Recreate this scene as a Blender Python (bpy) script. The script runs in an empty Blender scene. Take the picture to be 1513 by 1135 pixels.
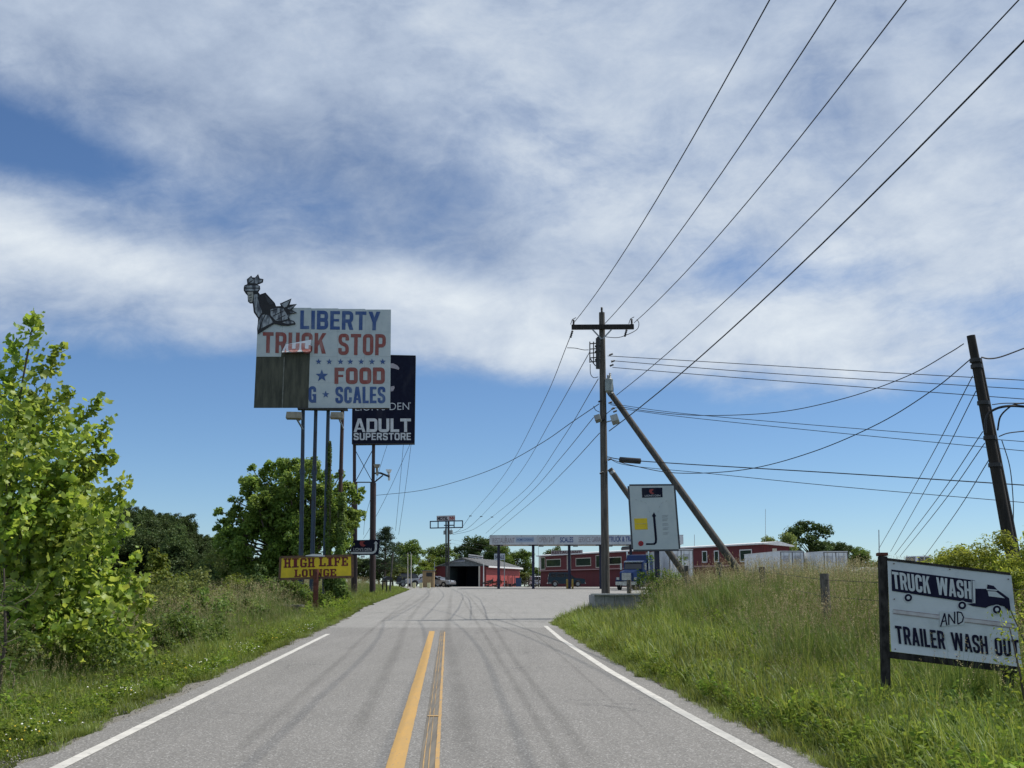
import bpy, math, random
import numpy as np
from mathutils import Vector, Matrix
R = math.radians
rnd = random.Random(7)
sc = bpy.context.scene
col = sc.collection

# ------------------------------------------------------------------ camera
F = 1600.0; CX, CY = 756.5, 567.5; CAMZ = 1.6
PITCH = math.atan((866 - CY) / F)
cam_d = bpy.data.cameras.new('camera'); cam = bpy.data.objects.new('camera', cam_d); col.objects.link(cam)
cam.location = (0, 0, CAMZ); cam.rotation_euler = (R(90) + PITCH, 0, 0)
cam_d.sensor_width = 36; cam_d.sensor_fit = 'HORIZONTAL'; cam_d.lens = 36 * F / 1513
cam_d.clip_start = .1; cam_d.clip_end = 4000
sc.camera = cam
CP, SP = math.cos(PITCH), math.sin(PITCH)
def ray(px, py):
    u = (px - CX) / F; v = (CY - py) / F
    return Vector((u, CP - v * SP, SP + v * CP))
def at(px, py, Y):                      # the point seen at a pixel at distance Y
    r = ray(px, py); t = Y / r.y
    return Vector((r.x * t, Y, CAMZ + r.z * t))
def xat(px, Y, py=866): return at(px, py, Y).x
def zat(py, Y): return at(CX, py, Y).z

# ------------------------------------------------------------------ light
SUN = Vector((.942 * math.cos(R(57)), .335 * math.cos(R(57)), math.sin(R(57)))).normalized()
sd = bpy.data.lights.new('sun', 'SUN'); sd.energy = 4.9; sd.angle = R(.53); sd.color = (1, .955, .88)
so = bpy.data.objects.new('sun', sd); col.objects.link(so)
so.rotation_euler = SUN.to_track_quat('Z', 'Y').to_euler(); so.location = (20, 10, 60)
sc.view_settings.view_transform = 'Standard'; sc.view_settings.look = 'None'
sc.view_settings.gamma = 1; sc.view_settings.use_curve_mapping = False; sc.view_settings.exposure = 0.0

world = bpy.data.worlds.new('World'); sc.world = world; world.use_nodes = True
wt = world.node_tree; wt.nodes.clear()
class NT:
    def __init__(s, t): s.t = t
    def n(s, ty, **k):
        o = s.t.nodes.new(ty)
        for a, b in k.items(): setattr(o, a, b)
        return o
    def put(s, sock, v):
        if isinstance(v, bpy.types.NodeSocket): s.t.links.new(v, sock)
        elif v is not None: sock.default_value = v
    def m(s, op, a, b=None, c=None, clamp=False):
        o = s.n('ShaderNodeMath', operation=op, use_clamp=clamp)
        s.put(o.inputs[0], a); s.put(o.inputs[1], b); s.put(o.inputs[2], c)
        return o.outputs[0]
    def mix(s, f, a, b, blend='MIX'):
        o = s.n('ShaderNodeMix', data_type='RGBA', blend_type=blend)
        s.put(o.inputs[0], f); s.put(o.inputs[6], a); s.put(o.inputs[7], b)
        return o.outputs[2]
    def ss(s, x, a, b, lo=0.0, hi=1.0):
        o = s.n('ShaderNodeMapRange', interpolation_type='SMOOTHSTEP')
        s.put(o.inputs[0], x); s.put(o.inputs[1], a); s.put(o.inputs[2], b); s.put(o.inputs[3], lo); s.put(o.inputs[4], hi)
        return o.outputs[0]
    def noise(s, vec, scale, detail=5, rough=.55, dist=0, out=0):
        o = s.n('ShaderNodeTexNoise'); s.put(o.inputs['Vector'], vec)
        o.inputs['Scale'].default_value = scale; o.inputs['Detail'].default_value = detail
        o.inputs['Roughness'].default_value = rough; o.inputs['Distortion'].default_value = dist
        return o.outputs[out]
    def mapping(s, vec, loc=(0,0,0), rot=(0,0,0), scl=(1,1,1), ty='POINT'):
        o = s.n('ShaderNodeMapping', vector_type=ty); s.put(o.inputs[0], vec)
        o.inputs[1].default_value = loc; o.inputs[2].default_value = rot; o.inputs[3].default_value = scl
        return o.outputs[0]
W = NT(wt)
sky = W.n('ShaderNodeTexSky', sky_type='NISHITA', sun_disc=False)
sky.sun_elevation = R(57); sky.sun_rotation = math.atan2(SUN.x, SUN.y)
sky.altitude = 1500; sky.air_density = 1.0; sky.dust_density = 0.15; sky.ozone_density = 4.0
SKY_K = .1
dirv = W.n('ShaderNodeTexCoord').outputs['Generated']
sep = W.n('ShaderNodeSeparateXYZ'); wt.links.new(dirv, sep.inputs[0])
el = W.m('ARCSINE', sep.outputs[2]); az = W.m('ARCTAN2', sep.outputs[0], sep.outputs[1])
def azel(px, py):
    r = ray(px, py).normalized(); return math.atan2(r.x, r.y), math.asin(r.z)
K = 1 / F
def blob(px, py, sx, sy, ang, w):
    a, e = azel(px, py); ca, sa = math.cos(R(ang)), math.sin(R(ang))
    dx = W.m('SUBTRACT', az, a); dy = W.m('SUBTRACT', el, e)
    p = W.m('MULTIPLY_ADD', dx, ca / (sx * K), W.m('MULTIPLY', dy, -sa / (sx * K)))
    q = W.m('MULTIPLY_ADD', dx, sa / (sy * K), W.m('MULTIPLY', dy, ca / (sy * K)))
    r2 = W.m('MULTIPLY_ADD', p, p, W.m('MULTIPLY', q, q))
    return W.m('MULTIPLY', W.m('POWER', 2.718, W.m('MULTIPLY', r2, -1.0)), w)
def total(bl, base):
    s = base
    for b in bl: s = W.m('ADD', s, blob(*b))
    return s
# warped streaky cloud fields on the direction vector
wv = W.mapping(dirv, rot=(0, R(20), 0), scl=(1.0, 1.0, 1.75))
warp = W.noise(wv, 3.0, 4, .5, out=1)
wv2 = W.n('ShaderNodeVectorMath', operation='MULTIPLY_ADD'); wt.links.new(warp, wv2.inputs[0])
wv2.inputs[1].default_value = (.27, .27, .38); wt.links.new(wv, wv2.inputs[2]); wv2 = wv2.outputs[0]
n1 = W.noise(wv2, 3.3, 12, .54)
n2 = W.noise(W.mapping(wv2, loc=(3.1, 1.7, .6)), 9.0, 10, .6)
n3 = W.noise(W.mapping(wv2, loc=(1.3, .2, 4), rot=(0, R(12), 0), scl=(1.0, 1.0, 1.9)), 10.0, 10, .62, dist=.15)
n4 = W.noise(W.mapping(dirv, loc=(7, 1, 2), scl=(1, 1, 1.6)), 13.0, 12, .64, dist=.2)
# density: none near the horizon, thick above; blue gaps and bright banks where the photograph has them
low = W.ss(el, R(7.6), R(14.6))
dens = total([
    (0, 205, 170, 60, 14, -.95), (210, 262, 170, 38, 16, -.36), (440, 290, 230, 42, 12, -.22),
    (1180, 410, 140, 44, -4, -.50), (1060, 385, 60, 50, 40, -.30), (1420, 455, 110, 26, 0, -.25),
    (120, 385, 260, 44, 4, .30), (640, 440, 200, 40, 6, .42), (780, 530, 150, 38, 10, .5),
    (1080, 490, 200, 55, 4, .45), (1330, 545, 240, 42, 2, .5), (520, 490, 150, 40, 0, .3),
    (250, 590, 330, 60, 2, -.5), (700, 620, 260, 40, 0, -.5), (120, 470, 170, 40, 0, -.08),
    (850, 90, 420, 120, 0, .3), (1400, 250, 240, 160, 0, .28), (200, 60, 340, 70, 8, .3),
], W.m('MULTIPLY_ADD', low, .95, -.30))
dens = W.m('MULTIPLY_ADD', W.m('SUBTRACT', n1, .5), 1.25, dens)
dens = W.m('MULTIPLY_ADD', W.m('SUBTRACT', n2, .5), .55, dens)
dens = W.m('MULTIPLY_ADD', W.m('SUBTRACT', n3, .5), .45, dens)
dens = W.m('MULTIPLY_ADD', W.m('SUBTRACT', n4, .5), .6, dens)
alpha = W.ss(dens, -.08, .82)
alpha = W.m('MULTIPLY', alpha, .93)
bri = total([
    (110, 375, 190, 34, 8, .46), (640, 435, 190, 36, 6, .44), (800, 520, 160, 45, 8, .40), (1080, 480, 170, 45, 4, .3),
    (1400, 330, 260, 170, 0, .22), (850, 120, 260, 130, 20, .2), (800, 260, 160, 60, 25, .18), (1330, 550, 240, 40, 2, .25),
    (450, 250, 270, 75, 14, -.30), (250, 330, 280, 40, 6, -.10), (620, 350, 220, 30, 6, -.12), (100, 110, 300, 60, 12, -.05),
], .47)
bri = W.m('MULTIPLY_ADD', W.m('SUBTRACT', n1, .5), .75, bri)
bri = W.m('MULTIPLY_ADD', W.m('SUBTRACT', n4, .5), .75, bri)
bri = W.m('MULTIPLY_ADD', W.m('SUBTRACT', n3, .5), .34, bri, clamp=True)
cr = W.n('ShaderNodeValToRGB'); wt.links.new(bri, cr.inputs[0])
cr.color_ramp.elements[0].position = .05; cr.color_ramp.elements[0].color = (.22, .30, .46, 1)
cr.color_ramp.elements[1].position = .95; cr.color_ramp.elements[1].color = (.80, .86, .91, 1)
e = cr.color_ramp.elements.new(.5); e.color = (.48, .565, .70, 1)
hs = W.n('ShaderNodeHueSaturation'); wt.links.new(sky.outputs[0], hs.inputs['Color']); hs.inputs['Saturation'].default_value = 1.0
skyc = W.mix(1.0, hs.outputs[0], (.84, .965, 1.08, 1), 'MULTIPLY')
cloud = W.mix(1.0, cr.outputs[0], (1 / SKY_K,) * 3 + (1,), 'MULTIPLY')
fin = W.mix(alpha, skyc, cloud)
bg = W.n('ShaderNodeBackground'); wt.links.new(fin, bg.inputs[0]); bg.inputs[1].default_value = SKY_K
wo = W.n('ShaderNodeOutputWorld'); wt.links.new(bg.outputs[0], wo.inputs[0])
# ------------------------------------------------------------------ helpers
MWD = {}
def mw(o): return MWD.get(o.name, Matrix())
def tag(o, label=None, cat=None, group=None, kind=None):
    if label: o['label'] = label
    if cat: o['category'] = cat
    if group: o['group'] = group
    if kind: o['kind'] = kind
    return o
def thing(name, label, cat, loc=(0, 0, 0), rz=0, group=None):
    o = bpy.data.objects.new(name, None); col.objects.link(o)
    o.empty_display_size = .3
    o.location = loc; o.rotation_euler = (0, 0, rz)
    MWD[o.name] = Matrix.Translation(Vector(loc)) @ Matrix.Rotation(rz, 4, 'Z')
    return tag(o, label, cat, group)
def basis(d):
    d = Vector(d).normalized()
    a = Vector((0, 0, 1)) if abs(d.z) < .95 else Vector((1, 0, 0))
    u = d.cross(a).normalized(); return u, d.cross(u).normalized()
class MB:
    def __init__(s): s.v = []; s.f = []; s.mi = []; s.cur = 0
    def add(s, vs, fs):
        b = len(s.v); s.v += [tuple(x) for x in vs]
        s.f += [tuple(i + b for i in f) for f in fs]; s.mi += [s.cur] * len(fs); return s
    def box(s, x0, x1, y0, y1, z0, z1):
        return s.add([(x, y, z) for x in (x0, x1) for y in (y0, y1) for z in (z0, z1)],
                     [(0, 1, 3, 2), (4, 6, 7, 5), (0, 4, 5, 1), (2, 3, 7, 6), (0, 2, 6, 4), (1, 5, 7, 3)])
    def beam(s, p, q, w, h=None, up=(0, 0, 1)):
        p, q = Vector(p), Vector(q); d = (q - p).normalized(); h = h or w
        u = d.cross(Vector(up))
        u = (u if u.length > 1e-3 else d.cross(Vector((1, 0, 0)))).normalized(); t = u.cross(d).normalized()
        c = [(-1, -1), (1, -1), (1, 1), (-1, 1)]
        vs = [o + u * a * w / 2 + t * b * h / 2 for o in (p, q) for a, b in c]
        return s.add(vs, [(0, 3, 2, 1), (4, 5, 6, 7), (0, 1, 5, 4), (1, 2, 6, 5), (2, 3, 7, 6), (3, 0, 4, 7)])
    def tube(s, pts, rs, n=8, cap=True):
        pts = [Vector(p) for p in pts]
        if not hasattr(rs, '__len__'): rs = [rs] * len(pts)
        b = len(s.v); vs = []; u = None
        for i, p in enumerate(pts):
            d = pts[min(i + 1, len(pts) - 1)] - pts[max(i - 1, 0)]
            d = d.normalized()
            if u is None: u, t = basis(d)
            else:
                u = (u - d * u.dot(d)).normalized()
            t = d.cross(u)
            for k in range(n):
                a = 2 * math.pi * k / n; vs.append(p + (u * math.cos(a) + t * math.sin(a)) * rs[i])
        fs = [(i * n + k, i * n + (k + 1) % n, (i + 1) * n + (k + 1) % n, (i + 1) * n + k)
              for i in range(len(pts) - 1) for k in range(n)]
        if cap: fs += [tuple(range(n))[::-1], tuple((len(pts) - 1) * n + k for k in range(n))]
        return s.add(vs, fs)
    def prism(s, poly, y0, y1):         # outline in xz, extruded along y (y0 = front)
        n = len(poly)
        vs = [(x, y0, z) for x, z in poly] + [(x, y1, z) for x, z in poly]
        fs = [(i, (i + 1) % n, (i + 1) % n + n, i + n) for i in range(n)]
        from mathutils.geometry import tessellate_polygon
        for t in tessellate_polygon([[Vector((x, z, 0)) for x, z in poly]]):
            fs += [tuple(t), tuple(i + n for i in t[::-1])]
        return s.add(vs, fs)
    def build(s, name, m, parent=None, smooth=False, world=False, fixn=True):
        me = bpy.data.meshes.new(name)
        vs = s.v
        if world and parent is not None:
            inv = mw(parent).inverted(); vs = [tuple(inv @ Vector(v)) for v in s.v]
        me.from_pydata(vs, [], s.f)
        ms = m if isinstance(m, (list, tuple)) else [m]
        for x in ms: me.materials.append(x)
        if len(ms) > 1: me.polygons.foreach_set('material_index', s.mi)
        if fixn:
            import bmesh
            bm = bmesh.new(); bm.from_mesh(me); bmesh.ops.recalc_face_normals(bm, faces=bm.faces); bm.to_mesh(me); bm.free()
        if smooth:
            me.polygons.foreach_set('use_smooth', [True] * len(me.polygons))
            try: me.set_sharp_from_angle(angle=R(40))
            except Exception: pass
        o = bpy.data.objects.new(name, me); col.objects.link(o)
        if parent is not None: o.parent = parent; MWD[o.name] = mw(parent)
        return o
def copy_tree(o, parent=None):
    c = o.copy(); col.objects.link(c); c.parent = parent
    for ch in list(o.children): copy_tree(ch, c)
    return c
def smooth(x, a, b):
    t = min(1, max(0, (x - a) / (b - a))); return t * t * (3 - 2 * t)

# ------------------------------------------------------------------ materials
def new_mat(name):
    m = bpy.data.materials.new(name); m.use_nodes = True; t = m.node_tree; t.nodes.clear()
    N = NT(t); out = N.n('ShaderNodeOutputMaterial'); return m, N, out
def c4(c): return (c[0], c[1], c[2], 1)
_mc = {}
def mat(name, c, c2=None, rough=.6, metal=0, scale=6, stretch=(1, 1, 1), bump=.15, bscale=None, detail=6, lo=.35, hi=.65, dirt=None, dscale=1.2, spec=.4):
    if name in _mc: return _mc[name]
    m, N, out = new_mat(name)
    p = N.n('ShaderNodeBsdfPrincipled'); N.t.links.new(p.outputs[0], out.inputs[0])
    tc = N.n('ShaderNodeTexCoord').outputs['Object']
    v = N.mapping(tc, scl=stretch)
    a = N.ss(N.noise(v, scale, detail, .6), lo, hi)
    colr = N.mix(a, c4(c), c4(c2 or tuple(x * .8 for x in c)))
    if dirt:
        d = N.ss(N.noise(N.mapping(tc, loc=(5, 2, 1), scl=(1, 1, .35)), dscale, 8, .65), .5, .75)
        colr = N.mix(N.m('MULTIPLY', d, .7), colr, c4(dirt))
    N.put(p.inputs['Base Color'], colr); p.inputs['Roughness'].default_value = rough
    p.inputs['Metallic'].default_value = metal; p.inputs['Specular IOR Level'].default_value = spec
    if bump:
        b = N.n('ShaderNodeBump'); b.inputs['Strength'].default_value = bump; b.inputs['Distance'].default_value = .02
        N.put(b.inputs['Height'], N.noise(v, bscale or scale * 2.5, 6, .6)); N.put(p.inputs['Normal'], b.outputs[0])
    _mc[name] = m; return m
def leaf_mat(name, ca, cb, cc, trans=.35, patch=.6, gloss=.018):
    ca, cb, cc = [(c[0] * 1.26, c[1] * 1.15, c[2] * .95 + .004) for c in (ca, cb, cc)]
    m, N, out = new_mat(name)
    g = N.n('ShaderNodeNewGeometry')
    r = N.n('ShaderNodeValToRGB'); N.put(r.inputs[0], g.outputs['Random Per Island'])
    E = r.color_ramp.elements; E[0].color = c4(ca); E[1].color = c4(cc); x = E.new(.5); x.color = c4(cb)
    oi = N.n('ShaderNodeObjectInfo')
    n = N.noise(g.outputs['Position'], patch, 4, .6)
    hs = N.n('ShaderNodeHueSaturation'); N.put(hs.inputs['Color'], r.outputs[0])
    N.put(hs.inputs['Hue'], N.m('ADD', N.m('MULTIPLY_ADD', n, .05, .475), N.m('MULTIPLY', oi.outputs['Random'], .012)))
    N.put(hs.inputs['Value'], N.m('MULTIPLY_ADD', N.ss(n, .3, .7), .45, N.m('MULTIPLY_ADD', oi.outputs['Random'], .45, .58)))
    d = N.n('ShaderNodeBsdfDiffuse'); N.put(d.inputs[0], hs.outputs[0])
    t = N.n('ShaderNodeBsdfTranslucent'); 
    hs2 = N.n('ShaderNodeHueSaturation'); N.put(hs2.inputs['Color'], hs.outputs[0]); hs2.inputs['Hue'].default_value = .49; hs2.inputs['Value'].default_value = 1.5
    N.put(t.inputs[0], hs2.outputs[0])
    s = N.n('ShaderNodeMixShader'); s.inputs[0].default_value = trans
    N.t.links.new(d.outputs[0], s.inputs[1]); N.t.links.new(t.outputs[0], s.inputs[2])
    gl = N.n('ShaderNodeBsdfGlossy'); gl.inputs['Roughness'].default_value = .5; gl.inputs[0].default_value = (.8, .9, .8, 1)
    s2 = N.n('ShaderNodeMixShader'); s2.inputs[0].default_value = gloss
    N.t.links.new(s.outputs[0], s2.inputs[1]); N.t.links.new(gl.outputs[0], s2.inputs[2])
    N.t.links.new(s2.outputs[0], out.inputs[0]); return m

M_wood_pole = mat('weathered_pole', (.13, .115, .10), (.06, .054, .048), .85, scale=5, stretch=(3, 3, .25), bump=.5)
M_wood_dark = mat('dark_pole', (.036, .030, .026), (.016, .014, .013), .85, scale=5, stretch=(3, 3, .3), bump=.5)
M_wood_brace = mat('grey_brace_wood', (.10, .092, .082), (.055, .05, .045), .85, scale=5, stretch=(3, 3, .3), bump=.5)
M_post = mat('fence_post_wood', (.17, .15, .13), (.06, .055, .05), .9, scale=9, stretch=(2, 2, .5), bump=.6)
M_steel = mat('galvanised', (.36, .38, .39), (.24, .25, .26), .5, .6, scale=8)
M_black = mat('black_metal', (.02, .02, .023), (.035, .033, .032), .5, scale=8)
M_wire = mat('wire_black', (.018, .018, .02), None, .6, bump=0)
M_polepaint = mat('blue_grey_pole_paint', (.04, .065, .10), (.035, .026, .028), .6, scale=3, stretch=(1, 1, .4), lo=.45, hi=.7, bump=.2)
M_polerust = mat('rusty_pole_paint', (.03, .02, .02), (.065, .032, .025), .7, scale=3, stretch=(1, 1, .4), bump=.3)
M_navy = mat('navy_paint', (.006, .007, .022), (.009, .012, .030), .6, scale=3, dirt=(.03, .03, .045), bump=.05, spec=.12)
M_navypost = mat('navy_post', (.015, .02, .055), (.03, .03, .06), .5, scale=4)
M_panel = mat('sign_face_white', (.44, .50, .52), (.50, .55, .56), .55, scale=1.5, dirt=(.30, .35, .36), dscale=.9, bump=.04)
M_plywood = mat('weathered_plywood', (.105, .105, .078), (.05, .053, .042), .9, scale=1.5, stretch=(2.6, 1, .45), bump=.3, detail=9, lo=.3, hi=.7, dirt=(.05, .055, .045))
M_redl = mat('faded_red_print', (.26, .06, .05), (.24, .095, .085), .6, scale=3, bump=0, dirt=(.42, .25, .24), dscale=2.5)
M_bluel = mat('faded_blue_print', (.028, .075, .24), (.06, .11, .26), .6, scale=3, bump=0, dirt=(.15, .22, .33), dscale=2.5)
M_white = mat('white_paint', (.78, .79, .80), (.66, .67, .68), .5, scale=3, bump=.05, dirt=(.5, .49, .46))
M_greyletter = mat('letter_grey_white', (.62, .64, .67), (.5, .52, .55), .5, scale=3, bump=0)
M_yellow = mat('sign_yellow', (.78, .56, .02), (.66, .48, .02), .5, scale=2.5, bump=.03, dirt=(.35, .26, .04))
M_maroon = mat('maroon_letter', (.17, .012, .012), (.11, .012, .012), .5, scale=4, bump=0)
M_trim = mat('brown_trim', (.17, .09, .045), (.10, .06, .04), .7, scale=6)
M_concrete = mat('old_concrete', (.34, .34, .33), (.22, .22, .215), .9, scale=5, bump=.4, dirt=(.10, .10, .095), dscale=3)
M_slab = mat('pale_slab', (.62, .60, .56), (.45, .44, .42), .9, scale=4, bump=.3)
M_red = mat('barn_red', (.25, .03, .028), (.19, .022, .022), .7, scale=4, bump=.1, dirt=(.13, .02, .02))
M_red_lit = M_red
M_roof = mat('grey_tin_roof', (.20, .205, .20), (.14, .14, .14), .55, .2, scale=3, dirt=(.16, .13, .11))
M_gable = mat('grey_gable_siding', (.16, .18, .19), (.11, .125, .13), .7, scale=4)
M_cream = mat('cream_trim', (.55, .50, .42), (.45, .42, .36), .7, scale=4)
M_whitetrim = mat('white_trim', (.74, .74, .73), (.6, .6, .6), .6, scale=4)
M_glass = mat('dark_green_glass', (.02, .035, .03), (.03, .05, .04), .08, scale=1.5, bump=0, spec=.8)
M_glass_b = mat('black_glass', (.012, .014, .018), (.02, .022, .026), .06, scale=1.5, bump=0, spec=.8)
M_rubber = mat('tyre_rubber', (.02, .02, .02), (.03, .03, .03), .85, scale=12)
M_chrome = mat('chrome', (.6, .62, .64), (.5, .5, .52), .2, .9, scale=4, bump=0)
M_rust = mat('rust', (.16, .05, .03), (.08, .03, .02), .85, scale=6, bump=.4)
M_bark = mat('bark', (.13, .105, .08), (.07, .058, .045), .95, scale=6, stretch=(3, 3, .5), bump=.7)
M_ybol = mat('yellow_bollard', (.45, .28, .03), (.3, .2, .05), .6, scale=5)
M_cbol = mat('pale_yellow_block', (.72, .66, .36), (.62, .58, .36), .7, scale=5)

# ------------------------------------------------------------------ ground
SL = .0587
def roadz(Y):
    if Y < 125: return .01 * Y
    t = (Y - 125) / 45.0
    if t >= 1: return 1.25 + .225
    return 1.25 + .45 * (t - t * t / 2)
def XLw(Y): return -3.80 - SL * (Y - 9.54)
def XRw(Y):
    P = [(-20, 4.05), (9.5, 2.30), (13.35, 2.0), (19, 1.64), (28, 1.24), (35.2, 1.06)]
    for (a, b), (c, d) in zip(P, P[1:]):
        if Y <= c: return b + (d - b) * (Y - a) / (c - a)
    return 1.06
def XLp(Y):
    if Y < 32: return XLw(Y) - .38
    if Y < 120: return XLw(Y) - .38 - .5 * smooth(Y, 32, 60)
    return XLw(120) - .88 - 20 * smooth(Y, 118, 170)
def XRp(Y):
    if Y < 34: return XRw(Y) + .42
    if Y < 40: return XRw(34) + .42 - .05 * (Y - 34) + .9 * smooth(Y, 37, 41)
    return 2.15 + 90 * smooth(Y, 42.5, 50) if Y > 42.5 else 2.15 + .0 * Y
def hn(x, y, s=1.0):
    from mathutils import noise
    return noise.noise(Vector((x * s, y * s, .37)))
def gz(x, Y):
    r = roadz(Y); ul = XLp(Y) - x; ur = x - XRp(Y)
    z = r
    if ul > 0:
        z = r - .02 - .06 * min(ul, 3.5) - .09 * max(0, min(ul - 3.5, 8)) * (1 - smooth(Y, 75, 125)) + .06 * hn(x, Y, .8)
        hill = 11 * math.exp(-(((x + 96) / 27) ** 2 + ((Y - 250) / 60) ** 2)) + 2.5 * math.exp(-(((x + 62) / 26) ** 2 + ((Y - 265) / 50) ** 2))
        z += hill
    elif ur > 0:
        wz = smooth(Y, 30, 36) * (1 - smooth(Y, 40.0, 40.6))       # lower ground in front of the concrete wall
        k = (smooth(ur, .2, 4.2) * (1 - wz) + smooth(ur, 3.6, 6.4) * wz) * smooth(Y, 8, 31) * (1 - smooth(Y, 43, 49))
        z = r - .03 + .68 * k + .05 * hn(x, Y, .8) * smooth(ur, 0, 1)
        z += .04 * smooth(ur, 5, 12) * smooth(Y, 8, 31) * (1 - smooth(Y, 43, 49))
    return z
def axis(a, b, near, c, g):
    out = [c]; s = near
    x = c
    while x < b: x += s; out.append(x); s *= g
    s = near; x = c
    while x > a: x -= s; out.insert(0, x); s *= g
    return out
xs = sorted(set([round(x, 3) for x in np.arange(-14, 16.01, .4)] + [round(x, 3) for x in axis(-900, 900, .8, 16, 1.10) if x > 16] + [round(-x, 3) for x in axis(-900, 900, .8, 14, 1.10) if x > 14]))
ys = [round(y, 3) for y in np.arange(-30, 60, .5)] ; y = 60; s = .6
while y < 1500: ys.append(y); y += s; s *= 1.05
V = []; 
for Y in ys:
    for x in xs:
        z = gz(x, Y)
        if XLp(Y) - .15 < x < XRp(Y) + .15: z -= .12
        V.append((x, Y, z))
nx = len(xs); Fc = [(j * nx + i, j * nx + i + 1, (j + 1) * nx + i + 1, (j + 1) * nx + i) for j in range(len(ys) - 1) for i in range(nx - 1)]
m, N, out = new_mat('soil_and_turf')
p = N.n('ShaderNodeBsdfPrincipled'); N.t.links.new(p.outputs[0], out.inputs[0]); p.inputs['Roughness'].default_value = .95
tc = N.n('ShaderNodeTexCoord').outputs['Object']
a = N.ss(N.noise(tc, 1.3, 8, .65), .3, .7)
b_ = N.ss(N.noise(tc, 14, 6, .7), .3, .7)
cc_ = N.mix(a, (.052, .068, .016, 1), (.075, .062, .03, 1)); cc_ = N.mix(N.m('MULTIPLY', b_, .6), cc_, (.035, .055, .014, 1))
N.put(p.inputs['Base Color'], cc_)
bp = N.n('ShaderNodeBump'); bp.inputs['Distance'].default_value = .08; N.put(bp.inputs['Height'], b_); N.put(p.inputs['Normal'], bp.outputs[0])
M_soil = m
g = MB(); g.v = V; g.f = Fc; g.mi = [0] * len(Fc)
tag(g.build('ground', M_soil, smooth=True, fixn=False), kind='structure')

# asphalt: one sheet, worn, speckled, with soft darker wheel paths across its width
def lateral(N, tc, k=SL):
    sp = N.n('ShaderNodeSeparateXYZ'); N.t.links.new(tc, sp.inputs[0])
    return N.m('MULTIPLY_ADD', N.m('SUBTRACT', sp.outputs[1], 9.54), k, sp.outputs[0]), sp.outputs[1]
def asphalt(name, base, base2, paths):
    m, N, out = new_mat(name)
    p = N.n('ShaderNodeBsdfPrincipled'); N.t.links.new(p.outputs[0], out.inputs[0])
    tc = N.n('ShaderNodeTexCoord').outputs['Object']
    big = N.ss(N.noise(tc, .35, 6, .6), .3, .7)
    c = N.mix(big, c4(base), c4(base2))
    st = N.ss(N.noise(N.mapping(tc, rot=(0, 0, -SL), scl=(1.6, .06, 1)), 2.2, 5, .6), .35, .7)
    c = N.mix(N.m('MULTIPLY', st, .35), c, c4([x * .72 for x in base]))
    sp1 = N.noise(tc, 42, 4, .8); sp2 = N.n('ShaderNodeTexVoronoi'); N.put(sp2.inputs['Vector'], tc); sp2.inputs['Scale'].default_value = 75
    c = N.mix(N.ss(sp1, .52, .72), c, c4([x * 1.7 for x in base]))
    c = N.mix(N.ss(sp1, .47, .31), c, c4([x * .42 for x in base]))
    sep2 = N.n('ShaderNodeSeparateColor'); N.t.links.new(sp2.outputs['Color'], sep2.inputs[0])
    c = N.mix(N.m('MULTIPLY', N.ss(sep2.outputs[0], .86, .97), .7), c, (.42, .41, .39, 1))
    c = N.mix(N.m('MULTIPLY', N.ss(sep2.outputs[1], .86, .97), .6), c, (.05, .05, .05, 1))
    if paths:
        L, Yc = lateral(N, tc)
        for x0, w, k in paths:
            d = N.m('DIVIDE', N.m('SUBTRACT', L, x0), w)
            gsn = N.m('POWER', 2.718, N.m('MULTIPLY', N.m('MULTIPLY', d, d), -1.0))
            gsn = N.m('MULTIPLY', gsn, N.m('MULTIPLY_ADD', N.noise(N.mapping(tc, scl=(1, .12, 1)), 1.5, 4, .6), .9, .1))
            c = N.mix(N.m('MULTIPLY', gsn, k), c, c4([x * .45 for x in base]))
    # hairline cracks
    vo = N.n('ShaderNodeTexVoronoi', feature='DISTANCE_TO_EDGE'); vo.inputs['Scale'].default_value = .33
    wq = N.n('ShaderNodeVectorMath', operation='MULTIPLY_ADD'); N.t.links.new(N.noise(tc, 1.1, 6, .7, out=1), wq.inputs[0]); wq.inputs[1].default_value = (1.6, 1.6, 0); N.t.links.new(tc, wq.inputs[2])
    N.put(vo.inputs['Vector'], wq.outputs[0])
    crk = N.m('MULTIPLY', N.ss(vo.outputs[0], .008, .0015), N.ss(N.noise(tc, .2, 2), .5, .62))
    c = N.mix(N.m('MULTIPLY', crk, .75), c, (.04, .04, .04, 1))
    N.put(p.inputs['Base Color'], c); p.inputs['Roughness'].default_value = .88
    b = N.n('ShaderNodeBump'); b.inputs['Strength'].default_value = .5; b.inputs['Distance'].default_value = .006
    N.put(b.inputs['Height'], sp1); N.put(p.inputs['Normal'], b.outputs[0])
    return m
M_asph = asphalt('road_asphalt', (.163, .155, .142), (.186, .177, .163), [(-.25, .13, .16)])
M_lot = asphalt('lot_asphalt', (.205, .198, .183), (.24, .231, .214), [])
def rag(x, Y, amp): return amp * (hn(x + 31, Y, .9) + .6 * hn(x, Y, 3.1) + .35 * hn(x, Y + 9, 8.0))
def strip(name, m, y0, y1, dy, fl, fr, dz, cols=10, kind='structure'):
    g = MB(); n = max(1, int(round((y1 - y0) / dy))); vs = []; fs = []
    for j in range(n + 1):
        Y = y0 + (y1 - y0) * j / n; a, b = fl(Y), fr(Y)
        for i in range(cols + 1):
            vs.append((a + (b - a) * i / cols, Y, roadz(Y) + dz))
    fs = [(j * (cols + 1) + i, j * (cols + 1) + i + 1, (j + 1) * (cols + 1) + i + 1, (j + 1) * (cols + 1) + i) for j in range(n) for i in range(cols)]
    g.add(vs, fs)
    o = g.build(name, m, fixn=False)
    if kind: tag(o, kind=kind)
    return o
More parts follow.
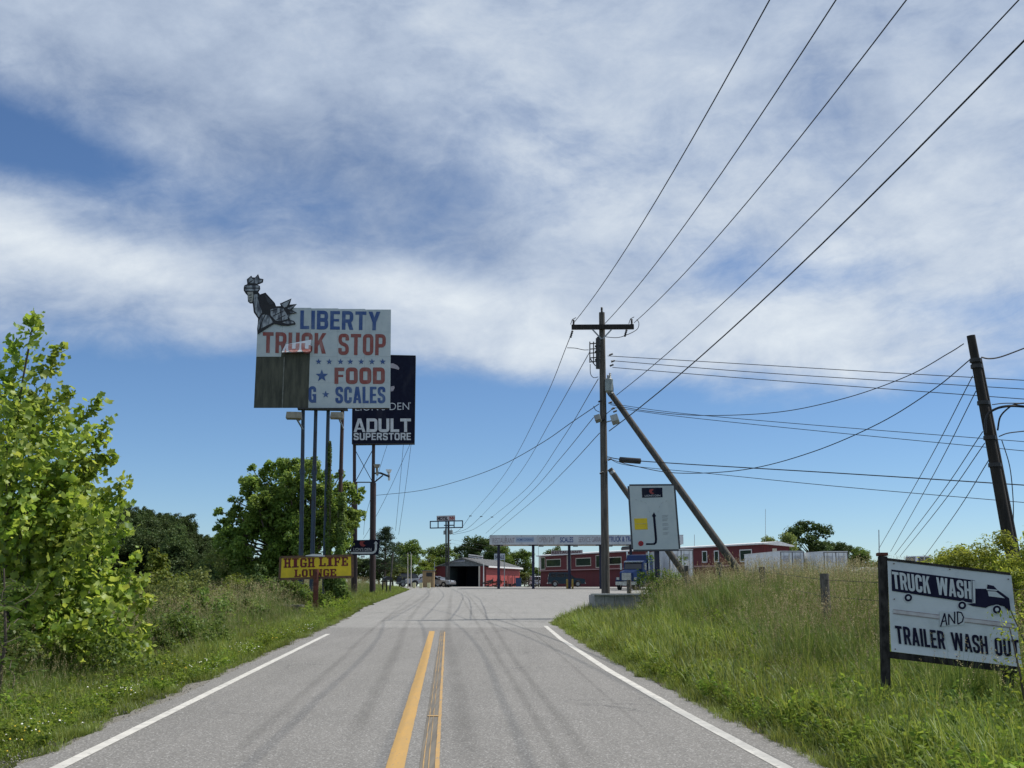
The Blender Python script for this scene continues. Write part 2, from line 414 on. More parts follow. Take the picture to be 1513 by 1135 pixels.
strip('gravel_shoulder', mat('shoulder_gravel', (.23, .215, .19), (.13, .12, .10), .95, scale=38, bump=.8, detail=8, dirt=(.33, .31, .28), dscale=20),
      -25, 41.5, .2, lambda Y: XLp(Y) - .14 + rag(-5, Y, .16), lambda Y: XRp(Y) + .12 + rag(5, Y, .12), -.012, 6)
strip('soil_verge', mat('dark_verge_soil', (.055, .045, .032), (.10, .085, .06), .95, scale=14, bump=.8, dirt=(.16, .14, .11), dscale=9),
      -25, 41.5, .12, lambda Y: XRp(Y) - .05 + rag(4, Y + 3, .05), lambda Y: XRp(Y) + .22, -.007, 4)
SEAM = 34.2
strip('road', M_asph, -25, SEAM, .1, lambda Y: XLp(Y) + rag(-4, Y, .07), lambda Y: XRp(Y) - .02 + rag(4, Y, .10), 0, 8)
strip('parking_lot', M_lot, SEAM, 260, .4, lambda Y: XLp(Y) + rag(-4, Y, .2), lambda Y: XRp(Y) + rag(4, Y, .2 if Y < 43 else 0), 0.0, 24)

# ------------------------------------------------------------------ painted lines
def paint(name, c, c2, wear, streak=None, under=(.17, .165, .155)):
    m, N, out = new_mat(name)
    p = N.n('ShaderNodeBsdfPrincipled'); N.t.links.new(p.outputs[0], out.inputs[0])
    tc = N.n('ShaderNodeTexCoord').outputs['Object']
    v = N.mapping(tc, rot=(0, 0, -SL), scl=streak or (1, 1, 1))
    a = N.ss(N.noise(v, 5, 6, .6), .3, .7)
    w = N.ss(N.noise(v, 16, 8, .75), wear, wear + .12)
    cc = N.mix(a, c4(c), c4(c2)); cc = N.mix(w, cc, c4(under))
    N.put(p.inputs['Base Color'], cc); p.inputs['Roughness'].default_value = .75
    b = N.n('ShaderNodeBump'); b.inputs['Strength'].default_value = .3; b.inputs['Distance'].default_value = .004
    N.put(b.inputs['Height'], N.noise(tc, 60, 3, .7)); N.put(p.inputs['Normal'], b.outputs[0])
    return m
M_wline = paint('worn_white_line', (.55, .53, .48), (.42, .405, .37), .56)
M_yline = paint('worn_yellow_line', (.43, .252, .066), (.38, .235, .075), .57, (2.2, .35, 1))
M_yline2 = paint('thin_yellow_line', (.42, .25, .08), (.34, .22, .09), .52, (2.2, .35, 1))
M_tar = paint('tar_seam', (.10, .088, .07), (.16, .14, .11), .6, (6, .12, 1), (.22, .20, .17))
def line(name, m, y0, y1, f, w, dz=.004):
    j = lambda Y, s: .006 * hn(s, Y, 2.3)
    return strip(name, m, y0, y1, .25, lambda Y: f(Y) - w / 2 + j(Y, 1), lambda Y: f(Y) + w / 2 + j(Y, 5), dz, 2)
line('edge_line', M_wline, -25, 30.5, lambda Y: XLw(Y) - .02, .12)
line('edge_line', M_wline, -25, 35.2, XRw, .13)
yc = lambda Y: -SL * (Y - 9.54)
line('centre_line', M_yline, -25, 32, lambda Y: -.985 + yc(Y), .155)
line('tar_strip', M_tar, -25, 32.4, lambda Y: -.712 + yc(Y) + .02 * smooth(Y, 10, 30), .135)
line('centre_line', M_yline2, -25, 31.5, lambda Y: -.630 + yc(Y) + .005 * smooth(Y, 10, 30), .036, .008)
line('centre_line', M_yline2, -25, 31, lambda Y: -.748 + yc(Y) + .02 * smooth(Y, 10, 30), .007, .008)
line('centre_line', M_yline2, -25, 31, lambda Y: -.703 + yc(Y) + .02 * smooth(Y, 10, 30), .006, .009)
strip('centre_line', M_yline2, 12.85, 12.95, .05, lambda Y: -.77 + yc(Y), lambda Y: -.64 + yc(Y), .0105, 2)
# rubbed tyre marks: soft, half transparent ribbons of rubber
m, N, out = new_mat('tyre_rubber_mark')
uvn = N.n('ShaderNodeUVMap'); sp = N.n('ShaderNodeSeparateXYZ'); N.t.links.new(uvn.outputs[0], sp.inputs[0])
tc = N.n('ShaderNodeTexCoord').outputs['Object']
edge = N.m('MULTIPLY', N.m('MULTIPLY', sp.outputs[0], N.m('SUBTRACT', 1.0, sp.outputs[0])), 4)
endf = N.m('MULTIPLY', N.ss(sp.outputs[1], 0, .12), N.ss(sp.outputs[1], 1, .85))
al = N.m('MULTIPLY', N.m('MULTIPLY', edge, endf), N.m('MULTIPLY_ADD', N.noise(tc, 1.0, 6, .7), 1.1, -.12), clamp=True)
d = N.n('ShaderNodeBsdfDiffuse'); d.inputs[0].default_value = (.05, .05, .05, 1)
tr = N.n('ShaderNodeBsdfTransparent'); mx = N.n('ShaderNodeMixShader')
N.put(mx.inputs[0], N.m('MULTIPLY', al, .22)); N.t.links.new(tr.outputs[0], mx.inputs[1]); N.t.links.new(d.outputs[0], mx.inputs[2]); N.t.links.new(mx.outputs[0], out.inputs[0])
M_mark = m
def groundpt(px, py):
    r = ray(px, py)
    lo, hi = 2.0, 170.0
    f = lambda Y: CAMZ + r.z / r.y * Y - roadz(Y)
    for _ in range(50):
        mid = (lo + hi) / 2
        if f(mid) > 0: lo = mid
        else: hi = mid
    return Vector((r.x / r.y * lo, lo, roadz(lo)))
def catmull(P, k=10):
    P = [Vector(p) for p in P]; Q = [P[0] * 2 - P[1]] + P + [P[-1] * 2 - P[-2]]; o = []
    for i in range(1, len(Q) - 2):
        a, b, c, d = Q[i - 1:i + 3]
        for j in range(k):
            t = j / k
            o.append(.5 * ((2 * b) + (c - a) * t + (2 * a - 5 * b + 4 * c - d) * t * t + (3 * b - a - 3 * c + d) * t ** 3))
    o.append(P[-1]); return o
def mark(pix, w, n=0, name='tyre_mark'):
    pts = catmull([groundpt(*p) for p in pix], 12); vs = []; fs = []; uv = []
    for i, p in enumerate(pts):
        d = (pts[min(i + 1, len(pts) - 1)] - pts[max(0, i - 1)]); d.z = 0; d.normalize(); s = Vector((d.y, -d.x, 0))
        for a in (-1, 0, 1): q = p + s * a * w / 2; vs.append((q.x, q.y, roadz(q.y) + .003 + .0006 * n)); uv.append(((a + 1) / 2, i / (len(pts) - 1)))
    for i in range(len(pts) - 1):
        for a in (0, 1): fs.append((i * 3 + a, i * 3 + a + 1, i * 3 + a + 4, i * 3 + a + 3))
    g = MB(); g.add(vs, fs); o = g.build(name, M_mark, fixn=False); tag(o, kind='structure')
    l = o.data.uv_layers.new(name='UVMap')
    for lp in o.data.loops: l.data[lp.index].uv = uv[lp.vertex_index]
    return o
for k, (pp, w) in enumerate([
    ([(845, 1150), (816, 1102), (734, 967), (700, 912), (676, 872)], .15),
    ([(890, 1150), (835, 1072), (757, 970), (715, 908), (684, 870)], .16),
    ([(698, 1150), (683, 1060), (668, 970), (662, 915), (668, 871)], .30),
    ([(509, 1109), (552, 1030), (585, 963), (612, 905), (641, 873)], .24),
    ([(345, 1115), (400, 1066), (509, 970), (560, 922), (622, 871)], .17),
    ([(560, 922), (596, 900), (625, 882), (640, 868)], .35),
    ([(1000, 1120), (880, 1015), (800, 945), (745, 905), (700, 875)], .08)]):
    mark(pp, w, k)
# ------------------------------------------------------------------ sign planes and lettering
class Plane:
    """a standing plane through a seen point, turned by yaw; maps photo points on it to its local x, z"""
    def __init__(s, px, py, Y, yaw=0.0, z=None, tilt=0.0):
        o = at(px, py, Y)
        if z is not None: o.z = z
        s.o = o; s.yaw = yaw
        s.M = Matrix.Translation(o) @ Matrix.Rotation(yaw, 4, 'Z') @ Matrix.Rotation(tilt, 4, 'X')
        s.I = s.M.inverted()
    def xz(s, px, py):
        r = ray(px, py); c = Vector((0, 0, CAMZ))
        a = s.I @ c; b = s.I.to_3x3() @ r
        t = -a.y / b.y
        h = a + b * t; return (h.x, h.z)
    def thing(s, name, label, cat, group=None):
        o = bpy.data.objects.new(name, None); col.objects.link(o); o.empty_display_size = .3
        o.matrix_world = s.M; MWD[o.name] = s.M.copy(); return tag(o, label, cat, group)
    def poly(s, pix): return [s.xz(*p) for p in pix]
_tc = {}
def glyphs(txt, bold=0.0, space=1.0):
    k = (txt, bold, space)
    if k in _tc: return _tc[k]
    cu = bpy.data.curves.new('txt', 'FONT'); cu.body = txt; cu.offset = bold; cu.space_character = space
    cu.resolution_u = 4
    o = bpy.data.objects.new('txt', cu); col.objects.link(o)
    bpy.context.view_layer.update()
    dg = bpy.context.evaluated_depsgraph_get()
    me = bpy.data.meshes.new_from_object(o.evaluated_get(dg))
    vs = [(v.co.x, v.co.y) for v in me.vertices]; fs = [tuple(p.vertices) for p in me.polygons]
    bpy.data.objects.remove(o); bpy.data.curves.remove(cu); bpy.data.meshes.remove(me)
    x0 = min(v[0] for v in vs); x1 = max(v[0] for v in vs); y0 = min(v[1] for v in vs); y1 = max(v[1] for v in vs)
    vs = [((x - x0) / (x1 - x0), (y - y0) / (y1 - y0)) for x, y in vs]
    _tc[k] = (vs, fs); return vs, fs
def flat_mesh(name, vs, fs, m, parent, y=-.012):
    me = bpy.data.meshes.new(name); me.from_pydata([(a, y, b) for a, b in vs], [], fs); me.materials.append(m)
    o = bpy.data.objects.new(name, me); col.objects.link(o); o.parent = parent; MWD[o.name] = mw(parent); return o
def text_quad(pl, parent, txt, quad, m, bold=.02, y=-.012, name='lettering', space=1.0):
    """quad = TL, TR, BR, BL in photo pixels"""
    vs, fs = glyphs(txt, bold, space); (a, b, c, d) = quad; out = []
    for u, v in vs:
        w = 1 - v
        px = (a[0] * (1 - u) + b[0] * u) * (1 - w) + (d[0] * (1 - u) + c[0] * u) * w
        py = (a[1] * (1 - u) + b[1] * u) * (1 - w) + (d[1] * (1 - u) + c[1] * u) * w
        out.append(pl.xz(px, py))
    return flat_mesh(name, out, fs, m, parent, y)
def text_px(pl, parent, txt, x0, y0, x1, y1, m, **k):
    return text_quad(pl, parent, txt, [(x0, y0), (x1, y0), (x1, y1), (x0, y1)], m, **k)
def dp(pl, y): return -.018 - (-y - .018) * .3 if getattr(pl, 'thin', False) and y < -.018 else y
def plate(pl, parent, name, pix, m, y0=-.01, y1=.0):
    y0, y1 = dp(pl, y0), dp(pl, y1)
    g = MB(); g.prism(pl.poly(pix), y0, y1); return g.build(name, m, parent)

def heavy_font(txt, t=.155, gap=.085, wide=.47, wordgap=.30):
    """heavy condensed sign-writer's capitals; pieces of one letter sit a hair apart in depth"""
    from mathutils.geometry import tessellate_polygon
    W = wide; h = t / 2; l, r, b, T = h, W - h, h * .92, 1 - h * .92
    out_v = []; out_f = []; out_k = []
    def poly(P, x0, k):
        i0 = len(out_v); out_v.extend([(x + x0, y) for x, y in P]); out_k.extend([k] * len(P))
        for tr_ in tessellate_polygon([[Vector((x, y, 0)) for x, y in P]]): out_f.append(tuple(i + i0 for i in tr_))
    def rnd_path(C, closed=False, Rr=.15):
        n = len(C); P = []
        for i, c in enumerate(C):
            if not closed and i in (0, n - 1): P.append(Vector(c)); continue
            c = Vector(c); a = Vector(C[i - 1]) - c; d = Vector(C[(i + 1) % n]) - c; q = min(Rr, a.length * .48, d.length * .48)
            p0 = c + a.normalized() * q; p1 = c + d.normalized() * q
            for s in range(6): u = s / 5; P.append(p0 * (1 - u) ** 2 + c * 2 * u * (1 - u) + p1 * u * u)
        return P
    def ribbon(C, x0, k, closed=False, Rr=.15, th=t):
        P = rnd_path(C, closed, Rr); n = len(P); L = []
        for i, p in enumerate(P):
            a = P[i - 1] if (i or closed) else p; d = P[(i + 1) % n] if (i < n - 1 or closed) else p
            u = (d - a).normalized(); nn = Vector((-u.y, u.x)); L.append((p + nn * th / 2, p - nn * th / 2))
        i0 = len(out_v)
        for a, c in L: out_v.extend([(a.x + x0, a.y), (c.x + x0, c.y)]); out_k.extend([k, k])
        m_ = n if closed else n - 1
        for i in range(m_): j = (i + 1) % n; out_f.append((i0 + 2 * i, i0 + 2 * i + 1, i0 + 2 * j + 1, i0 + 2 * j))
    rect = lambda x0, y0, x1, y1: [(x0, y0), (x1, y0), (x1, y1), (x0, y1)]
    x = 0
    for ch in txt:
        if ch == ' ': x += wordgap; continue
        w = W; A = []; Rb = []
        if ch == 'A': w = W * 1.08; c = w / 2; A = [[(0, 0), (t * .95, 0), (c + t * .42, 1), (c - t * .55, 1)], [(w, 0), (w - t * .95, 0), (c - t * .42, 1), (c + t * .55, 1)], rect(w * .2, .19, w * .8, .31)]
        elif ch == 'B': A = [rect(0, 0, t, 1)]; Rb = [[(.02, T), (r - .01, T), (r - .01, .52), (.02, .52)], [(.02, .50), (r, .50), (r, b), (.02, b)]]
        elif ch == 'C': Rb = [[(r, .64), (r, T), (l, T), (l, b), (r, b), (r, .36)]]
        elif ch == 'D': A = [rect(0, 0, t, 1)]; Rb = [[(.02, T), (r, T), (r, b), (.02, b)]]
        elif ch == 'E': w = W * .86; A = [rect(0, 0, t, 1), rect(t * .9, 0, w, t * .9), rect(t * .9, 1 - t * .9, w, 1), rect(t * .9, .44, w * .92, .57)]
        elif ch == 'F': w = W * .82; A = [rect(0, 0, t, 1), rect(t * .9, 1 - t * .9, w, 1), rect(t * .9, .42, w * .9, .56)]
        elif ch == 'G': A = [rect(W * .5, .40, W, .53), rect(W - t * .75, 0, W, .45)]; Rb = [[(r, .66), (r, T), (l, T), (l, b), (r, b), (r, .5)]]
        elif ch == 'H': A = [rect(0, 0, t, 1), rect(W - t, 0, W, 1), rect(t * .9, .43, W - t * .9, .57)]
        elif ch == 'I': w = t; A = [rect(0, 0, t, 1)]
        elif ch == 'K': w = W * 1.06; A = [rect(0, 0, t, 1), [(t * .9, .33), (t * .9, .58), (w - t * 1.1, 1), (w, 1)], [(t * 1.25, .56), (t * 1.9, .74), (w, 0), (w - t * 1.1, 0)]]
        elif ch == 'L': w = W * .8; A = [rect(0, 0, t, 1), rect(t * .9, 0, w, t * .9)]
        elif ch == 'O': Rb = [('c', [(l, b), (r, b), (r, T), (l, T)])]
        elif ch == 'P': A = [rect(0, 0, t, 1)]; Rb = [[(.02, T), (r, T), (r, .45), (.02, .45)]]
        elif ch == 'R': A = [rect(0, 0, t, 1), [(W * .42, .5), (W * .78, .5), (W * 1.03, 0), (W * .68, 0)]]; Rb = [[(.02, T), (r, T), (r, .47), (.02, .47)]]
        elif ch == 'S': Rb = [[(r, .68), (r, T), (l, T), (l, .56), (r, .44), (r, b), (l, b), (l, .32)]]
        elif ch == 'T': w = W * .98; c = w / 2; A = [rect(0, 1 - t * .95, w, 1), rect(c - h, 0, c + h, 1 - t * .9)]
        elif ch == 'U': Rb = [[(l, 1), (l, b), (r, b), (r, 1)]]
        elif ch == 'W':
            w = W * 1.62; q = t * .92; X_ = [0, w * .17, w * .415, w * .66, w - q]; Yv = [1, 0, 1, 0, 1]
            for i in range(4): A.append([(X_[i], Yv[i]), (X_[i] + q, Yv[i]), (X_[i + 1] + q, Yv[i + 1]), (X_[i + 1], Yv[i + 1])])
        elif ch == 'Y': w = W * 1.06; c = w / 2; A = [[(0, 1), (t * 1.1, 1), (c + h, .42), (c - h, .42)], [(w, 1), (w - t * 1.1, 1), (c - h, .42), (c + h, .42)], rect(c - h, 0, c + h, .44)]
        k = 0
        for P in A: poly(P, x, k); k += 1
        for P in Rb:
            if P[0] == 'c': ribbon(P[1], x, k, True)
            else: ribbon(P, x, k)
            k += 1
        x += w + gap
    x -= gap
    return [(a / x, b_) for a, b_ in out_v], out_f, out_k
def heavy(pl, parent, txt, quad, m, y=-.012, name='lettering', **kw):
    vs, fs, ks = heavy_font(txt, **kw); (a, b, c, d) = quad; out = []
    for (u, v), k in zip(vs, ks):
        w = 1 - v; px = (a[0] * (1 - u) + b[0] * u) * (1 - w) + (d[0] * (1 - u) + c[0] * u) * w
        py = (a[1] * (1 - u) + b[1] * u) * (1 - w) + (d[1] * (1 - u) + c[1] * u) * w
        x, z = pl.xz(px, py); out.append((x, dp(pl, y) - .0004 * k, z))
    me = bpy.data.meshes.new(name); me.from_pydata(out, [], fs); me.materials.append(m)
    o = bpy.data.objects.new(name, me); col.objects.link(o); o.parent = parent; MWD[o.name] = mw(parent); return o
def heavy_px(pl, parent, txt, x0, y0, x1, y1, m, **k): return heavy(pl, parent, txt, [(x0, y0), (x1, y0), (x1, y1), (x0, y1)], m, **k)
def star(pl, parent, cx, cy, r, m, y=-.014):
    P = []
    for k in range(10):
        a = math.pi / 2 + k * math.pi / 5; q = r if k % 2 == 0 else r * .42
        P.append((cx + q * math.cos(a), cy - q * math.sin(a)))
    return plate(pl, parent, 'star', P, m, y, y + .006)
def Z1(x, y): return (340 + x / 5.043, 390 + y / 5.043)      # photo-measuring scales
def Z2(x, y): return (340 + x / 3.783, 590 + y / 3.783)

# ------------------------------------------------------------------ the tall truck stop billboard
PB = Plane(478, 603, 60, R(6))
bb = PB.thing('billboard', 'tall white roadside billboard reading LIBERTY TRUCK STOP on four thin poles', 'billboard')
xe = [382.0, 418.6, 460.2, 500, 540, 577.8]
def seam(x0, y0, x1, y1, m=M_panel, d=.0, nm='panel'):
    g_ = .07
    def L(px, py):   # billboard's slight perspective: left edge leans
        k = (py - 455) / 148; return (px - (k * 7.0) * (1 - (px - 382) / 196) - k * 1.2 * ((px - 382) / 196), py)
    return plate(PB, bb, nm, [L(x0 + g_, y0 + g_), L(x1 - g_, y0 + g_), L(x1 - g_, y1 - g_), L(x0 + g_, y1 - g_)], m, -.05 - d, 0)
for i in range(5):
    seam(xe[i], 454.3 + .85 * i, xe[i + 1], 491, d=.004 * (i % 2))
for i in range(5):
    if i == 1: seam(xe[i], 491, xe[i + 1], 509, d=.0)
    else: seam(xe[i], 491, xe[i + 1], 527.5 if i != 3 else 529, d=.003 * ((i + 1) % 2))
for i in range(2, 5):
    seam(xe[i], 527.5 if i != 3 else 529, xe[i + 1], 566, d=.004 * (i % 2)); seam(xe[i], 566, xe[i + 1], 603, d=.003 * ((i + 1) % 2))
p_ = seam(382, 527.5, 419.5, 603, M_plywood, -.03, 'plywood_sheet'); p_ = seam(419.5, 522, 461, 603, M_plywood, -.028, 'plywood_sheet')
g = MB(); (xa, za), (xb, zb) = PB.xz(417.3, 603), PB.xz(419.3, 528); g.box(min(xa, xb) - .0, min(xa, xb) + .06, -.045, -.03, za, zb); g.build('batten', mat('pale_batten', (.20, .205, .18), (.13, .135, .115), .9, scale=4), bb)
# torn panel: its lower half bends out and catches the sun
g = MB(); a = PB.xz(422.0, 509.4); b = PB.xz(460.2, 502.3); c = PB.xz(458.5, 521.5); d = PB.xz(417.6, 522.9)
n = 8; vs = []
for i in range(n + 1):
    t = i / n
    for (p0, p1) in ((a, d), (b, c)):
        vs.append((p0[0] + (p1[0] - p0[0]) * t, -.078 - .40 * t, p0[1] + (p1[1] - p0[1]) * t))
g.add(vs, [(2 * i, 2 * i + 1, 2 * i + 3, 2 * i + 2) for i in range(n)])
v2 = [(x, y + .03, z - .03) for x, y, z in vs]; g.add(v2, [(2 * i + 2, 2 * i + 3, 2 * i + 1, 2 * i) for i in range(n)])
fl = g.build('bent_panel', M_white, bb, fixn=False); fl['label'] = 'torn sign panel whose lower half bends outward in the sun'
# its piece of lettering follows the bend
vs, fs, _k = heavy_font('TRUCK', wide=.55, t=.18, gap=.10)
def bent_text():
    out = []; keep = []
    A, B, C, D = (388.6, 491.5), (482.4, 493), (481.5, 523.3), (388, 522)
    import bmesh
    bm = bmesh.new(); bvs = [bm.verts.new((u, v, 0)) for u, v in vs]
    for f in fs:
        try: bm.faces.new([bvs[i] for i in f])
        except ValueError: pass
    for k in range(1, 9):
        bmesh.ops.bisect_plane(bm, geom=bm.verts[:] + bm.edges[:] + bm.faces[:], plane_co=(0, k * .07, 0), plane_no=(0, 1, 0))
    lo = (422 - 388.6) / 93.6; hi = (459.8 - 388.6) / 93.6
    for co, no in (((lo, 0, 0), (-1, 0, 0)), ((hi, 0, 0), (1, 0, 0)), ((0, .40, 0), (-.12, 1, 0))):
        bmesh.ops.bisect_plane(bm, geom=bm.verts[:] + bm.edges[:] + bm.faces[:], plane_co=co, plane_no=no, clear_outer=True)
    bm.verts.index_update(); res = []
    for v in bm.verts:
        px = 388.6 + v.co.x * 93.6; py = 491.8 + (1 - v.co.y) * 31
        x, z = PB.xz(px, py); top = 509.4 - (px - 422) * .186; t = max(0, min(1, (py - top) / (522 - top)))
        res.append((x, -.082 - .40 * t - .012, z))
    fc = [tuple(v.index for v in f.verts) for f in bm.faces]
    me = bpy.data.meshes.new('lettering'); me.from_pydata(res, [], fc); me.materials.append(M_redl2)
    o = bpy.data.objects.new('lettering', me); col.objects.link(o); o.parent = fl; bm.free()
M_redl2 = mat('red_print_sunlit_copy', (.42, .14, .11), (.5, .28, .25), .6, scale=3, bump=0)  # lighter copy of the faded red print; sunlight put into its colour
bent_text()
heavy(PB, bb, 'LIBERTY', [(444, 459.2), (562.2, 461.2), (561.6, 488.6), (443.6, 486.6)], M_bluel, wide=.60, t=.19, gap=.11, y=-.066)
heavy(PB, bb, 'TRUCK', [(388.6, 491.2), (482.4, 492.7), (481.5, 523), (388, 521.8)], M_redl, wide=.55, t=.18, gap=.10, y=-.066)
heavy(PB, bb, 'STOP', [(500.3, 493.5), (570.2, 494.5), (569.8, 525.5), (499.8, 524.6)], M_redl, wide=.52, t=.17, gap=.09, y=-.066)
for x in (470.9, 486.7, 503.2, 517.5, 533.7, 549.6, 565.5): star(PB, bb, x, 534.9, 4.7, M_bluel, -.068)
star(PB, bb, 475.6, 555.8, 9.6, M_bluel, -.068); star(PB, bb, 481.3, 583.2, 5.6, M_bluel, -.068)
heavy_px(PB, bb, 'FOOD', 494.3, 543.6, 568.6, 567.6, M_redl, wide=.74, t=.24, gap=.10, y=-.066)
heavy_px(PB, bb, 'G', 456.2, 571.2, 467.3, 595.4, M_bluel, wide=.50, t=.19, y=-.066)
heavy_px(PB, bb, 'SCALES', 495.6, 571.8, 569.4, 596.2, M_bluel, wide=.48, t=.18, gap=.07, y=-.066)
# the cut-out figure riding the top left corner
M_ink = mat('cutout_black', (.012, .013, .016), (.02, .02, .024), .6, scale=5, bump=0)
M_gr = mat('cutout_grey_paint', (.34, .37, .40), (.07, .08, .10), .6, scale=2.4, stretch=(2.2, 1, .6), lo=.4, hi=.6, bump=0)
M_fist = mat('cutout_bone_paint', (.40, .40, .36), (.27, .27, .25), .6, scale=5, bump=0)
S_ = [(103,185),(108,165),(130,155),(126,120),(160,92),(168,105),(188,106),(211,80),(222,112),(250,118),(246,142),(205,160),(224,168),(226,190),(212,215),(225,232),(265,218),(335,295),(345,320),(380,318),(372,300),(458,262),(445,308),(498,303),(460,345),(498,368),(448,378),(440,400),(450,422),(478,430),(490,452),(430,465),(380,462),(330,448),(205,528),(203,490),(212,415),(178,365),(170,298),(150,298),(135,285),(132,240),(118,225),(104,205)]
Zp = lambda L: [Z1(*q) for q in L]
cut = plate(PB, bb, 'statue_cutout', Zp(S_), M_ink, -.13, -.07)
cut['label'] = 'cut-out figure with raised torch and spiked crown on the corner'
def sub(name, L, m, d=.012): return plate(PB, cut, name, Zp(L), m, -.13 - d, -.131)
sub('flame', [(136,148),(134,125),(158,102),(166,116),(180,118)], M_gr); sub('flame', [(150,148),(185,118),(208,92),(216,120),(240,124),(236,138),(200,152),(175,150)], M_gr)
sub('torch_rim', [(112,172),(125,166),(205,166),(220,174),(214,182),(120,182)], M_gr); sub('torch_cup', [(110,190),(218,190),(206,206),(116,206)], M_gr)
sub('fist', [(130,215),(172,212),(176,240),(168,290),(150,290),(138,270),(136,240)], M_fist)
for L in ([(140,236),(162,232),(162,238),(140,242)], [(142,256),(164,252),(164,257),(143,262)], [(146,274),(162,272),(162,276),(147,279)]): sub('crease', L, M_ink, .016)
sub('arm', [(180,232),(206,232),(222,300),(240,368),(216,402),(190,360),(178,295)], M_gr)
sub('robe', [(238,386),(262,380),(240,425),(222,470),(212,500),(213,440)], M_gr); sub('robe', [(268,384),(290,388),(322,440),(232,486),(240,440)], M_gr)
sub('sleeve', [(300,345),(345,332),(398,338),(425,382),(432,415),(372,432),(340,425),(305,388)], M_gr)
sub('sleeve', [(262,236),(300,268),(326,300),(300,312),(276,280)], mat('cutout_dark_grey', (.05, .055, .065), (.03, .032, .04), .6, scale=4, bump=0))
for L in ([(306,352),(352,340),(354,345),(308,358)], [(318,392),(404,350),(406,355),(320,398)], [(345,420),(412,384),(414,389),(349,425)], [(372,340),(384,428),(390,427),(378,338)], [(212,250),(232,330),(228,332),(206,255)]): sub('fold', L, M_ink, .016)
for L in ([(384,306),(449,272),(424,322),(404,330)], [(428,336),(487,310),(448,346)], [(446,358),(486,366),(448,371)], [(432,384),(444,380),(436,404),(424,400)]): sub('crown_spike', L, M_gr)
sub('crown_band', [(392,440),(430,428),(474,436),(478,446),(420,450)], M_gr)
# steel behind the panels, then the four poles
g = MB(); g.prism(PB.poly([(382.8, 455.5), (577, 459), (575.2, 602), (376, 602)]), .004, .016); g.build('backing_board', M_plywood, bb)
g = MB()
for py in (470, 500, 540, 580, 600):
    (xa, za), (xb, zb) = PB.xz(386, py), PB.xz(574, py); g.box(xa, xb, .02, .14, za - .05, za + .05)
g.build('frame', M_polerust, bb)
g = MB(); (xa, za), (xb, zb) = PB.xz(440, 604), PB.xz(514, 604); g.box(xa, xb, -.2, .3, za - .05, za + .03); g.build('beam', M_black, bb)
poles = [((447.4, 604), (443.2, 890), M_polepaint), ((466.2, 604), (459.2, 890), M_polepaint), ((484.6, 604), (478.4, 890), M_polepaint), ((505.8, 604), (498.3, 890), M_polerust)]
for (a, b, m_) in poles:
    (x0, z0), (x1, z1) = PB.xz(*a), PB.xz(*b); g = MB()
    g.tube([(x0, .28, z0 + 4.5), (x0, .28, z0), ((x0 + x1) / 2, .28, (z0 + z1) / 2), (x1, .28, z1 - .6)], [.085, .10, .115, .13], 12)
    zz = z0 + (z1 - z0) * .33; g.tube([(x0 + (x1 - x0) * .33, .28, zz + .12), (x0 + (x1 - x0) * .33, .28, zz - .12)], .15, 12)
    g.build('pole', m_, bb, smooth=True)
M_lamp = mat('floodlight_tan', (.34, .31, .24), (.22, .2, .16), .6, scale=4)
for (a, b, s0, s1) in (((425, 609.8), (447, 621.7), (439.5, 621.5), (447, 633.6)), ((489.4, 610.2), (508.5, 621.2), (501.5, 621), (507.5, 633.6))):
    (x0, z0), (x1, z1) = PB.xz(*a), PB.xz(*b); g = MB()
    g.add([(x0, -1.0, z1), (x1, -1.0, z1), (x1, -.25, z1), (x0, -.25, z1), (x0 + .04, -1.0, z0 - .1), (x1 - .04, -1.0, z0 - .1), (x1 - .04, -.25, z0), (x0 + .04, -.25, z0)],
          [(0, 1, 2, 3), (4, 7, 6, 5), (0, 4, 5, 1), (1, 5, 6, 2), (2, 6, 7, 3), (3, 7, 4, 0)])
    f_ = g.build('floodlight', M_lamp, bb)
    (x2, z2), (x3, z3) = PB.xz(*s0), PB.xz(*s1); g = MB(); g.beam((x2, -.6, z2 + .02), (x3, .2, z3), .07); g.beam((x2, -.6, z2 + .05), (x2 + .1, .25, z2 + .05), .06)
    g.build('bracket', M_steel, f_)

# ------------------------------------------------------------------ dark sign behind it
PL_ = Plane(568, 656, 84, R(3))
ld = PL_.thing('pylon_sign', 'tall dark navy sign reading ADULT SUPERSTORE on two braced posts', 'sign')
g = MB(); g.prism(PL_.poly([(521.6, 524), (614.0, 526), (612.3, 655.3), (520.4, 656.4)]), -.03, .85); g.build('cabinet', M_navy, ld)
g = MB(); q = PL_.poly([(521.6, 524), (614.0, 526), (612.3, 655.3), (520.4, 656.4)])
for i in range(4):
    a, b = q[i], q[(i + 1) % 4]; g.beam((a[0], -.05, a[1]), (b[0], -.05, b[1]), .07, .05)
g.build('edge_trim', M_steel if False else M_black, ld)
text_quad(PL_, ld, "LION'S DEN", [(525.2, 596), (604.5, 594.4), (604.5, 605.6), (525.2, 607.2)], M_greyletter, bold=-.008, y=-.04)
text_px(PL_, ld, '®', 604.8, 594.2, 607.2, 596.6, M_greyletter, bold=0, y=-.04)
heavy_px(PL_, ld, 'ADULT', 522.6, 618.6, 607.2, 638.6, M_greyletter, wide=.80, t=.22, gap=.08, y=-.04)
heavy_px(PL_, ld, 'SUPERSTORE', 522.6, 639.8, 607.2, 650.4, M_greyletter, wide=.72, t=.2, gap=.12, y=-.04)
M_fl = mat('pale_logo', (.42, .38, .42), (.33, .30, .34), .5, bump=0)
for L in ([(1196,742),(1215,742),(1245,757),(1262,778),(1256,790),(1230,782),(1196,775)], [(1196,915),(1222,910),(1226,925),(1214,948),(1196,952)]):
    plate(PL_, ld, 'logo', Zp(L), M_fl, -.045, -.031)
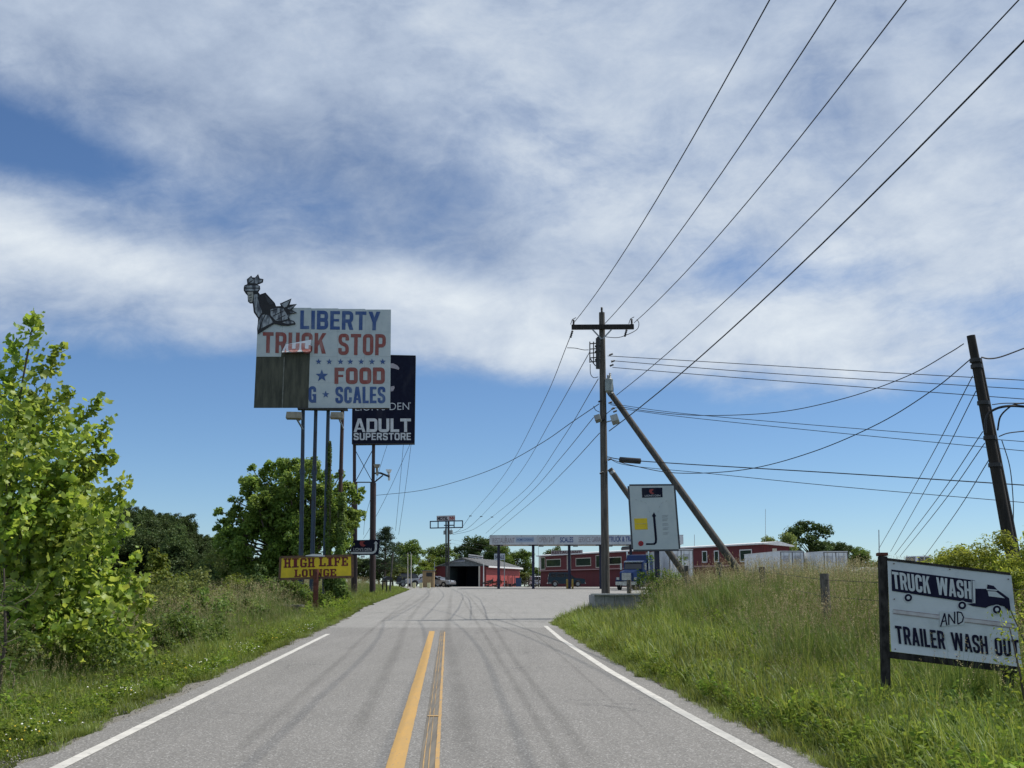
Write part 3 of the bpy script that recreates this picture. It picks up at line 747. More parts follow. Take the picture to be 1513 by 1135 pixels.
for (xa, xb) in ((523.0, 523.0), (551.4, 550.2)):
    (x0, z0), (x1, z1), (x2, z2) = PL_.xz(xa, 656), PL_.xz((xa + xb) / 2, 713), PL_.xz(xb, 864); g = MB()
    g.tube([(x0, .4, z0 + .1), (x1, .4, z1)], .13, 12); g.tube([(x1, .4, z1), (x2, .4, z2 - 1.0)], .235, 14)
    g.build('post', M_wood_dark if False else mat('dark_maroon_post', (.035, .022, .024), (.06, .035, .032), .6, scale=3, stretch=(1, 1, .3)), ld, smooth=True)
(xa, za), (xb, zb), (xc, zc), (xd, zd) = PL_.xz(524, 664), PL_.xz(550, 712), PL_.xz(550, 664), PL_.xz(524, 712)
for p, q, w in (((xa, za), (xb, zb), .05), ((xc, zc), (xd, zd), .05), ((xd, zd), (xb, zb), .08)):
    g = MB(); g.beam((p[0], .4, p[1]), (q[0], .4, q[1]), w); g.build('brace', M_black, ld)
g = MB(); p0, p1, p2, p3 = PL_.xz(552, 699), PL_.xz(562, 699), PL_.xz(575.5, 705), PL_.xz(553, 712)
g.beam((p0[0], .3, p0[1]), (p1[0], 0, p1[1]), .12); g.beam((p1[0], 0, p1[1]), (p2[0], -.4, p2[1]), .14); g.beam((p1[0] + .2, -.1, p1[1] - .2), (p3[0], .3, p3[1]), .08)
arm = g.build('lamp_arm', M_black, ld)
for (x, y, s) in ((557.2, 688.8, .45), (574.7, 696.2, .40)):
    a = PL_.xz(x, y); g = MB(); g.prism([(a[0] - s * .55, a[1] + s * .2), (a[0] + s * .55, a[1] + s * .2), (a[0] + s * .35, a[1] - s * .3), (a[0] - s * .35, a[1] - s * .3)], -.6, .0)
    g.tube([(a[0], -.3, a[1] - .1), (a[0] + .05, -.2, a[1] - .75)], .09, 8); g.build('floodlight', M_white if s < .43 else M_lamp, arm)
# small arrow sign fixed to the posts
PS = Plane(540, 820, 82.9, R(3))
sa = PS.thing('arrow_sign', 'small navy board with white bent arrow hung low on the dark posts', 'sign')
plate(PS, sa, 'board', [(522.4, 798.3), (561.4, 797.4), (559.2, 820), (517.6, 820.6)], M_navy, -.05, .1)
text_px(PS, sa, "LION'S DEN", 522, 809.6, 548.8, 814.4, M_greyletter, bold=.0, y=-.056)
M_lr = mat('logo_red', (.32, .05, .05), (.25, .05, .05), .5, bump=0)
plate(PS, sa, 'logo', [(532.2, 800), (535, 799.6), (539.6, 800.4), (536, 802), (537.6, 804.4), (540.5, 805.6), (537.5, 808), (533.6, 806.8), (531.4, 803.6)], M_lr, -.06, -.051)
plate(PS, sa, 'arrow', [(518.8, 815.6), (550, 815.6), (552.8, 814.2), (553.9, 811), (553.9, 803.4), (552.3, 803.4), (555.4, 799.4), (558.6, 803.4), (557.2, 803.4), (557.0, 812), (555, 816.4), (551, 818.6), (518.4, 818.6)], M_greyletter, -.06, -.051)
plate(PS, sa, 'mounting_plate', [(533, 821), (539, 821), (539, 824), (533, 824)], M_white, -.05, .0)

# ------------------------------------------------------------------ yellow lounge sign
PH = Plane(467, 856, 50, R(4))
hs_ = PH.thing('yellow_sign', 'yellow sign with dark red HIGH LIFE LOUNGE letters on a rusty post', 'sign')
plate(PH, hs_, 'board', [(414.8, 823.5), (520.3, 820.9), (521, 852.2), (413.2, 855.8)], M_yellow, -.06, .06)
q = PH.poly([(414.8, 823.5), (520.3, 820.9), (521, 852.2), (413.2, 855.8)])
for i in range(4):
    g = MB(); a, b = q[i], q[(i + 1) % 4]; g.beam((a[0], -.05, a[1]), (b[0], -.05, b[1]), .045, .1); g.build('frame_rail', M_trim, hs_)
def slab_text(pl, par, txt, quad, m, y):   # heavy letters with slab feet
    o = text_quad(pl, par, txt, quad, m, bold=.03, y=y)
    return o
def serif_word(words, m):
    # block letters built of bars with slab serifs; units: letter box 0..1 x 0..1
    G = {'H': [(.12,.0,.36,1),(.64,0,.88,1),(.3,.42,.7,.58),(0,0,.46,.13),(.54,0,1,.13),(0,.87,.46,1),(.54,.87,1,1)],
         'I': [(.28,0,.72,1),(.05,0,.95,.13),(.05,.87,.95,1)],
         'G': [(.08,.12,.36,.88),(.2,0,.8,.16),(.2,.84,.82,1),(.68,.05,.94,.46),(.5,.38,1,.5),(.72,.66,.94,.95)],
         'L': [(.12,0,.4,1),(0,0,.9,.14),(0,.87,.52,1),(.74,0,.96,.36)],
         'F': [(.12,0,.4,1),(0,0,.52,.13),(0,.86,.92,1),(.74,.66,.94,1),(.3,.42,.7,.56),(.6,.34,.74,.66)],
         'E': [(.12,0,.4,1),(0,0,.92,.14),(0,.86,.92,1),(.74,.68,.94,1),(.74,0,.96,.34),(.3,.43,.66,.57),(.58,.34,.7,.66)],
         'O': [(.06,.14,.34,.86),(.66,.14,.94,.86),(.18,0,.82,.18),(.18,.82,.82,1)],
         'U': [(.12,.12,.38,1),(.64,.12,.88,1),(.2,0,.8,.16),(0,.87,.48,1),(.54,.87,1,1)],
         'N': [(.1,0,.28,1),(.72,0,.9,1),(0,0,.4,.12),(0,.88,.4,1),(.6,.88,1,1)]}
    for txt, (x0, y0, x1, y1), sl in words:
        w = (x1 - x0) / len(txt); k = 0
        for ch in txt:
            g = MB(); bx = x0 + k * w; k += 1; ww = w * .93; lay = 0
            for (a, b, c, d) in G[ch]:
                P = [(bx + a * ww, y1 - (y1 - y0) * b), (bx + c * ww, y1 - (y1 - y0) * b), (bx + c * ww, y1 - (y1 - y0) * d), (bx + a * ww, y1 - (y1 - y0) * d)]
                P = [(px, py + sl * (px - x0)) for px, py in P]; lay += 1
                g.prism(PH.poly(P), -.075 - .0006 * lay, -.061)
            if ch == 'N':
                P = [(bx + .1 * ww, y0), (bx + .36 * ww, y0), (bx + .9 * ww, y1), (bx + .64 * ww, y1)]
                g.prism(PH.poly([(px, py + sl * (px - x0)) for px, py in P]), -.079, -.061)
            g.build('letter', m, hs_)
serif_word([('HIGH', (419.6, 825.4, 466.4, 839.0), -.02), ('LIFE', (471.6, 823.9, 515.6, 837.0), -.02), ('LOUNGE', (435.2, 841.6, 498.2, 852.6), -.015)], M_maroon)
(x0, z0), (x1, z1) = PH.xz(468, 841), PH.xz(467, 892); g = MB(); g.tube([(x0, -.17, z0), (x1, -.17, z1 - .4)], .12, 10); g.build('post', M_rust, hs_, smooth=True)
(x0, z0), (x1, z1) = PH.xz(452, 821), PH.xz(480, 821.5); g = MB(); g.prism([(x0, z0), (x0 + .3, z0 + .07), (x1 - .2, z0 + .06), (x1, z1), (x1, z1 - .03), (x0, z0 - .03)], -.1, .1); g.build('cap_strip', M_whitetrim, hs_)

# ------------------------------------------------------------------ white direction board
PD = Plane(968, 812, 37.5, R(-3))
db = PD.thing('direction_sign', 'white board with dark bent arrow and yellow square beside the utility pole', 'sign')
plate(PD, db, 'board', [(929.7, 718.3), (995.2, 717.8), (1002.8, 811.6), (935.6, 812.4)], M_panel, -.03, .05)
q = PD.poly([(929.7, 718.3), (995.2, 717.8), (1002.8, 811.6), (935.6, 812.4)]); g = MB()
for i in range(4): a, b = q[i], q[(i + 1) % 4]; g.beam((a[0], -.0, a[1]), (b[0], -.0, b[1]), .045, .12)
g.build('frame', mat('dark_frame', (.07, .08, .09), (.05, .05, .06), .6), db)
def Z3(x, y): return (800 + x / 4.203, 660 + y / 4.203)
Zq = lambda L: [Z3(*p) for p in L]
plate(PD, db, 'logo_panel', Zq([(622, 257), (750, 255), (752, 315), (625, 318)]), M_navy, -.036, -.031)
plate(PD, db, 'logo', Zq([(672,266),(692,264),(697,270),(684,276),(690,286),(700,290),(688,296),(674,290),(667,278)]), M_lr, -.044, -.037)
text_quad(PD, db, "LION'S DEN", Zq([(642, 300), (738, 298), (738, 310), (642, 312)]), M_greyletter, bold=0, y=-.041)
plate(PD, db, 'yellow_square', Zq([(575, 447), (655, 445), (660, 514), (580, 516)]), M_yellow, -.038, -.031)
text_quad(PD, db, 'EXIT 105', Zq([(585, 474), (648, 472), (650, 484), (587, 486)]) , mat('pale_yellow_print', (.62, .5, .15), None, .6, bump=0), bold=0, y=-.041) if False else None
plate(PD, db, 'yellow_bar', Zq([(583, 478), (650, 476), (650, 481), (583, 483)]), mat('pale_yellow_print', (.62, .5, .15), None, .6, bump=0), -.042, -.039)
ci = [(617 + 16.5 * math.cos(a * math.pi / 10), 602 + 16.5 * math.sin(a * math.pi / 10)) for a in range(20)]
plate(PD, db, 'red_dot', Zq(ci), mat('dot_red', (.36, .02, .03), None, .5, bump=0), -.038, -.031)
text_quad(PD, db, 'A', Zq([(610, 594), (624, 594), (624, 611), (610, 611)]), mat('dot_print', (.10, .02, .03), None, .5, bump=0), y=-.041)
plate(PD, db, 'arrow', Zq([(649, 600), (694, 600), (703, 594), (704, 575), (692, 437), (685, 432), (698, 408), (712, 432), (706, 436), (718, 575), (716, 598), (704, 610), (649, 611)]), M_navy, -.038, -.031)
M_faint = mat('faint_grey_print', (.40, .44, .46), None, .6, bump=0)
for i, yy in enumerate((427, 449, 478, 504, 533)):
    for j in range(2):
        g_ = [(749 + i * 1.2, yy + j * 9), (787 - (i * 3 + j * 5) % 9 + i * 1.5, yy - 3 + j * 9), (787 - (i * 3 + j * 5) % 9 + i * 1.5, yy + 2 + j * 9), (749 + i * 1.2, yy + 5 + j * 9)]
        plate(PD, db, 'print_line', Zq(g_), M_faint, -.036, -.031)
for s in (-1, 1):
    for k in range(5):
        a = (697 + s * (26 + [0, 6, 20, 46, 80][k]), 408 - [0, 30, 56, 70, 78][k]); b = (a[0] + s * [3, 8, 14, 14, 12][k] * .8, a[1] - [12, 12, 8, 2, 1][k])
        plate(PD, db, 'dash', Zq([(a[0], a[1]), (b[0], b[1]), (b[0] + 2, b[1] + 3), (a[0] + 2, a[1] + 3)]), M_faint, -.036, -.031)
(x0, z0), (x1, z1) = PD.xz(968.5, 740), PD.xz(972, 858); g = MB(); g.beam((x0, .12, z0), (x1, .12, z1 - .5), .17, .12, up=(0, 1, 0)); g.build('post', M_navypost, db)

# ------------------------------------------------------------------ truck wash sign
PT = Plane(1400, 900, 13, R(-4), tilt=R(-3))
PT.thin = True
tw = PT.thing('truck_wash_sign', 'sagging white hand painted sign reading TRUCK WASH AND TRAILER WASH OUT', 'sign')
TL, TR, BR, BL = (1310.7, 828.0), (1493.5, 849.9), (1509.3, 986.0), (1316.2, 962.6)
def tq(u, v):       # fraction across / down the sheet -> photo point
    return ((TL[0] * (1 - u) + TR[0] * u) * (1 - v) + (BL[0] * (1 - u) + BR[0] * u) * v, (TL[1] * (1 - u) + TR[1] * u) * (1 - v) + (BL[1] * (1 - u) + BR[1] * u) * v)
m, N, out = new_mat('dented_sheet_metal')
p = N.n('ShaderNodeBsdfPrincipled'); N.t.links.new(p.outputs[0], out.inputs[0]); tc = N.n('ShaderNodeTexCoord').outputs['Object']
N.put(p.inputs['Base Color'], N.mix(N.ss(N.noise(tc, 2.2, 7, .65), .45, .75), (.52, .56, .58, 1), (.42, .46, .48, 1)))
p.inputs['Roughness'].default_value = .38; p.inputs['Specular IOR Level'].default_value = .5
b = N.n('ShaderNodeBump'); b.inputs['Strength'].default_value = .35; b.inputs['Distance'].default_value = .05; N.put(b.inputs['Height'], N.noise(tc, 3.0, 2, .5)); N.put(p.inputs['Normal'], b.outputs[0])
M_sheet = m
g = MB(); nu, nv = 28, 20; vs = []
from mathutils import noise as mnoise
for j in range(nv + 1):
    for i in range(nu + 1):
        x, z = PT.xz(*tq(i / nu, j / nv))
        y = -.012 + .005 * mnoise.noise(Vector((x * 2.2, z * 2.2, 4)))
        if j > nv - 2: y -= .008 * (j - nv + 2)
        vs.append((x, y, z))
g.add(vs, [(j * (nu + 1) + i, (j + 1) * (nu + 1) + i, (j + 1) * (nu + 1) + i + 1, j * (nu + 1) + i + 1) for j in range(nv) for i in range(nu)])
g.build('metal_sheet', M_sheet, tw, smooth=True, fixn=False)
def T4(x, y): return (1270 + x / 4.053, 780 + y / 4.053)
M_wn = mat('painted_navy', (.007, .007, .024), (.014, .014, .038), .6, scale=4, bump=0, spec=.1)
M_wl = mat('sheet_letter', (.52, .56, .58), (.44, .48, .5), .5, scale=4, bump=0)
T = lambda L: [T4(*p) for p in L]
plate(PT, tw, 'painted_box', T([(188, 250), (688, 316), (690, 452), (192, 378)]), M_wn, -.027, -.02)
plate(PT, tw, 'painted_edge', T([(664, 316), (688, 318), (690, 452), (672, 449)]), M_wl, -.0295, -.0275)
plate(PT, tw, 'painted_edge', T([(668, 312), (672, 313), (678, 444), (674, 444)]), M_wn, -.032, -.030)
heavy(PT, tw, 'TRUCK', T([(190, 262), (415, 292), (424, 396), (200, 364)]), M_wl, wide=.44, t=.165, gap=.06, y=-.031)
heavy(PT, tw, 'WASH', T([(455, 296), (662, 322), (668, 428), (462, 400)]), M_wl, wide=.44, t=.165, gap=.05, y=-.031)
plate(PT, tw, 'painted_cab', T([(684, 364), (760, 366), (762, 340), (800, 348), (822, 372), (860, 398), (892, 422), (902, 496), (884, 496), (862, 470), (812, 460), (770, 470), (752, 480), (672, 468), (640, 455), (690, 452)]), M_wn, -.026, -.02)
plate(PT, tw, 'painted_window', T([(764, 380), (812, 382), (866, 422), (770, 410)]), M_wl, -.030, -.0265)
plate(PT, tw, 'painted_window', T([(756, 366), (824, 372), (820, 378), (758, 374)]), M_wl, -.030, -.0265)
for cx_, cy_, r_ in ((289, 419, 23), (611, 465, 24), (819, 490, 25)):
    ring = lambda q, k: [(cx_ + q * math.cos(a * math.pi / 10) + (0), cy_ + q * math.sin(a * math.pi / 10)) for a in range(20)]
    plate(PT, tw, 'painted_wheel', T(ring(r_ + 4, 0)), M_wl, -.0275, -.0265); plate(PT, tw, 'painted_wheel', T(ring(r_, 0)), M_wn, -.030, -.028); plate(PT, tw, 'painted_wheel', T(ring(r_ * .45, 0)), M_wl, -.033, -.0305)
M_stripe = mat('dull_red_stripe', (.30, .24, .24), (.20, .12, .12), .6, scale=8, bump=0); M_faded = mat('faded_pink_band', (.50, .50, .51), (.42, .40, .41), .6, scale=8, bump=0)
for L, mm in (([(198, 488), (930, 574), (930, 577), (198, 491)], M_stripe), ([(198, 511), (930, 600), (930, 603), (198, 514)], M_stripe), ([(200, 492), (930, 578), (930, 599), (200, 510)], M_faded)):
    plate(PT, tw, 'painted_stripe', T(L), mm, -.026, -.021)
plate(PT, tw, 'painted_patch', T([(476, 500), (624, 512), (624, 580), (476, 592)]), M_wl, -.0285, -.0265)
def stroke(pts, w, y=-.0195, m=M_wn, nm='lettering'):
    g = MB(); P = [PT.xz(*T4(*p)) for p in pts]
    for a, b in zip(P, P[1:]): g.beam((a[0], y, a[1]), (b[0], y, b[1]), .004, w, up=(b[1] - a[1], 0, -(b[0] - a[0])) if False else (0, 1, 0)) if False else g.tube([(a[0], y, a[1]), (b[0], y, b[1])], w / 2, 6)
    return g.build(nm, m, tw)
stroke([(482, 592), (506, 512), (519, 584)], .017); stroke([(487, 563), (516, 556)], .015)
stroke([(531, 582), (530, 516), (566, 574), (566, 503)], .017); stroke([(585, 577), (582, 503), (606, 508), (619, 535), (612, 562), (585, 577)], .016)
heavy(PT, tw, 'TRAILER', T([(208, 585), (500, 619), (512, 728), (220, 692)]), M_wn, wide=.44, t=.16, gap=.075, y=-.033)
heavy(PT, tw, 'WASH', T([(540, 624), (758, 649), (768, 758), (556, 732)]), M_wn, wide=.46, t=.16, gap=.05, y=-.033)
heavy(PT, tw, 'OUT', T([(802, 656), (948, 672), (956, 776), (812, 764)]), M_wn, wide=.46, t=.16, gap=.09, y=-.033)
def timber(nm, a, b, w, h, y, m=None):
    (xa, za), (xb, zb) = PT.xz(*a), PT.xz(*b); g = MB(); g.beam((xa, y, za), (xb, y, zb), w, h, up=(0, 1, 0)); return g.build(nm, m or M_dtim, tw)
M_dtim = mat('dark_timber', (.018, .017, .017), (.05, .046, .043), .9, spec=.1, scale=7, stretch=(2, 2, 1), bump=.6)
timber('post', (1305.5, 822), (1311.8, 1075), .092, .09, .045); timber('post', (1492, 986), (1494, 1060), .10, .09, .06)
timber('rail', (1311, 826.6), (1492, 848.2), .03, .09, .025); timber('rail', (1312, 967.2), (1507.5, 990.4), .075, .09, .028)
g = MB(); (xa, za) = PT.xz(1304.5, 821); g.box(xa - .055, xa + .06, -.01, .10, za, za + .035); g.build('post_cap', M_rust, tw)
for (u, v) in ((.05, .03), (.04, .42), (.97, .05), (.5, .02), (.03, .97), (.96, .95), (.5, .97)):
    (xa, za) = PT.xz(*tq(u, v)); g = MB(); g.tube([(xa, -.02, za), (xa, -.032, za)], .007, 8); g.build('nail', M_rust, tw)
# ------------------------------------------------------------------ utility poles and their gear
def insulator(g, p, d=(0, 0, 1), L=.22, r=.05):
    p = Vector(p); d = Vector(d).normalized(); pts = []; rs = []
    for k in range(9): pts.append(p + d * L * k / 8); rs.append(r if k % 2 else r * .55)
    g.tube(pts, rs, 8)
YP = 42.0
top = at(889.2, 462, YP); bot = at(895, 880, YP)
up_ = thing('utility_pole', 'tall grey wooden utility pole with crossarm standing behind the low concrete wall', 'utility pole', (bot.x, YP, bot.z - .3))
g = MB(); pts = [top.lerp(bot, k / 8) for k in range(9)]; pts.append(bot - Vector((0, 0, .5)))
g.tube(pts, [.115 + .006 * k for k in range(10)], 14); g.build('pole', M_wood_pole, up_, smooth=True, world=True)
a, b = at(844.5, 483.6, YP - .2), at(936.5, 483, YP - .2); g = MB(); g.beam(a, b, .12, .19); g.build('crossarm', M_wood_dark, up_, world=True)
for s in (-1, 1):
    g = MB(); c = at(889.5 + s * 14, 487, YP - .28); g.beam(c, at(889.5 + s * 1, 501, YP - .15), .03, .05); g.build('brace', M_steel, up_, world=True)
for (x, y) in ((847.5, 479.5), (933.5, 478.5)):
    g = MB(); insulator(g, at(x, y + 1, YP - .2)); c = at(x, y, YP - .2); g.tube([c + Vector((-.12, 0, 0)), c + Vector((-.05, 0, .2)), c + Vector((.1, 0, .28))], .015, 5); g.build('insulator', M_black, up_, smooth=True, world=True)
g = MB(); insulator(g, top + Vector((0, 0, -.02)), L=.24, r=.055); g.build('insulator', M_black, up_, smooth=True, world=True)
for (x, y) in ((846, 491.5), (926, 490)):
    g = MB(); insulator(g, at(x, y - 3, YP - .3), d=(-.3, .1, -1), L=.3, r=.05); g.build('insulator', M_black, up_, smooth=True, world=True)
# cut-out switch rack on the left
g = MB()
for py in (508, 516, 522, 529, 535): g.beam(at(871, py, YP - .2), at(886, py - 1, YP - .1), .05, .035)
for px in (871.5, 877): g.beam(at(px, 505, YP - .2), at(px, 536, YP - .2), .04, .04)
g.beam(at(872, 530, YP - .2), at(880, 541, YP - .2), .035)
g.build('switch_rack', M_black, up_, world=True)
g = MB(); g.tube([at(883.6, 500, YP - .3), at(883.6, 545, YP - .3)], [.09, .085], 8); g.tube([at(883.6, 500, YP - .3), at(883.6, 498, YP - .3)], .05, 8)
g.build('switch_body', M_black, up_, smooth=True, world=True)
for py in (512, 520, 532):
    g = MB(); insulator(g, at(879, py, YP - .32), d=(1, 0, .1), L=.22, r=.05); g.build('insulator', M_wood_dark, up_, smooth=True, world=True)
M_tank = mat('transformer_grey', (.30, .34, .33), (.22, .25, .25), .45, .2, scale=4, dirt=(.2, .16, .12))
g = MB(); c0, c1 = at(899.8, 561, YP - .2), at(899.8, 578, YP - .2); g.tube([c0 + Vector((0, 0, .05)), c0, c1, c1 - Vector((0, 0, .05))], [.10, .16, .16, .11], 14)
tk = g.build('transformer', M_tank, up_, smooth=True, world=True)
g = MB(); insulator(g, at(901.5, 560, YP - .25), L=.24, r=.05); insulator(g, at(898.5, 560, YP - .1), L=.16, r=.05); g.build('bushing', M_steel, tk, smooth=True, world=True)
for (x, y, s) in ((908.5, 620.5, .3), (883.2, 619, .24)):
    c = at(x, y, YP - .25); g = MB(); g.beam(c + Vector((-s * .45, 0, -s * .1)), c + Vector((s * .45, -.05, s * .18)), s * .9, s * 1.0, up=(0, .5, 1)); g.beam(c, at(893, y + 4, YP), .04)
    g.build('junction_box' if x < 890 else 'floodlight', M_tank, up_, world=True)
for (x, y) in ((884.0, 594), (899, 596), (903, 605), (906, 609), (901, 541), (903, 535), (900, 525), (889, 622), (898, 680), (886, 700)):
    c = at(x, y, YP - .22); g = MB(); insulator(g, c, d=(.8, -.2, .3), L=.16, r=.045); g.build('clamp', M_black, up_, smooth=True, world=True)
g = MB()
for pl in ([(870, 517), (862, 517), (850, 514.5), (838, 514)], [(872, 538), (872.5, 552), (877, 558), (884, 557)], [(895, 498), (912, 499), (926, 495), (941, 487), (944, 478), (941, 472)], [(905, 565), (906, 575), (905.5, 583)], [(892, 620), (896, 612), (903, 606)], [(877, 600), (880, 606), (886, 609)]):
    g.tube(catmull([at(x, y, YP - .25) for x, y in pl], 5), .014, 5)
g.build('jumper_wire', M_wire, up_, world=True)
# two raking brace poles
def brace(a, b, r0, r1, lab):
    p, q = at(*a), at(*b); t = thing('brace_pole', lab, 'brace pole', (q.x, q.y, q.z - .3)); g = MB()
    g.tube([p, p.lerp(q, .5), q + (q - p).normalized() * .6], [r0, (r0 + r1) / 2, r1], 12); g.build('log', M_wood_brace, t, smooth=True, world=True)
    g = MB(); d = (q - p).normalized(); g.tube([p + d * .12, p + d * .22], r0 + .012, 12); g.build('steel_band', M_steel, t, world=True)
brace((899, 577, 42.1), (1096, 850, 40.5), .115, .15, 'long slanting wooden brace pole leaning from the utility pole top')
brace((901, 693, 41.9), (1020, 860, 41.5), .105, .13, 'shorter slanting wooden brace pole passing behind the white board')
# leaning pair at the right edge
YR = 28.0
q0, q1 = at(1434.5, 496, YR), at(1493, 812, YR)
lp = thing('utility_pole', 'dark leaning utility pole bundled with a second pole at the right edge', 'utility pole', (q1.x, YR, gz(q1.x, YR)))
g = MB(); g.tube([q0, q0.lerp(q1, .5), q1, q1 + (q1 - q0) * .35], [.11, .13, .15, .16], 14); g.build('pole', M_wood_dark, lp, smooth=True, world=True)
q2, q3 = at(1446, 530, YR + .35), at(1499, 806, YR + .35); g = MB(); g.tube([q2, q3, q3 + (q3 - q2) * .35], [.08, .10, .11], 12); g.build('pole', M_wood_dark, lp, smooth=True, world=True)
for py in (534, 543, 598, 650, 690):
    t = (py - 496) / 316; c = q0.lerp(q1, t); g = MB(); g.tube([c + Vector((0, 0, .05)), c - Vector((0, 0, .05))], .145 + .03 * t, 12); g.build('steel_band', M_black, lp, world=True)
for pl, r_ in (([(1456, 640), (1458, 615), (1472, 604), (1492, 600), (1515, 601), (1540, 604)], .035), ([(1474, 636), (1478, 616), (1490, 603), (1502, 597), (1530, 595)], .022),
               ([(1466, 598), (1484, 596), (1515, 596)], .014), ([(1476, 645), (1490, 640), (1515, 637)], .016), ([(1480, 650), (1492, 690), (1497, 740), (1497, 780)], .012), ([(1450, 528), (1462, 530), (1480, 527), (1515, 514)], .02)):
    g = MB(); g.tube(catmull([at(x, y, YR - .25) for x, y in pl], 6), r_, 6); g.build('cable_loop', M_wire, lp, smooth=True, world=True)

# ------------------------------------------------------------------ wires
def wire(pts, r, lab, group=None, k=14, name='power_line'):
    P = catmull([at(*p) for p in pts], k); g = MB(); g.tube(P, r, 5); o = g.build(name, M_wire, None, smooth=True)
    return tag(o, lab, 'wire', group)
def W_(px, py, Y): return (px, py, Y)
ends = [(1137, 0, 848, 477, 'leftmost overhead power line rising from the left end of the crossarm', 4), (1235, 0, 894, 478, 'second overhead line rising from the crossarm, above the pole top', 5),
        (1339, 0, 937, 477, 'third overhead line rising from the right end of the crossarm', 5), (1505, 0, 911, 584, 'fourth overhead line climbing to the upper right from below the transformer', 9), (1513, 60, 900, 637, 'lowest overhead line climbing to the right edge, thicker than the others', 11)]
for (xa, ya, xb, yb, lab, sg) in ends:
    A, B = at(xa, ya, 17.5), at(xb, yb, YP - .2); P = []
    for k in range(21):
        t = -.55 + 1.55 * k / 20; p = A.lerp(B, t); s = (t + .55) / 1.55
        z = -.9 * 4 * s * (1 - s); z0 = -.9 * 4 * (.55 / 1.55) * (1 - .55 / 1.55)
        p.z += z - z0 * (1 - max(0, t)) if t >= 0 else z - z0; P.append(p)
    g = MB(); g.tube(P, .0135 if sg < 11 else .019, 5); tag(g.build('power_line', M_wire, None, smooth=True), lab, 'wire')
far = [([(845, 492, YP), (800, 600, 62), (744, 703, 95), (695, 762, 148)], 'line sagging from the crossarm left end toward the motel sign'),
       ([(872, 519, YP), (815, 620, 62), (762, 707, 95), (711, 763, 148)], 'line sagging from the switch rack toward the motel sign'),
       ([(884, 560, YP), (830, 650, 62), (778, 722, 95), (727, 764, 148)], 'line sagging from below the switch rack toward the motel sign'),
       ([(877, 617, YP), (830, 675, 60), (780, 732, 85), (718, 788, 128)], 'line dropping from the junction box toward the long canopy'),
       ([(886, 640, YP), (835, 695, 60), (790, 738, 85), (722, 794, 128)], 'lowest line dropping from the pole toward the long canopy')]
for pp, lab in far: wire(pp, .016, lab)
for (a, b, lb_) in (((695, 762), (665, 790), 'left'), ((711, 763), (668, 788), 'middle'), ((727, 764), (669, 790), 'right')):
    wire([(a[0], a[1], 148), ((a[0] + b[0]) / 2, (a[1] + b[1]) / 2 + 6, 152), (b[0], b[1], 156)], .022, lb_ + ' of three thin line ends running from the spacers to the motel sign pole', 'line ends by the motel sign', 6)
for x, lb_ in ((695, 'left'), (711, 'middle'), (727, 'right')):
    c = at(x, 762.5 + (x - 695) * .05, 148); g = MB(); g.beam(c - Vector((.17, 0, 0)), c + Vector((.17, 0, 0)), .1); tag(g.build('line_spacer', M_black), lb_ + ' of three small black spacers on the lines right of the motel sign', 'spacer', 'line spacers')
wire([(885, 597, YP), (845, 624, 47), (800, 655, 52), (740, 688, 60), (680, 710, 68), (620, 725, 76), (556, 732, 83.4)], .017, 'long slack cable from the utility pole to the dark sign post')
rt = [([(898, 526, YP), (1100, 538, 39), (1300, 550, 36), (1530, 563, 33)], 'upper of the three parallel lines running right from the pole', .013),
      ([(903, 533, YP), (1100, 549, 39), (1300, 562, 36), (1530, 576, 33)], 'middle of the three parallel lines running right from the pole', .013),
      ([(905, 543, YP), (1100, 559, 39), (1300, 574, 36), (1530, 591, 33)], 'lowest of the three parallel lines running right from the pole', .013),
      ([(900, 596, YP), (1000, 610, 40), (1200, 628, 37), (1530, 654, 33)], 'cable running right just above the floodlight, upper of a pair', .011),
      ([(905, 602, YP), (1000, 615, 40), (1200, 636, 37), (1530, 668, 33)], 'cable running right just above the floodlight, lower of a pair', .011),
      ([(897, 675, YP), (920, 679, 41.6), (1000, 685, 40), (1250, 700, 36), (1530, 718, 33)], 'cable through the black splice case running to the right edge', .018),
      ([(898, 677, YP), (930, 688, 41.6), (1050, 700, 40), (1250, 720, 36), (1530, 744, 33)], 'lowest cable running right from beside the splice case', .011),
      ([(1435, 530, YR), (1380, 575, 30), (1300, 625, 32.5), (1200, 668, 35), (1100, 694, 37.5), (1000, 699, 40), (935, 688, 41.5), (900, 678, YP)], 'heavy sagging cable from the leaning pole down to the splice', .015),
      ([(1424, 508, YR), (1400, 523, 28.5), (1340, 556, 31), (1250, 588, 34), (1150, 609, 37), (1040, 614, 39.5), (960, 608, 41), (902, 598, YP)], 'upper sagging cable from the leaning pole top to the pole', .014)]
for pp, lab, r_ in rt: wire(pp, r_, lab, k=8)
a, b = at(915, 679.3, 41.55), at(947, 681.6, 41.2); g = MB(); g.tube([a, a.lerp(b, .03), a.lerp(b, .97), b], [.05, .11, .11, .05], 12); tag(g.build('splice_case', M_black, smooth=True), 'black cylindrical splice case hanging on the cable right of the pole', 'splice case')
for (a, b, lab) in (((1437, 556), (1298, 812), 'leftmost'), ((1442, 578), (1316, 815), 'second from the left'), ((1452, 638), (1322, 820), 'middle'), ((1455, 655), (1330, 822), 'fourth from the left'), ((1461, 680), (1362, 828), 'rightmost')):
    wire([(a[0], a[1], YR), ((a[0] + b[0]) / 2 + 1, (a[1] + b[1]) / 2 + 4, 38), (b[0], b[1], 62)], .013, lab + ' of the five lines fanning down left from the leaning pole', None, 8)
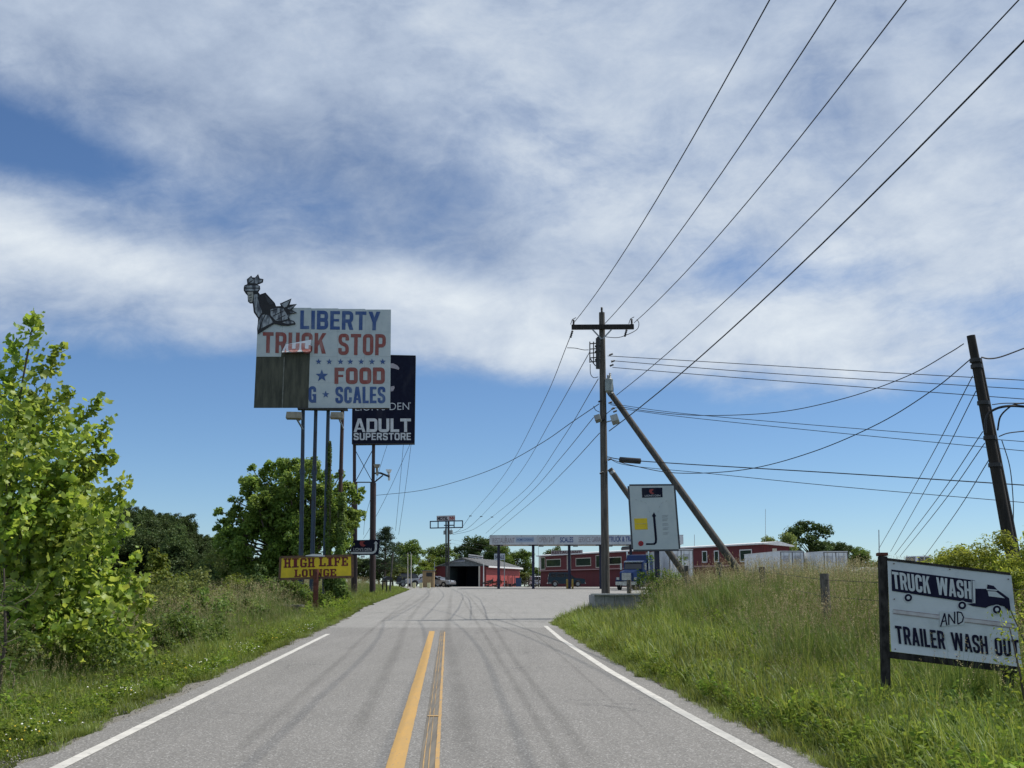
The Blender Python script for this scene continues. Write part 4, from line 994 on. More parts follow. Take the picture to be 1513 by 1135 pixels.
for pp, lab in (([(572.6, 656), (563, 686), (541, 760), (537, 790)], 'left'), ([(605.6, 657), (575, 725), (545, 783), (537, 796)], 'long diagonal'), ([(596, 657), (590.5, 720), (584.5, 784)], 'inner vertical'), ([(607.5, 656), (599, 722), (589, 790)], 'outer vertical')):
    wire([(x, y, 86 + k * 8) for k, (x, y) in enumerate(pp)], .016, lab + ' wire slanting down from the dark sign cabinet', None, 6, 'guy_wire')

# ------------------------------------------------------------------ low concrete wall, fence posts, culvert end
a = at(878.5, 877, 40.2); b = at(1012, 875.5, 40.2); zt = a.z
wl = thing('retaining_wall', 'low grey concrete wall with pale cap at the foot of the utility pole', 'wall', (a.x, 40.2, gz(a.x, 39.5)))
g = MB(); n_ = 9
for k in range(n_):
    xa = a.x + (b.x - a.x) * k / n_; xb = a.x + (b.x - a.x) * (k + 1) / n_ - .012
    for j in range(2):
        z1 = zt - .06 - j * .42; g_ = MB(); g_.box(xa + .0, xb, 40.22 + .006 * ((k + j) % 2), 40.45, z1 - .41, z1); g_.build('block', M_concrete, wl, world=True)
g = MB(); g.box(a.x - .12, b.x, 40.1, 40.6, zt - .055, zt); g.build('cap', M_slab, wl, world=True)
g = MB(); g.box(a.x + .02, a.x + .22, 40.5, 43.5, zt - .9, zt - .07); g.build('return_wall', M_concrete, wl, world=True)
fp = [(1014, 836, 37, .085), (1062, 831, 32, .09), (1125.5, 838, 28, .085), (1217.5, 847.5, 20.5, .088), (929, 857, 42.6, .09)]
labs = ['weathered fence post in the tall grass just right of the white board', 'tallest fence post, behind the grass left of the long brace foot', 'lone fence post in the grass in front of the red building end', 'nearest thick round fence post standing in the tall grass', 'short stub post rising behind the low concrete wall']
pt = []
for (x, y, Y, r_), lab in zip(fp, labs):
    c = at(x, y, Y); zb = gz(c.x, Y); g = MB(); g.tube([(c.x, Y, c.z), (c.x + .01, Y, (c.z + zb) / 2), (c.x + .03, Y, zb - .25)], [r_ * .96, r_, r_ * 1.04], 12)
    o = g.build('fence_post', M_post, None, smooth=True); tag(o, lab, 'fence post', 'fence posts along the right bank'); pt.append(Vector((c.x, Y - r_, c.z)))
for h in (.12, .42):
    g = MB(); P = [pt[0], pt[1], pt[2], pt[3], Vector((pt[3].x + 1.2, 13.2, pt[3].z - .2))]
    g.tube([p - Vector((0, 0, h)) for p in P], .004, 4); tag(g.build('fence_wire', M_wire), ('upper' if h < .2 else 'lower') + ' rusty wire strung along the fence posts in the grass', 'wire')
a = at(412, 897, 44); b = at(444, 897, 44)
g = MB(); g.box(a.x, b.x, 44, 44.5, a.z - 1.0, a.z); g.box(a.x - .05, b.x + .05, 43.95, 44.55, a.z, a.z + .08)
tag(g.build('culvert_headwall', mat('dark_concrete', (.13, .13, .115), (.07, .07, .065), .95, scale=5, bump=.4)), 'small dark concrete culvert end in the left verge below the yellow sign', 'culvert')
# ------------------------------------------------------------------ distant yard: canopy
GZ = 1.47
def uv_box(g, x0, x1, y0, y1, z0, z1): g.box(x0, x1, y0, y1, z0, z1)
PC = Plane(866, 800, 127, R(-2.2))
cp = PC.thing('sign_canopy', 'long white fuel canopy with RESTAURANT and SCALES lettering on its fascia', 'canopy')
M_fas = mat('canopy_fascia', (.52, .55, .58), (.44, .47, .50), .5, scale=.8, bump=0, dirt=(.33, .33, .33), dscale=.6)
(xl, zl), (xr, zr) = PC.xz(723.3, 800), PC.xz(1010, 796)
zt = PC.xz(866, 791.2)[1]; zb = PC.xz(866, 804.6)[1]
npan = 12
for k in range(npan):
    xa = xl + (xr - xl) * k / npan; xb = xl + (xr - xl) * (k + 1) / npan - .03
    g = MB(); g.box(xa, xb, -.03, .03, zb, zt); g.build('fascia_panel', M_fas, cp)
g = MB(); g.box(xl + .02, xr - .02, .05, 6.4, zb + .05, zt - .1); g.build('deck', mat('canopy_soffit', (.5, .48, .43), (.4, .39, .35), .7, scale=1), cp)
g = MB(); g.box(xl + .01, xr - .01, -.02, 6.5, zt - .02, zt + .05); g.build('top_edge', M_steel, cp)
for x_ in (xl + .0, xr - .0): pass
M_lb = mat('canopy_blue_letters', (.03, .06, .20), (.05, .09, .24), .5, bump=0); M_lg = mat('canopy_faded_letters', (.17, .12, .15), (.30, .28, .30), .6, scale=5, bump=0)
M_hb = mat('canopy_pale_blue_panel', (.34, .42, .52), (.3, .38, .48), .6, bump=0)
def ctx(s, x0, x1, m, b=.0, dy=0, hh=1.0):
    y0 = 795.3 - (x0 - 723) * .0135 + dy; h = 7.9 * hh
    y1 = 795.3 - (x1 - 723) * .0135 + dy
    text_quad(PC, cp, s, [(x0, y0), (x1, y1), (x1, y1 + h), (x0, y0 + h)], m, bold=b, y=-.045)
ctx('RESTAURANT', 727.8, 760.5, M_lg, .0)
plate(PC, cp, 'fascia_plate', [(762.3, 794.2), (789, 793.8), (789, 801.2), (762.3, 801.6)], M_hb, -.045, -.031)
text_quad(PC, cp, '(HOME COOKING)', [(763.3, 795.8), (788, 795.5), (788, 800), (763.3, 800.3)], M_lb, bold=.01, y=-.052)
ctx('OPEN 24/7', 796, 819.5, M_lg, 0, -.2, .95); ctx('SCALES', 827.5, 847, M_lb, .02); ctx('SERVICE GARAGE', 855, 893, M_lg, .0)
ctx('TRUCK & TRAILER', 899.5, 945, M_lb, .02); ctx('PARTS', 950, 972, M_lb, .02); ctx('FUEL', 1001 - 20, 1004, M_lg, .0)
cpost = [(735.5, 866), (787.3, 866), (841.3, 866), (888, 866), (933.5, 866)]
for i, (px, _) in enumerate(cpost):
    x0 = PC.xz(px, 806)[0]; g = MB(); zg = GZ - PC.o.z - .2
    for yy in (2.0,): g.tube([(x0, yy, zb + .2), (x0, yy, zg)], .17, 10)
    g.build('column', M_navypost, cp, smooth=True)
    g = MB(); g.box(x0 - .55, x0 + .55, 1.9, 2.1, zb - .06, zb + .04); g.build('column_head', M_navypost, cp)
for px in (799.5, 850.5, 902):
    x0 = PC.xz(px, 806)[0]; g = MB(); g.box(x0 - .28, x0 + .28, .8, 1.3, zb - .22, zb); g.build('lamp_box', M_steel, cp)
# the gauge-like pump / planter bits at the post feet
def small(name, lab, cat, g, m): return tag(g.build(name, m), lab, cat)

# ------------------------------------------------------------------ red restaurant block
YL, YRt = 199.0, 143.0
a = at(797, 866, YL); b = at(1152, 866, YRt - 5)
L_ = (Vector((b.x, b.y)) - Vector((a.x, a.y))).length; ang = math.atan2(b.y - a.y, b.x - a.x)
class PR_(Plane):
    def __init__(s): 
        s.o = Vector((a.x, a.y, GZ)); s.M = Matrix.Translation(s.o) @ Matrix.Rotation(ang, 4, 'Z'); s.I = s.M.inverted()
PR = PR_()
rb = PR.thing('restaurant_building', 'long two storey dark red building with cream trimmed windows behind the canopy', 'building')
ztop = PR.xz(797.5, 820.8)[1]; zmid = PR.xz(820, 843.2)[1]
def X(px, py=840): return PR.xz(px, py)[0]
L_ = X(1131)
M_redp = mat('red_siding', (.135, .018, .021), (.10, .015, .018), .65, scale=2, stretch=(4, 1, .2), bump=.1, dirt=(.10, .02, .02))
n_ = 26                                       # wall cladding as separate sheets
for k in range(n_):
    x0 = L_ * k / n_; x1 = L_ * (k + 1) / n_ - .02
    g = MB(); g.box(x0, x1, .0 + .006 * (k % 2), .25, zmid + .1, ztop); g.build('wall_sheet', M_redp, rb)
g = MB(); g.box(.0, L_, .9, 1.1, -.3, zmid + .1); g.build('lower_wall', M_redp, rb)
g = MB(); g.box(0, L_, .26, 4.0, -.3, ztop - .05); g.build('wall', M_redp, rb)
g = MB(); g.box(-.1, L_ + .1, -.16, 1.0, zmid - .05, zmid + .12); g.build('ledge', mat('ledge_pink', (.42, .25, .24), (.3, .18, .18), .7), rb)
g = MB(); zt2 = ztop
g.add([(-.5, -.4, zt2), (L_ + .5, -.4, zt2), (L_ + .5, 2, zt2 + .22), (-.5, 2, zt2 + .22), (L_ + .5, 4.4, zt2 - .3), (-.5, 4.4, zt2 - .3), (-.5, -.4, zt2 - .18), (L_ + .5, -.4, zt2 - .18), (L_ + .5, 4.4, zt2 - .45), (-.5, 4.4, zt2 - .45)],
      [(0, 1, 2, 3), (3, 2, 4, 5), (6, 7, 1, 0), (5, 4, 8, 9), (1, 7, 8, 4, 2), (0, 3, 5, 9, 6), (6, 9, 8, 7)])
g.build('roof', M_whitetrim, rb)
def window(x0, y0, x1, y1, frame=M_cream, glass=M_glass, t=.9, lower=False):
    (xa, za), (xb, zb_) = PR.xz(x0, y1), PR.xz(x1, y0); yy = .9 if lower else 0
    g = MB(); w = .12; 
    g.box(xa, xb, yy - .07, yy - .005, za, za + w); g.box(xa, xb, yy - .07, yy - .005, zb_ - w, zb_)
    g.box(xa, xa + w, yy - .069, yy - .006, za + w, zb_ - w); g.box(xb - w, xb, yy - .069, yy - .006, za + w, zb_ - w)
    f = g.build('window', frame, rb)
    g = MB(); g.box(xa + w, xb - w, yy - .03, yy - .005, za + w, zb_ - w); g.build('pane', glass, f)
def Z4(x, y): return (790 + x / 6.304, 740 + y / 6.304)
for (x0, y0, x1, y1, gl) in ((60, 525, 100, 642, M_glass), (110, 540, 245, 618, M_glass), (385, 528, 526, 612, M_glass), (572, 505, 618, 625, M_glass), (688, 520, 810, 598, M_glass_b), (865, 495, 905, 555, M_glass)):
    (xa, ya), (xb, yb) = Z4(x0, y0), Z4(x1, y1); window(xa, ya, xb, yb, M_cream, gl)
for (x0, y0, x1, y1) in ((405, 680, 500, 735), (540, 676, 625, 730)):
    (xa, ya), (xb, yb) = Z4(x0, y0), Z4(x1, y1); window(xa, ya, xb, yb, M_cream, M_glass_b, lower=True)
def Z5(x, y): return (1010 + x / 4.728, 740 + y / 4.728)
for (x0, y0, x1, y1, gl) in ((133, 350, 165, 432, M_glass), (217, 347, 247, 430, M_glass), (396, 338, 478, 428, M_glass)):
    (xa, ya), (xb, yb) = Z5(x0, y0), Z5(x1, y1); window(xa, ya, xb, yb, M_whitetrim, gl)
for px in (799, 838.5, 843.5):
    x0 = X(px); g = MB(); g.box(x0 - .12, x0 + .12, -.05, .0, zmid + .12, ztop - .05); g.build('corner_board', M_cream if px > 800 else M_whitetrim, rb)
(xa, _), (xb, _) = PR.xz(905, 850), PR.xz(919, 850)
g = MB()
for k in range(3): xx = xa + (xb - xa) * k / 3; g.box(xx, xx + .1, .80, .86, 0, 2.3)
g.box(xa, xb, .8, .87, 2.25, 2.4); d_ = g.build('door', M_whitetrim, rb)
g = MB(); g.box(xa, xb, .84, .895, 0, 2.25); g.build('pane', M_glass_b, d_)
# roof sign & units
(xa, za), (xb, zb_) = PR.xz(816.5, 819.3), PR.xz(862.5, 813.2)
rsg = PR.thing('rooftop_sign', 'small faded RESTAURANT board standing on the red building roof', 'sign')
g = MB(); g.prism(PR.poly([(816.5, 819.6), (862.5, 818.2), (862.5, 812.8), (816.5, 813.8)]), -.3, -.2); g.build('board', mat('faded_pinkboard', (.34, .29, .28), (.25, .22, .22), .7, scale=3), rsg)
text_quad(PR, rsg, 'RESTAURANT', [(817.8, 814.6), (861, 813.6), (861, 817.6), (817.8, 818.8)], mat('rooftop_letters', (.09, .03, .04), None, .6, bump=0), bold=.02, y=-.32)
(xa, za), (xb, zb_) = PR.xz(905, 813), PR.xz(918, 808)
g = MB(); g.box(xa, xb, 1.6, 2.6, za - .5, zb_); g.box(xa + .1, xb - .1, 1.7, 2.5, zb_, zb_ + .15); o = g.build('air_unit', M_black); o.matrix_world = PR.M; tag(o, 'dark air conditioning unit on the flat roof of the red building', 'air unit')
g = MB(); g.box(L_ + .005, L_ + .06, 1.2, 1.9, ztop - 1.3, ztop - .7); g.build('window', M_cream, rb)

# ------------------------------------------------------------------ service garage
YG = 212.0
A = at(640, 866, YG + 3); B = at(718, 866, YG)
gw = math.hypot(B.x - A.x, B.y - A.y); ga = math.atan2(B.y - A.y, B.x - A.x)
gb = thing('service_garage', 'red service garage with grey gable and wide dark truck bay', 'garage', (A.x, A.y, GZ), ga)
def gx(px): return (at(px, 866, YG + 1).x - A.x) / math.cos(ga)
def gh(py, Y=YG + 1): return at(683, py, Y).z - GZ
ez, rz_ = gh(838), gh(823.8); x0b, x1b = gx(659.5), gx(709.5); xr_ = gx(683.5); hz_ = gh(836.5)
dep = 24.0
def sheets(nm, x0, x1, z0, zf, y0, y1, m, par, w=1.0):
    k = max(1, int((x1 - x0) / w))
    for i in range(k):
        a_, b_ = x0 + (x1 - x0) * i / k, x0 + (x1 - x0) * (i + 1) / k - .015; g = MB(); g.prism([(a_, z0), (b_, z0), (b_, zf(b_)), (a_, zf(a_))], y0, y1); g.build(nm, m, par)
rf = lambda x: ez + (rz_ - ez) * (1 - abs(x - xr_) / max(xr_, gw - xr_))
sheets('wall_sheet', -.2, x0b, -.2, lambda x: min(rf(x), hz_), 0, .15, M_redp, gb); sheets('wall_sheet', x1b, gw, -.2, lambda x: min(rf(x), hz_), 0, .15, M_redp, gb)
sheets('gable_sheet', x0b - 2.6, gw, hz_, lambda x: max(hz_ + .02, rf(x) - .08), -.06, .1, M_gable, gb, .8)
g = MB()
for s, xe_ in ((-1, -1.0), (1, gw + .7)):
    zz = rf(xe_) ; g.add([(xr_, -.5, rz_), (xe_, -.5, zz), (xe_, dep, zz), (xr_, dep, rz_), (xr_, -.5, rz_ - .14), (xe_, -.5, zz - .14), (xe_, dep, zz - .14), (xr_, dep, rz_ - .14)],
                           [(0, 1, 2, 3), (7, 6, 5, 4), (0, 4, 5, 1), (1, 5, 6, 2), (2, 6, 7, 3)])
rfo = g.build('roof', M_roof, gb)
for k in range(12):
    for s, xe_ in ((-1, -1.0), (1, gw + .7)):
        y_ = 0.2 + k * 2; g = MB(); g.beam((xr_, y_, rz_ + .03), (xe_, y_, rf(xe_) + .03), .07, .05); g.build('seam', M_roof, rfo)
g = MB(); g.box(gw - .15, gw, .16, dep, -.2, ez - .02); g.box(-.2, 0, .16, dep, -.2, ez - .05); g.box(0, gw, dep - .2, dep, -.2, ez - .05); g.build('side_wall', mat('sunlit_brick_red', (.34, .055, .05), (.28, .05, .045), .7, scale=3, bump=.1), gb)  # brighter red than the front wall; sunlight put into the colour
g = MB(); g.box(gw - .16, gw + .03, .16, dep, ez - .45, ez - .3 + .3 * 0); g.build('dark_band', mat('maroon_band', (.16, .03, .03), None, .7), gb)
g = MB(); g.box(gw + .68, gw + .74, -.5, dep, rf(gw + .7) - .3, rf(gw + .7)); g.build('fascia', M_whitetrim, gb)
for x_ in (x0b, x1b - .3):
    g = MB(); g.box(x_, x_ + .3, -.1, .05, -.2, hz_); g.build('door_jamb', M_cream, gb)
g = MB(); g.box(x0b, x1b, 12, 12.1, -.2, hz_ + .5); g.box(x0b - .02, x1b + .02, .2, 12, hz_ + .3, hz_ + .4); g.build('bay_wall', mat('bay_shade_dark', (.05, .06, .09), (.03, .035, .05), .8), gb)  # back and ceiling coloured dark, shade of the bay put into the colour
g = MB(); g.box(x0b - .12, x0b - .02, .2, 12, -.2, hz_ + .3); g.box(x1b + .02, x1b + .12, .2, 12, -.2, hz_ + .3); g.build('bay_shade_liner', mat('bay_shade_dark', (.05, .06, .09)), gb)  # dark liners added on both sides so the bay looks shaded
g = MB(); g.box(x0b + .1, x0b + .16, .3, 6, 0, hz_ - .2); g.build('bay_partition', mat('bay_greenish', (.10, .13, .13), (.06, .08, .08), .7), gb)
(xa, xb) = gx(667), gx(687); g = MB(); g.prism([(xa, gh(831)), (xb, gh(830)), (xb, gh(826.9)), (xa, gh(828))], -.16, -.08); sg_ = g.build('name_board', mat('pale_board', (.35, .37, .4), None, .6), gb)
vs, fs = glyphs('SERVICE GARAGE', .01); z0, z1 = gh(830), gh(828.3); flat_mesh('lettering', [(xa + .2 + (xb - xa - .4) * u, z0 + (z1 - z0) * v + u * .12) for u, v in vs], fs, M_lb, sg_, -.17)
for r_ in range(2):                              # rows of white boxes standing on the ridge
    for k in range(11):
        xx = gx(689 + k * 2.0); g = MB(); zc = gh(819.6 + r_ * 2.8 + k * .28); g.box(xx, xx + .17, 1.2, 1.4, zc - .1, zc + .12); g.build('ridge_light', M_whitetrim, gb)
g = MB(); g.beam((gx(688), 1.45, gh(821)), (gx(711), 1.45, gh(824)), .12, .55); g.build('ridge_sign_back', M_black, gb)
o = MB(); o.box(0, 0, 0, 0, 0, 0)
bdx = at(766, 866, 226); g = MB(); g.box(bdx.x - .6, bdx.x + .6, 226, 227, GZ - .1, GZ + 1.7); g.box(bdx.x - .65, bdx.x + .65, 225.95, 227.05, GZ + 1.7, GZ + 1.8)
tag(g.build('dumpster', mat('dumpster_blue', (.02, .06, .16), (.03, .06, .12), .6)), 'blue bin against the right end of the red garage', 'bin')

# scale sign on a thin arm
PK = Plane(738, 828, 150); sk = PK.thing('scale_sign', 'small pale SCALE sign seen behind the first canopy column', 'sign')
plate(PK, sk, 'board', [(730.2, 818.3), (746, 818), (746.4, 827.6), (730.2, 828)], mat('pale_blue_board', (.42, .47, .52), (.36, .4, .45), .6), -.05, .05)
text_px(PK, sk, 'SCALE', 731.4, 820.5, 745, 825.8, mat('scale_letters', (.07, .08, .12), None, .6, bump=0), bold=.03, y=-.06)
(x0, z0), (x1, z1) = PK.xz(745.2, 828), PK.xz(745.2, 868); g = MB(); g.tube([(x0, 0, z0), (x1, 0, z1)], .06, 8); g.build('post', M_steel, sk)

# ------------------------------------------------------------------ motel sign mast and its neighbour pole
YM = 150.0
PM = Plane(660, 790, YM); ms_ = PM.thing('motel_sign', 'tall mast with MOTEL board above an empty rectangular sign frame', 'sign')
plate(PM, ms_, 'board', [(645.2, 762.3), (672.4, 761.5), (672.6, 769.2), (645.2, 770)], mat('motel_board', (.50, .48, .49), (.40, .38, .39), .7), -.08, .08)
text_px(PM, ms_, 'MOTEL', 646.3, 763.6, 662, 768.8, mat('motel_black', (.03, .03, .04), None, .6, bump=0), bold=.05, y=-.09)
text_px(PM, ms_, 'INN', 664, 763.2, 671.8, 768.4, mat('motel_red', (.30, .06, .05), None, .6, bump=0), bold=.05, y=-.09)
fr = [((635.6, 770.6), (683.6, 769.6)), ((635.6, 780.4), (683.6, 779.4)), ((635.8, 770), (635.8, 781)), ((683.4, 769.2), (683.4, 780)), ((647.3, 770.4), (647.3, 780.6)), ((671, 770), (671, 780)), ((656, 776.4), (671, 776.2))]
M_mf = mat('motel_frame_navy', (.02, .035, .07), (.03, .04, .06), .5)
for a_, b_ in fr:
    (xa, za), (xb, zb_) = PM.xz(*a_), PM.xz(*b_); g = MB(); g.beam((xa, 0, za), (xb, 0, zb_), .14, .2, up=(0, 1, 0)); g.build('frame_bar', M_mf, ms_)
for px, r_, t_ in ((659, .11, 769), (662.3, .13, 768)):
    (x0, z0), (x1, z1) = PM.xz(px, t_), PM.xz(px, 868); g = MB(); g.tube([(x0, .15, z0), (x1, .15, z1 - .3)], r_, 10); g.build('mast', M_black, ms_, smooth=True)
mp = at(663, 783, 156); t_ = thing('utility_pole', 'distant utility pole with small transformers just behind the motel mast', 'utility pole', (mp.x, 156, GZ))
g = MB(); g.tube([(mp.x, 156, at(663, 771, 156).z), (mp.x, 156, GZ - .2)], [.12, .17], 10); g.build('pole', M_wood_dark, t_, smooth=True, world=True)
for px, py in ((657.6, 787), (666.6, 786.5)):
    g = MB(); c = at(px, py, 155.5); g.tube([c + Vector((0, 0, .28)), c - Vector((0, 0, .28))], .24, 10); g.tube([c + Vector((0, 0, .3)), c + Vector((0, 0, .5))], .05, 6); g.build('transformer', M_tank, t_, smooth=True, world=True)
for py in (799, 804): g = MB(); c = at(665.5, py, 155.7); g.tube([c - Vector((.3, 0, 0)), c + Vector((.1, 0, .05))], .07, 6); g.build('insulator', M_steel, t_, world=True)
for k, (py, lab) in enumerate(((797, 'upper'), (802, 'lower'))):
    wire([(665, py, 155.5), (700, py + 6.5 + k * 2, 158), (742, py + 14 + k * 2, 165)], .012, lab + ' thin wire running right from the pole behind the motel sign', None, 6)

# ------------------------------------------------------------------ vehicles
def wheels(par, xs_, w, r, rim=M_steel, tw_=.22):
    for x in xs_:
        for s in (-1, 1):
            g = MB(); y = s * (w / 2 - tw_ / 2); g.tube([(x, y - tw_ / 2, r), (x, y + tw_ / 2, r)], r, 16); o = g.build('wheel', M_rubber, par)
            g = MB(); g.tube([(x, y - s * -.0 - tw_ / 2 - .01, r), (x, y + tw_ / 2 + .01, r)], r * .58, 12); g.build('rim', rim, o)
def car(name, lab, cat, loc, rz, prof, roof, W, m, wx, r, glass, box=None, group=None, lower=None):
    """prof: side outline of the lower body (x,z); roof: greenhouse outline; both extruded over the width"""
    t = thing(name, lab, cat, loc, rz, group)
    g = MB(); g.prism(prof, -W / 2, W / 2); g.build('body', m, t)
    g = MB(); n = len(roof)
    zs_ = [p[1] for p in roof]; z0 = min(zs_); z1 = max(zs_)
    k = lambda z: 1 - .14 * (z - z0) / (z1 - z0)
    g.add([(x, -W / 2 * .97 * k(z), z) for x, z in roof] + [(x, W / 2 * .97 * k(z), z) for x, z in roof],
          [tuple(range(n)), tuple(range(n, 2 * n))[::-1]] + [(i, (i + 1) % n, (i + 1) % n + n, i + n) for i in range(n)])
    g.build('cabin', m, t)
    for q in glass:
        for s in (-1, 1):
            yk = lambda z: s * (W / 2 * .97 * k(z) + .012)
            g = MB(); g.add([(x, yk(z), z) for x, z in q] + [(x, yk(z) - s * .03, z) for x, z in q], [tuple(range(4)), (4, 7, 6, 5), (0, 4, 5, 1), (1, 5, 6, 2), (2, 6, 7, 3), (3, 7, 4, 0)]); g.build('window', M_glass_b, t)
    # front and rear screens
    for i in (0, n - 2):
        pass
    fx0 = max(p[0] for p in roof); rx0 = min(p[0] for p in roof)
    for (p, q) in ((roof[0], roof[1]), (roof[-1], roof[-2])):
        a_ = Vector((p[0], p[1])); b_ = Vector((q[0], q[1])); a2 = a_.lerp(b_, .12); b2 = a_.lerp(b_, .9); sx = -.015 if p is roof[0] else .015
        g = MB(); ka, kb = W / 2 * .97 * k(a2.y) - .1, W / 2 * .97 * k(b2.y) - .1
        g.add([(a2.x + sx, -ka, a2.y), (a2.x + sx, ka, a2.y), (b2.x + sx, kb, b2.y + .01), (b2.x + sx, -kb, b2.y + .01), (a2.x - sx, -ka, a2.y), (a2.x - sx, ka, a2.y), (b2.x - sx, kb, b2.y), (b2.x - sx, -kb, b2.y)], [(0, 1, 2, 3), (4, 7, 6, 5), (0, 4, 5, 1), (2, 6, 7, 3), (1, 5, 6, 2), (0, 3, 7, 4)]); g.build('windscreen', M_glass_b, t)
    wheels(t, wx, W, r)
    xf = max(p[0] for p in prof); xb_ = min(p[0] for p in prof)
    for s in (-1, 1):
        g = MB(); g.box(xf - .03, xf + .02, s * (W / 2 - .28) - .15, s * (W / 2 - .28) + .15, .72, .88); g.build('headlight', M_chrome, t)
        g = MB(); g.box(xb_ - .02, xb_ + .03, s * (W / 2 - .14) - .08, s * (W / 2 - .14) + .08, .75, 1.05); g.build('tail_light', mat('tail_red', (.3, .01, .01), None, .4, bump=0), t)
        g = MB(); g.box(roof[-1][0] - .35, roof[-1][0] - .18, s * (W / 2 + .06) - .08, s * (W / 2 + .06) + .08, roof[-1][1], roof[-1][1] + .2); g.build('mirror', M_black, t)
    g = MB(); g.box(xf - .05, xf + .09, -W / 2 + .05, W / 2 - .05, .42, .6); g.build('bumper', M_chrome, t); g = MB(); g.box(xb_ - .09, xb_ + .05, -W / 2 + .05, W / 2 - .05, .42, .6); g.build('bumper', M_chrome, t)
    if lower:
        g = MB(); g.prism(lower, -W / 2 - .012, W / 2 + .012); g.build('lower_panel', mat('lower_body_silver', (.22, .24, .24), (.16, .18, .18), .4, .3), t)
    return t
def arch(x, r, z=.42, n=6): return [(x - r * math.cos(math.pi * k / n), z + r * .95 * math.sin(math.pi * k / n)) for k in range(n + 1)]
def body(xb, xf, zb, hood, belt, hx, wx, r):
    P = [(xb, zb)]
    for w in wx: P += arch(w, r, zb)
    P += [(xf, zb), (xf, hood - .1), (xf - .15, hood), (hx, belt), (xb + .05, belt), (xb, belt - .15)]
    return P
SUVB = body(-2.4, 2.5, .42, 1.08, 1.18, 1.15, (-1.45, 1.55), .47)
SUVR = [(-2.36, 1.16), (-2.18, 1.85), (-1.9, 1.92), (.3, 1.9), (1.2, 1.16)]
M_suv = mat('dark_teal_paint', (.012, .034, .052), (.016, .032, .045), .3, .2, scale=2, bump=0)
c = at(836, 866, 146)
car('parked_suv', 'dark blue green suv parked side-on behind the bollards under the canopy', 'suv', (c.x, 146, GZ), 0, SUVB, SUVR, 1.9, M_suv, (-1.45, 1.55), .4,
    [[(-2.05, 1.28), (-1.3, 1.28), (-1.3, 1.78), (-1.95, 1.78)], [(-1.2, 1.28), (-.2, 1.28), (-.2, 1.78), (-1.2, 1.78)], [(-.1, 1.28), (.8, 1.28), (.3, 1.78), (-.1, 1.78)]], lower=[(-2.3, .44), (-1.98, .44), (-1.98, .6), (-2.3, .6)])
PUB = body(-2.7, 2.7, .5, 1.15, 1.2, 1.3, (-1.6, 1.75), .5)
PUR = [(-.75, 1.18), (-.6, 1.8), (.5, 1.83), (1.25, 1.18)]
pg = [[(-.5, 1.28), (.05, 1.28), (.05, 1.72), (-.45, 1.72)], [(.12, 1.28), (.95, 1.28), (.45, 1.72), (.12, 1.72)]]
c = at(610, 866, 160)
car('parked_suv', 'dark grey suv with silver lower half at the left end of the lot', 'suv', (c.x, 160, GZ), R(8), SUVB, SUVR, 1.9, mat('charcoal_paint', (.025, .028, .035), (.03, .03, .04), .3, .2, bump=0), (-1.45, 1.55), .4, [[(-2.05, 1.28), (-.2, 1.28), (-.2, 1.78), (-1.95, 1.78)], [(-.1, 1.28), (.8, 1.28), (.3, 1.78), (-.1, 1.78)]], lower=[(-2.41, .55), (-1.98, .55), (-1.7, .95), (2.0, .95), (2.51, .85), (2.51, .75), (-2.41, .7)])
SDB = body(-2.3, 2.35, .35, .85, .95, 1.0, (-1.4, 1.45), .4); SDR = [(-2.0, .93), (-1.2, 1.42), (.1, 1.45), (1.1, .93)]
c = at(646, 866, 150)
car('parked_car', 'silver sedan parked in front of the red garage wall', 'car', (c.x, 150, GZ), R(-25), SDB, SDR, 1.8, mat('silver_paint', (.33, .35, .38), (.28, .3, .33), .3, .3, bump=0), (-1.4, 1.45), .33, [[(-1.6, 1.0), (-.3, 1.0), (-.3, 1.36), (-1.1, 1.36)], [(-.2, 1.0), (.8, 1.0), (.1, 1.38), (-.2, 1.38)]])
c = at(628, 866, 158)
car('parked_car', 'white pickup behind the tan shed at the left of the lot', 'pickup', (c.x, 158, GZ), R(200), PUB, PUR, 1.95, mat('white_car_paint', (.42, .43, .45), (.36, .37, .4), .3, .1, bump=0), (-1.6, 1.75), .42, pg)
c = at(654, 866, 165)
car('parked_car', 'dark hatchback beside the garage bay, left of its jamb', 'car', (c.x, 165, GZ), R(-70), SDB, SDR, 1.8, mat('black_car_paint', (.015, .016, .02), None, .3, .2, bump=0), (-1.4, 1.45), .33, [[(-1.6, 1.0), (-.3, 1.0), (-.3, 1.36), (-1.1, 1.36)], [(-.2, 1.0), (.8, 1.0), (.1, 1.38), (-.2, 1.38)]])
c = at(1357, 832, 88)
car('parked_pickup', 'silver pickup seen above the truck wash sign', 'pickup', (c.x, 88, at(1357, 836, 88).z - 1.05), R(8), PUB, PUR, 1.95, mat('silver_paint2', (.60, .62, .65), (.5, .52, .55), .3, .2, bump=0), (-1.6, 1.75), .42, pg)
c = at(798, 866, 175)
car('parked_car', 'white and blue van nose showing left of the red building', 'van', (c.x - .2, 204, GZ), R(95), SUVB, SUVR, 1.9, mat('white_van_paint', (.7, .72, .75), None, .3, bump=0), (-1.45, 1.55), .4, [[(-2.05, 1.28), (-.2, 1.28), (-.2, 1.78), (-1.95, 1.78)]])
# blue road tractor with its silver trailer
c = at(938, 866, 112); M_blue = mat('truck_blue', (.006, .024, .10), (.008, .026, .085), .3, .2, scale=2, bump=0)
tt = thing('semi_truck', 'blue long-nose road tractor facing the camera left of the white board', 'truck', (c.x + .7, 118, 1.2), R(248))
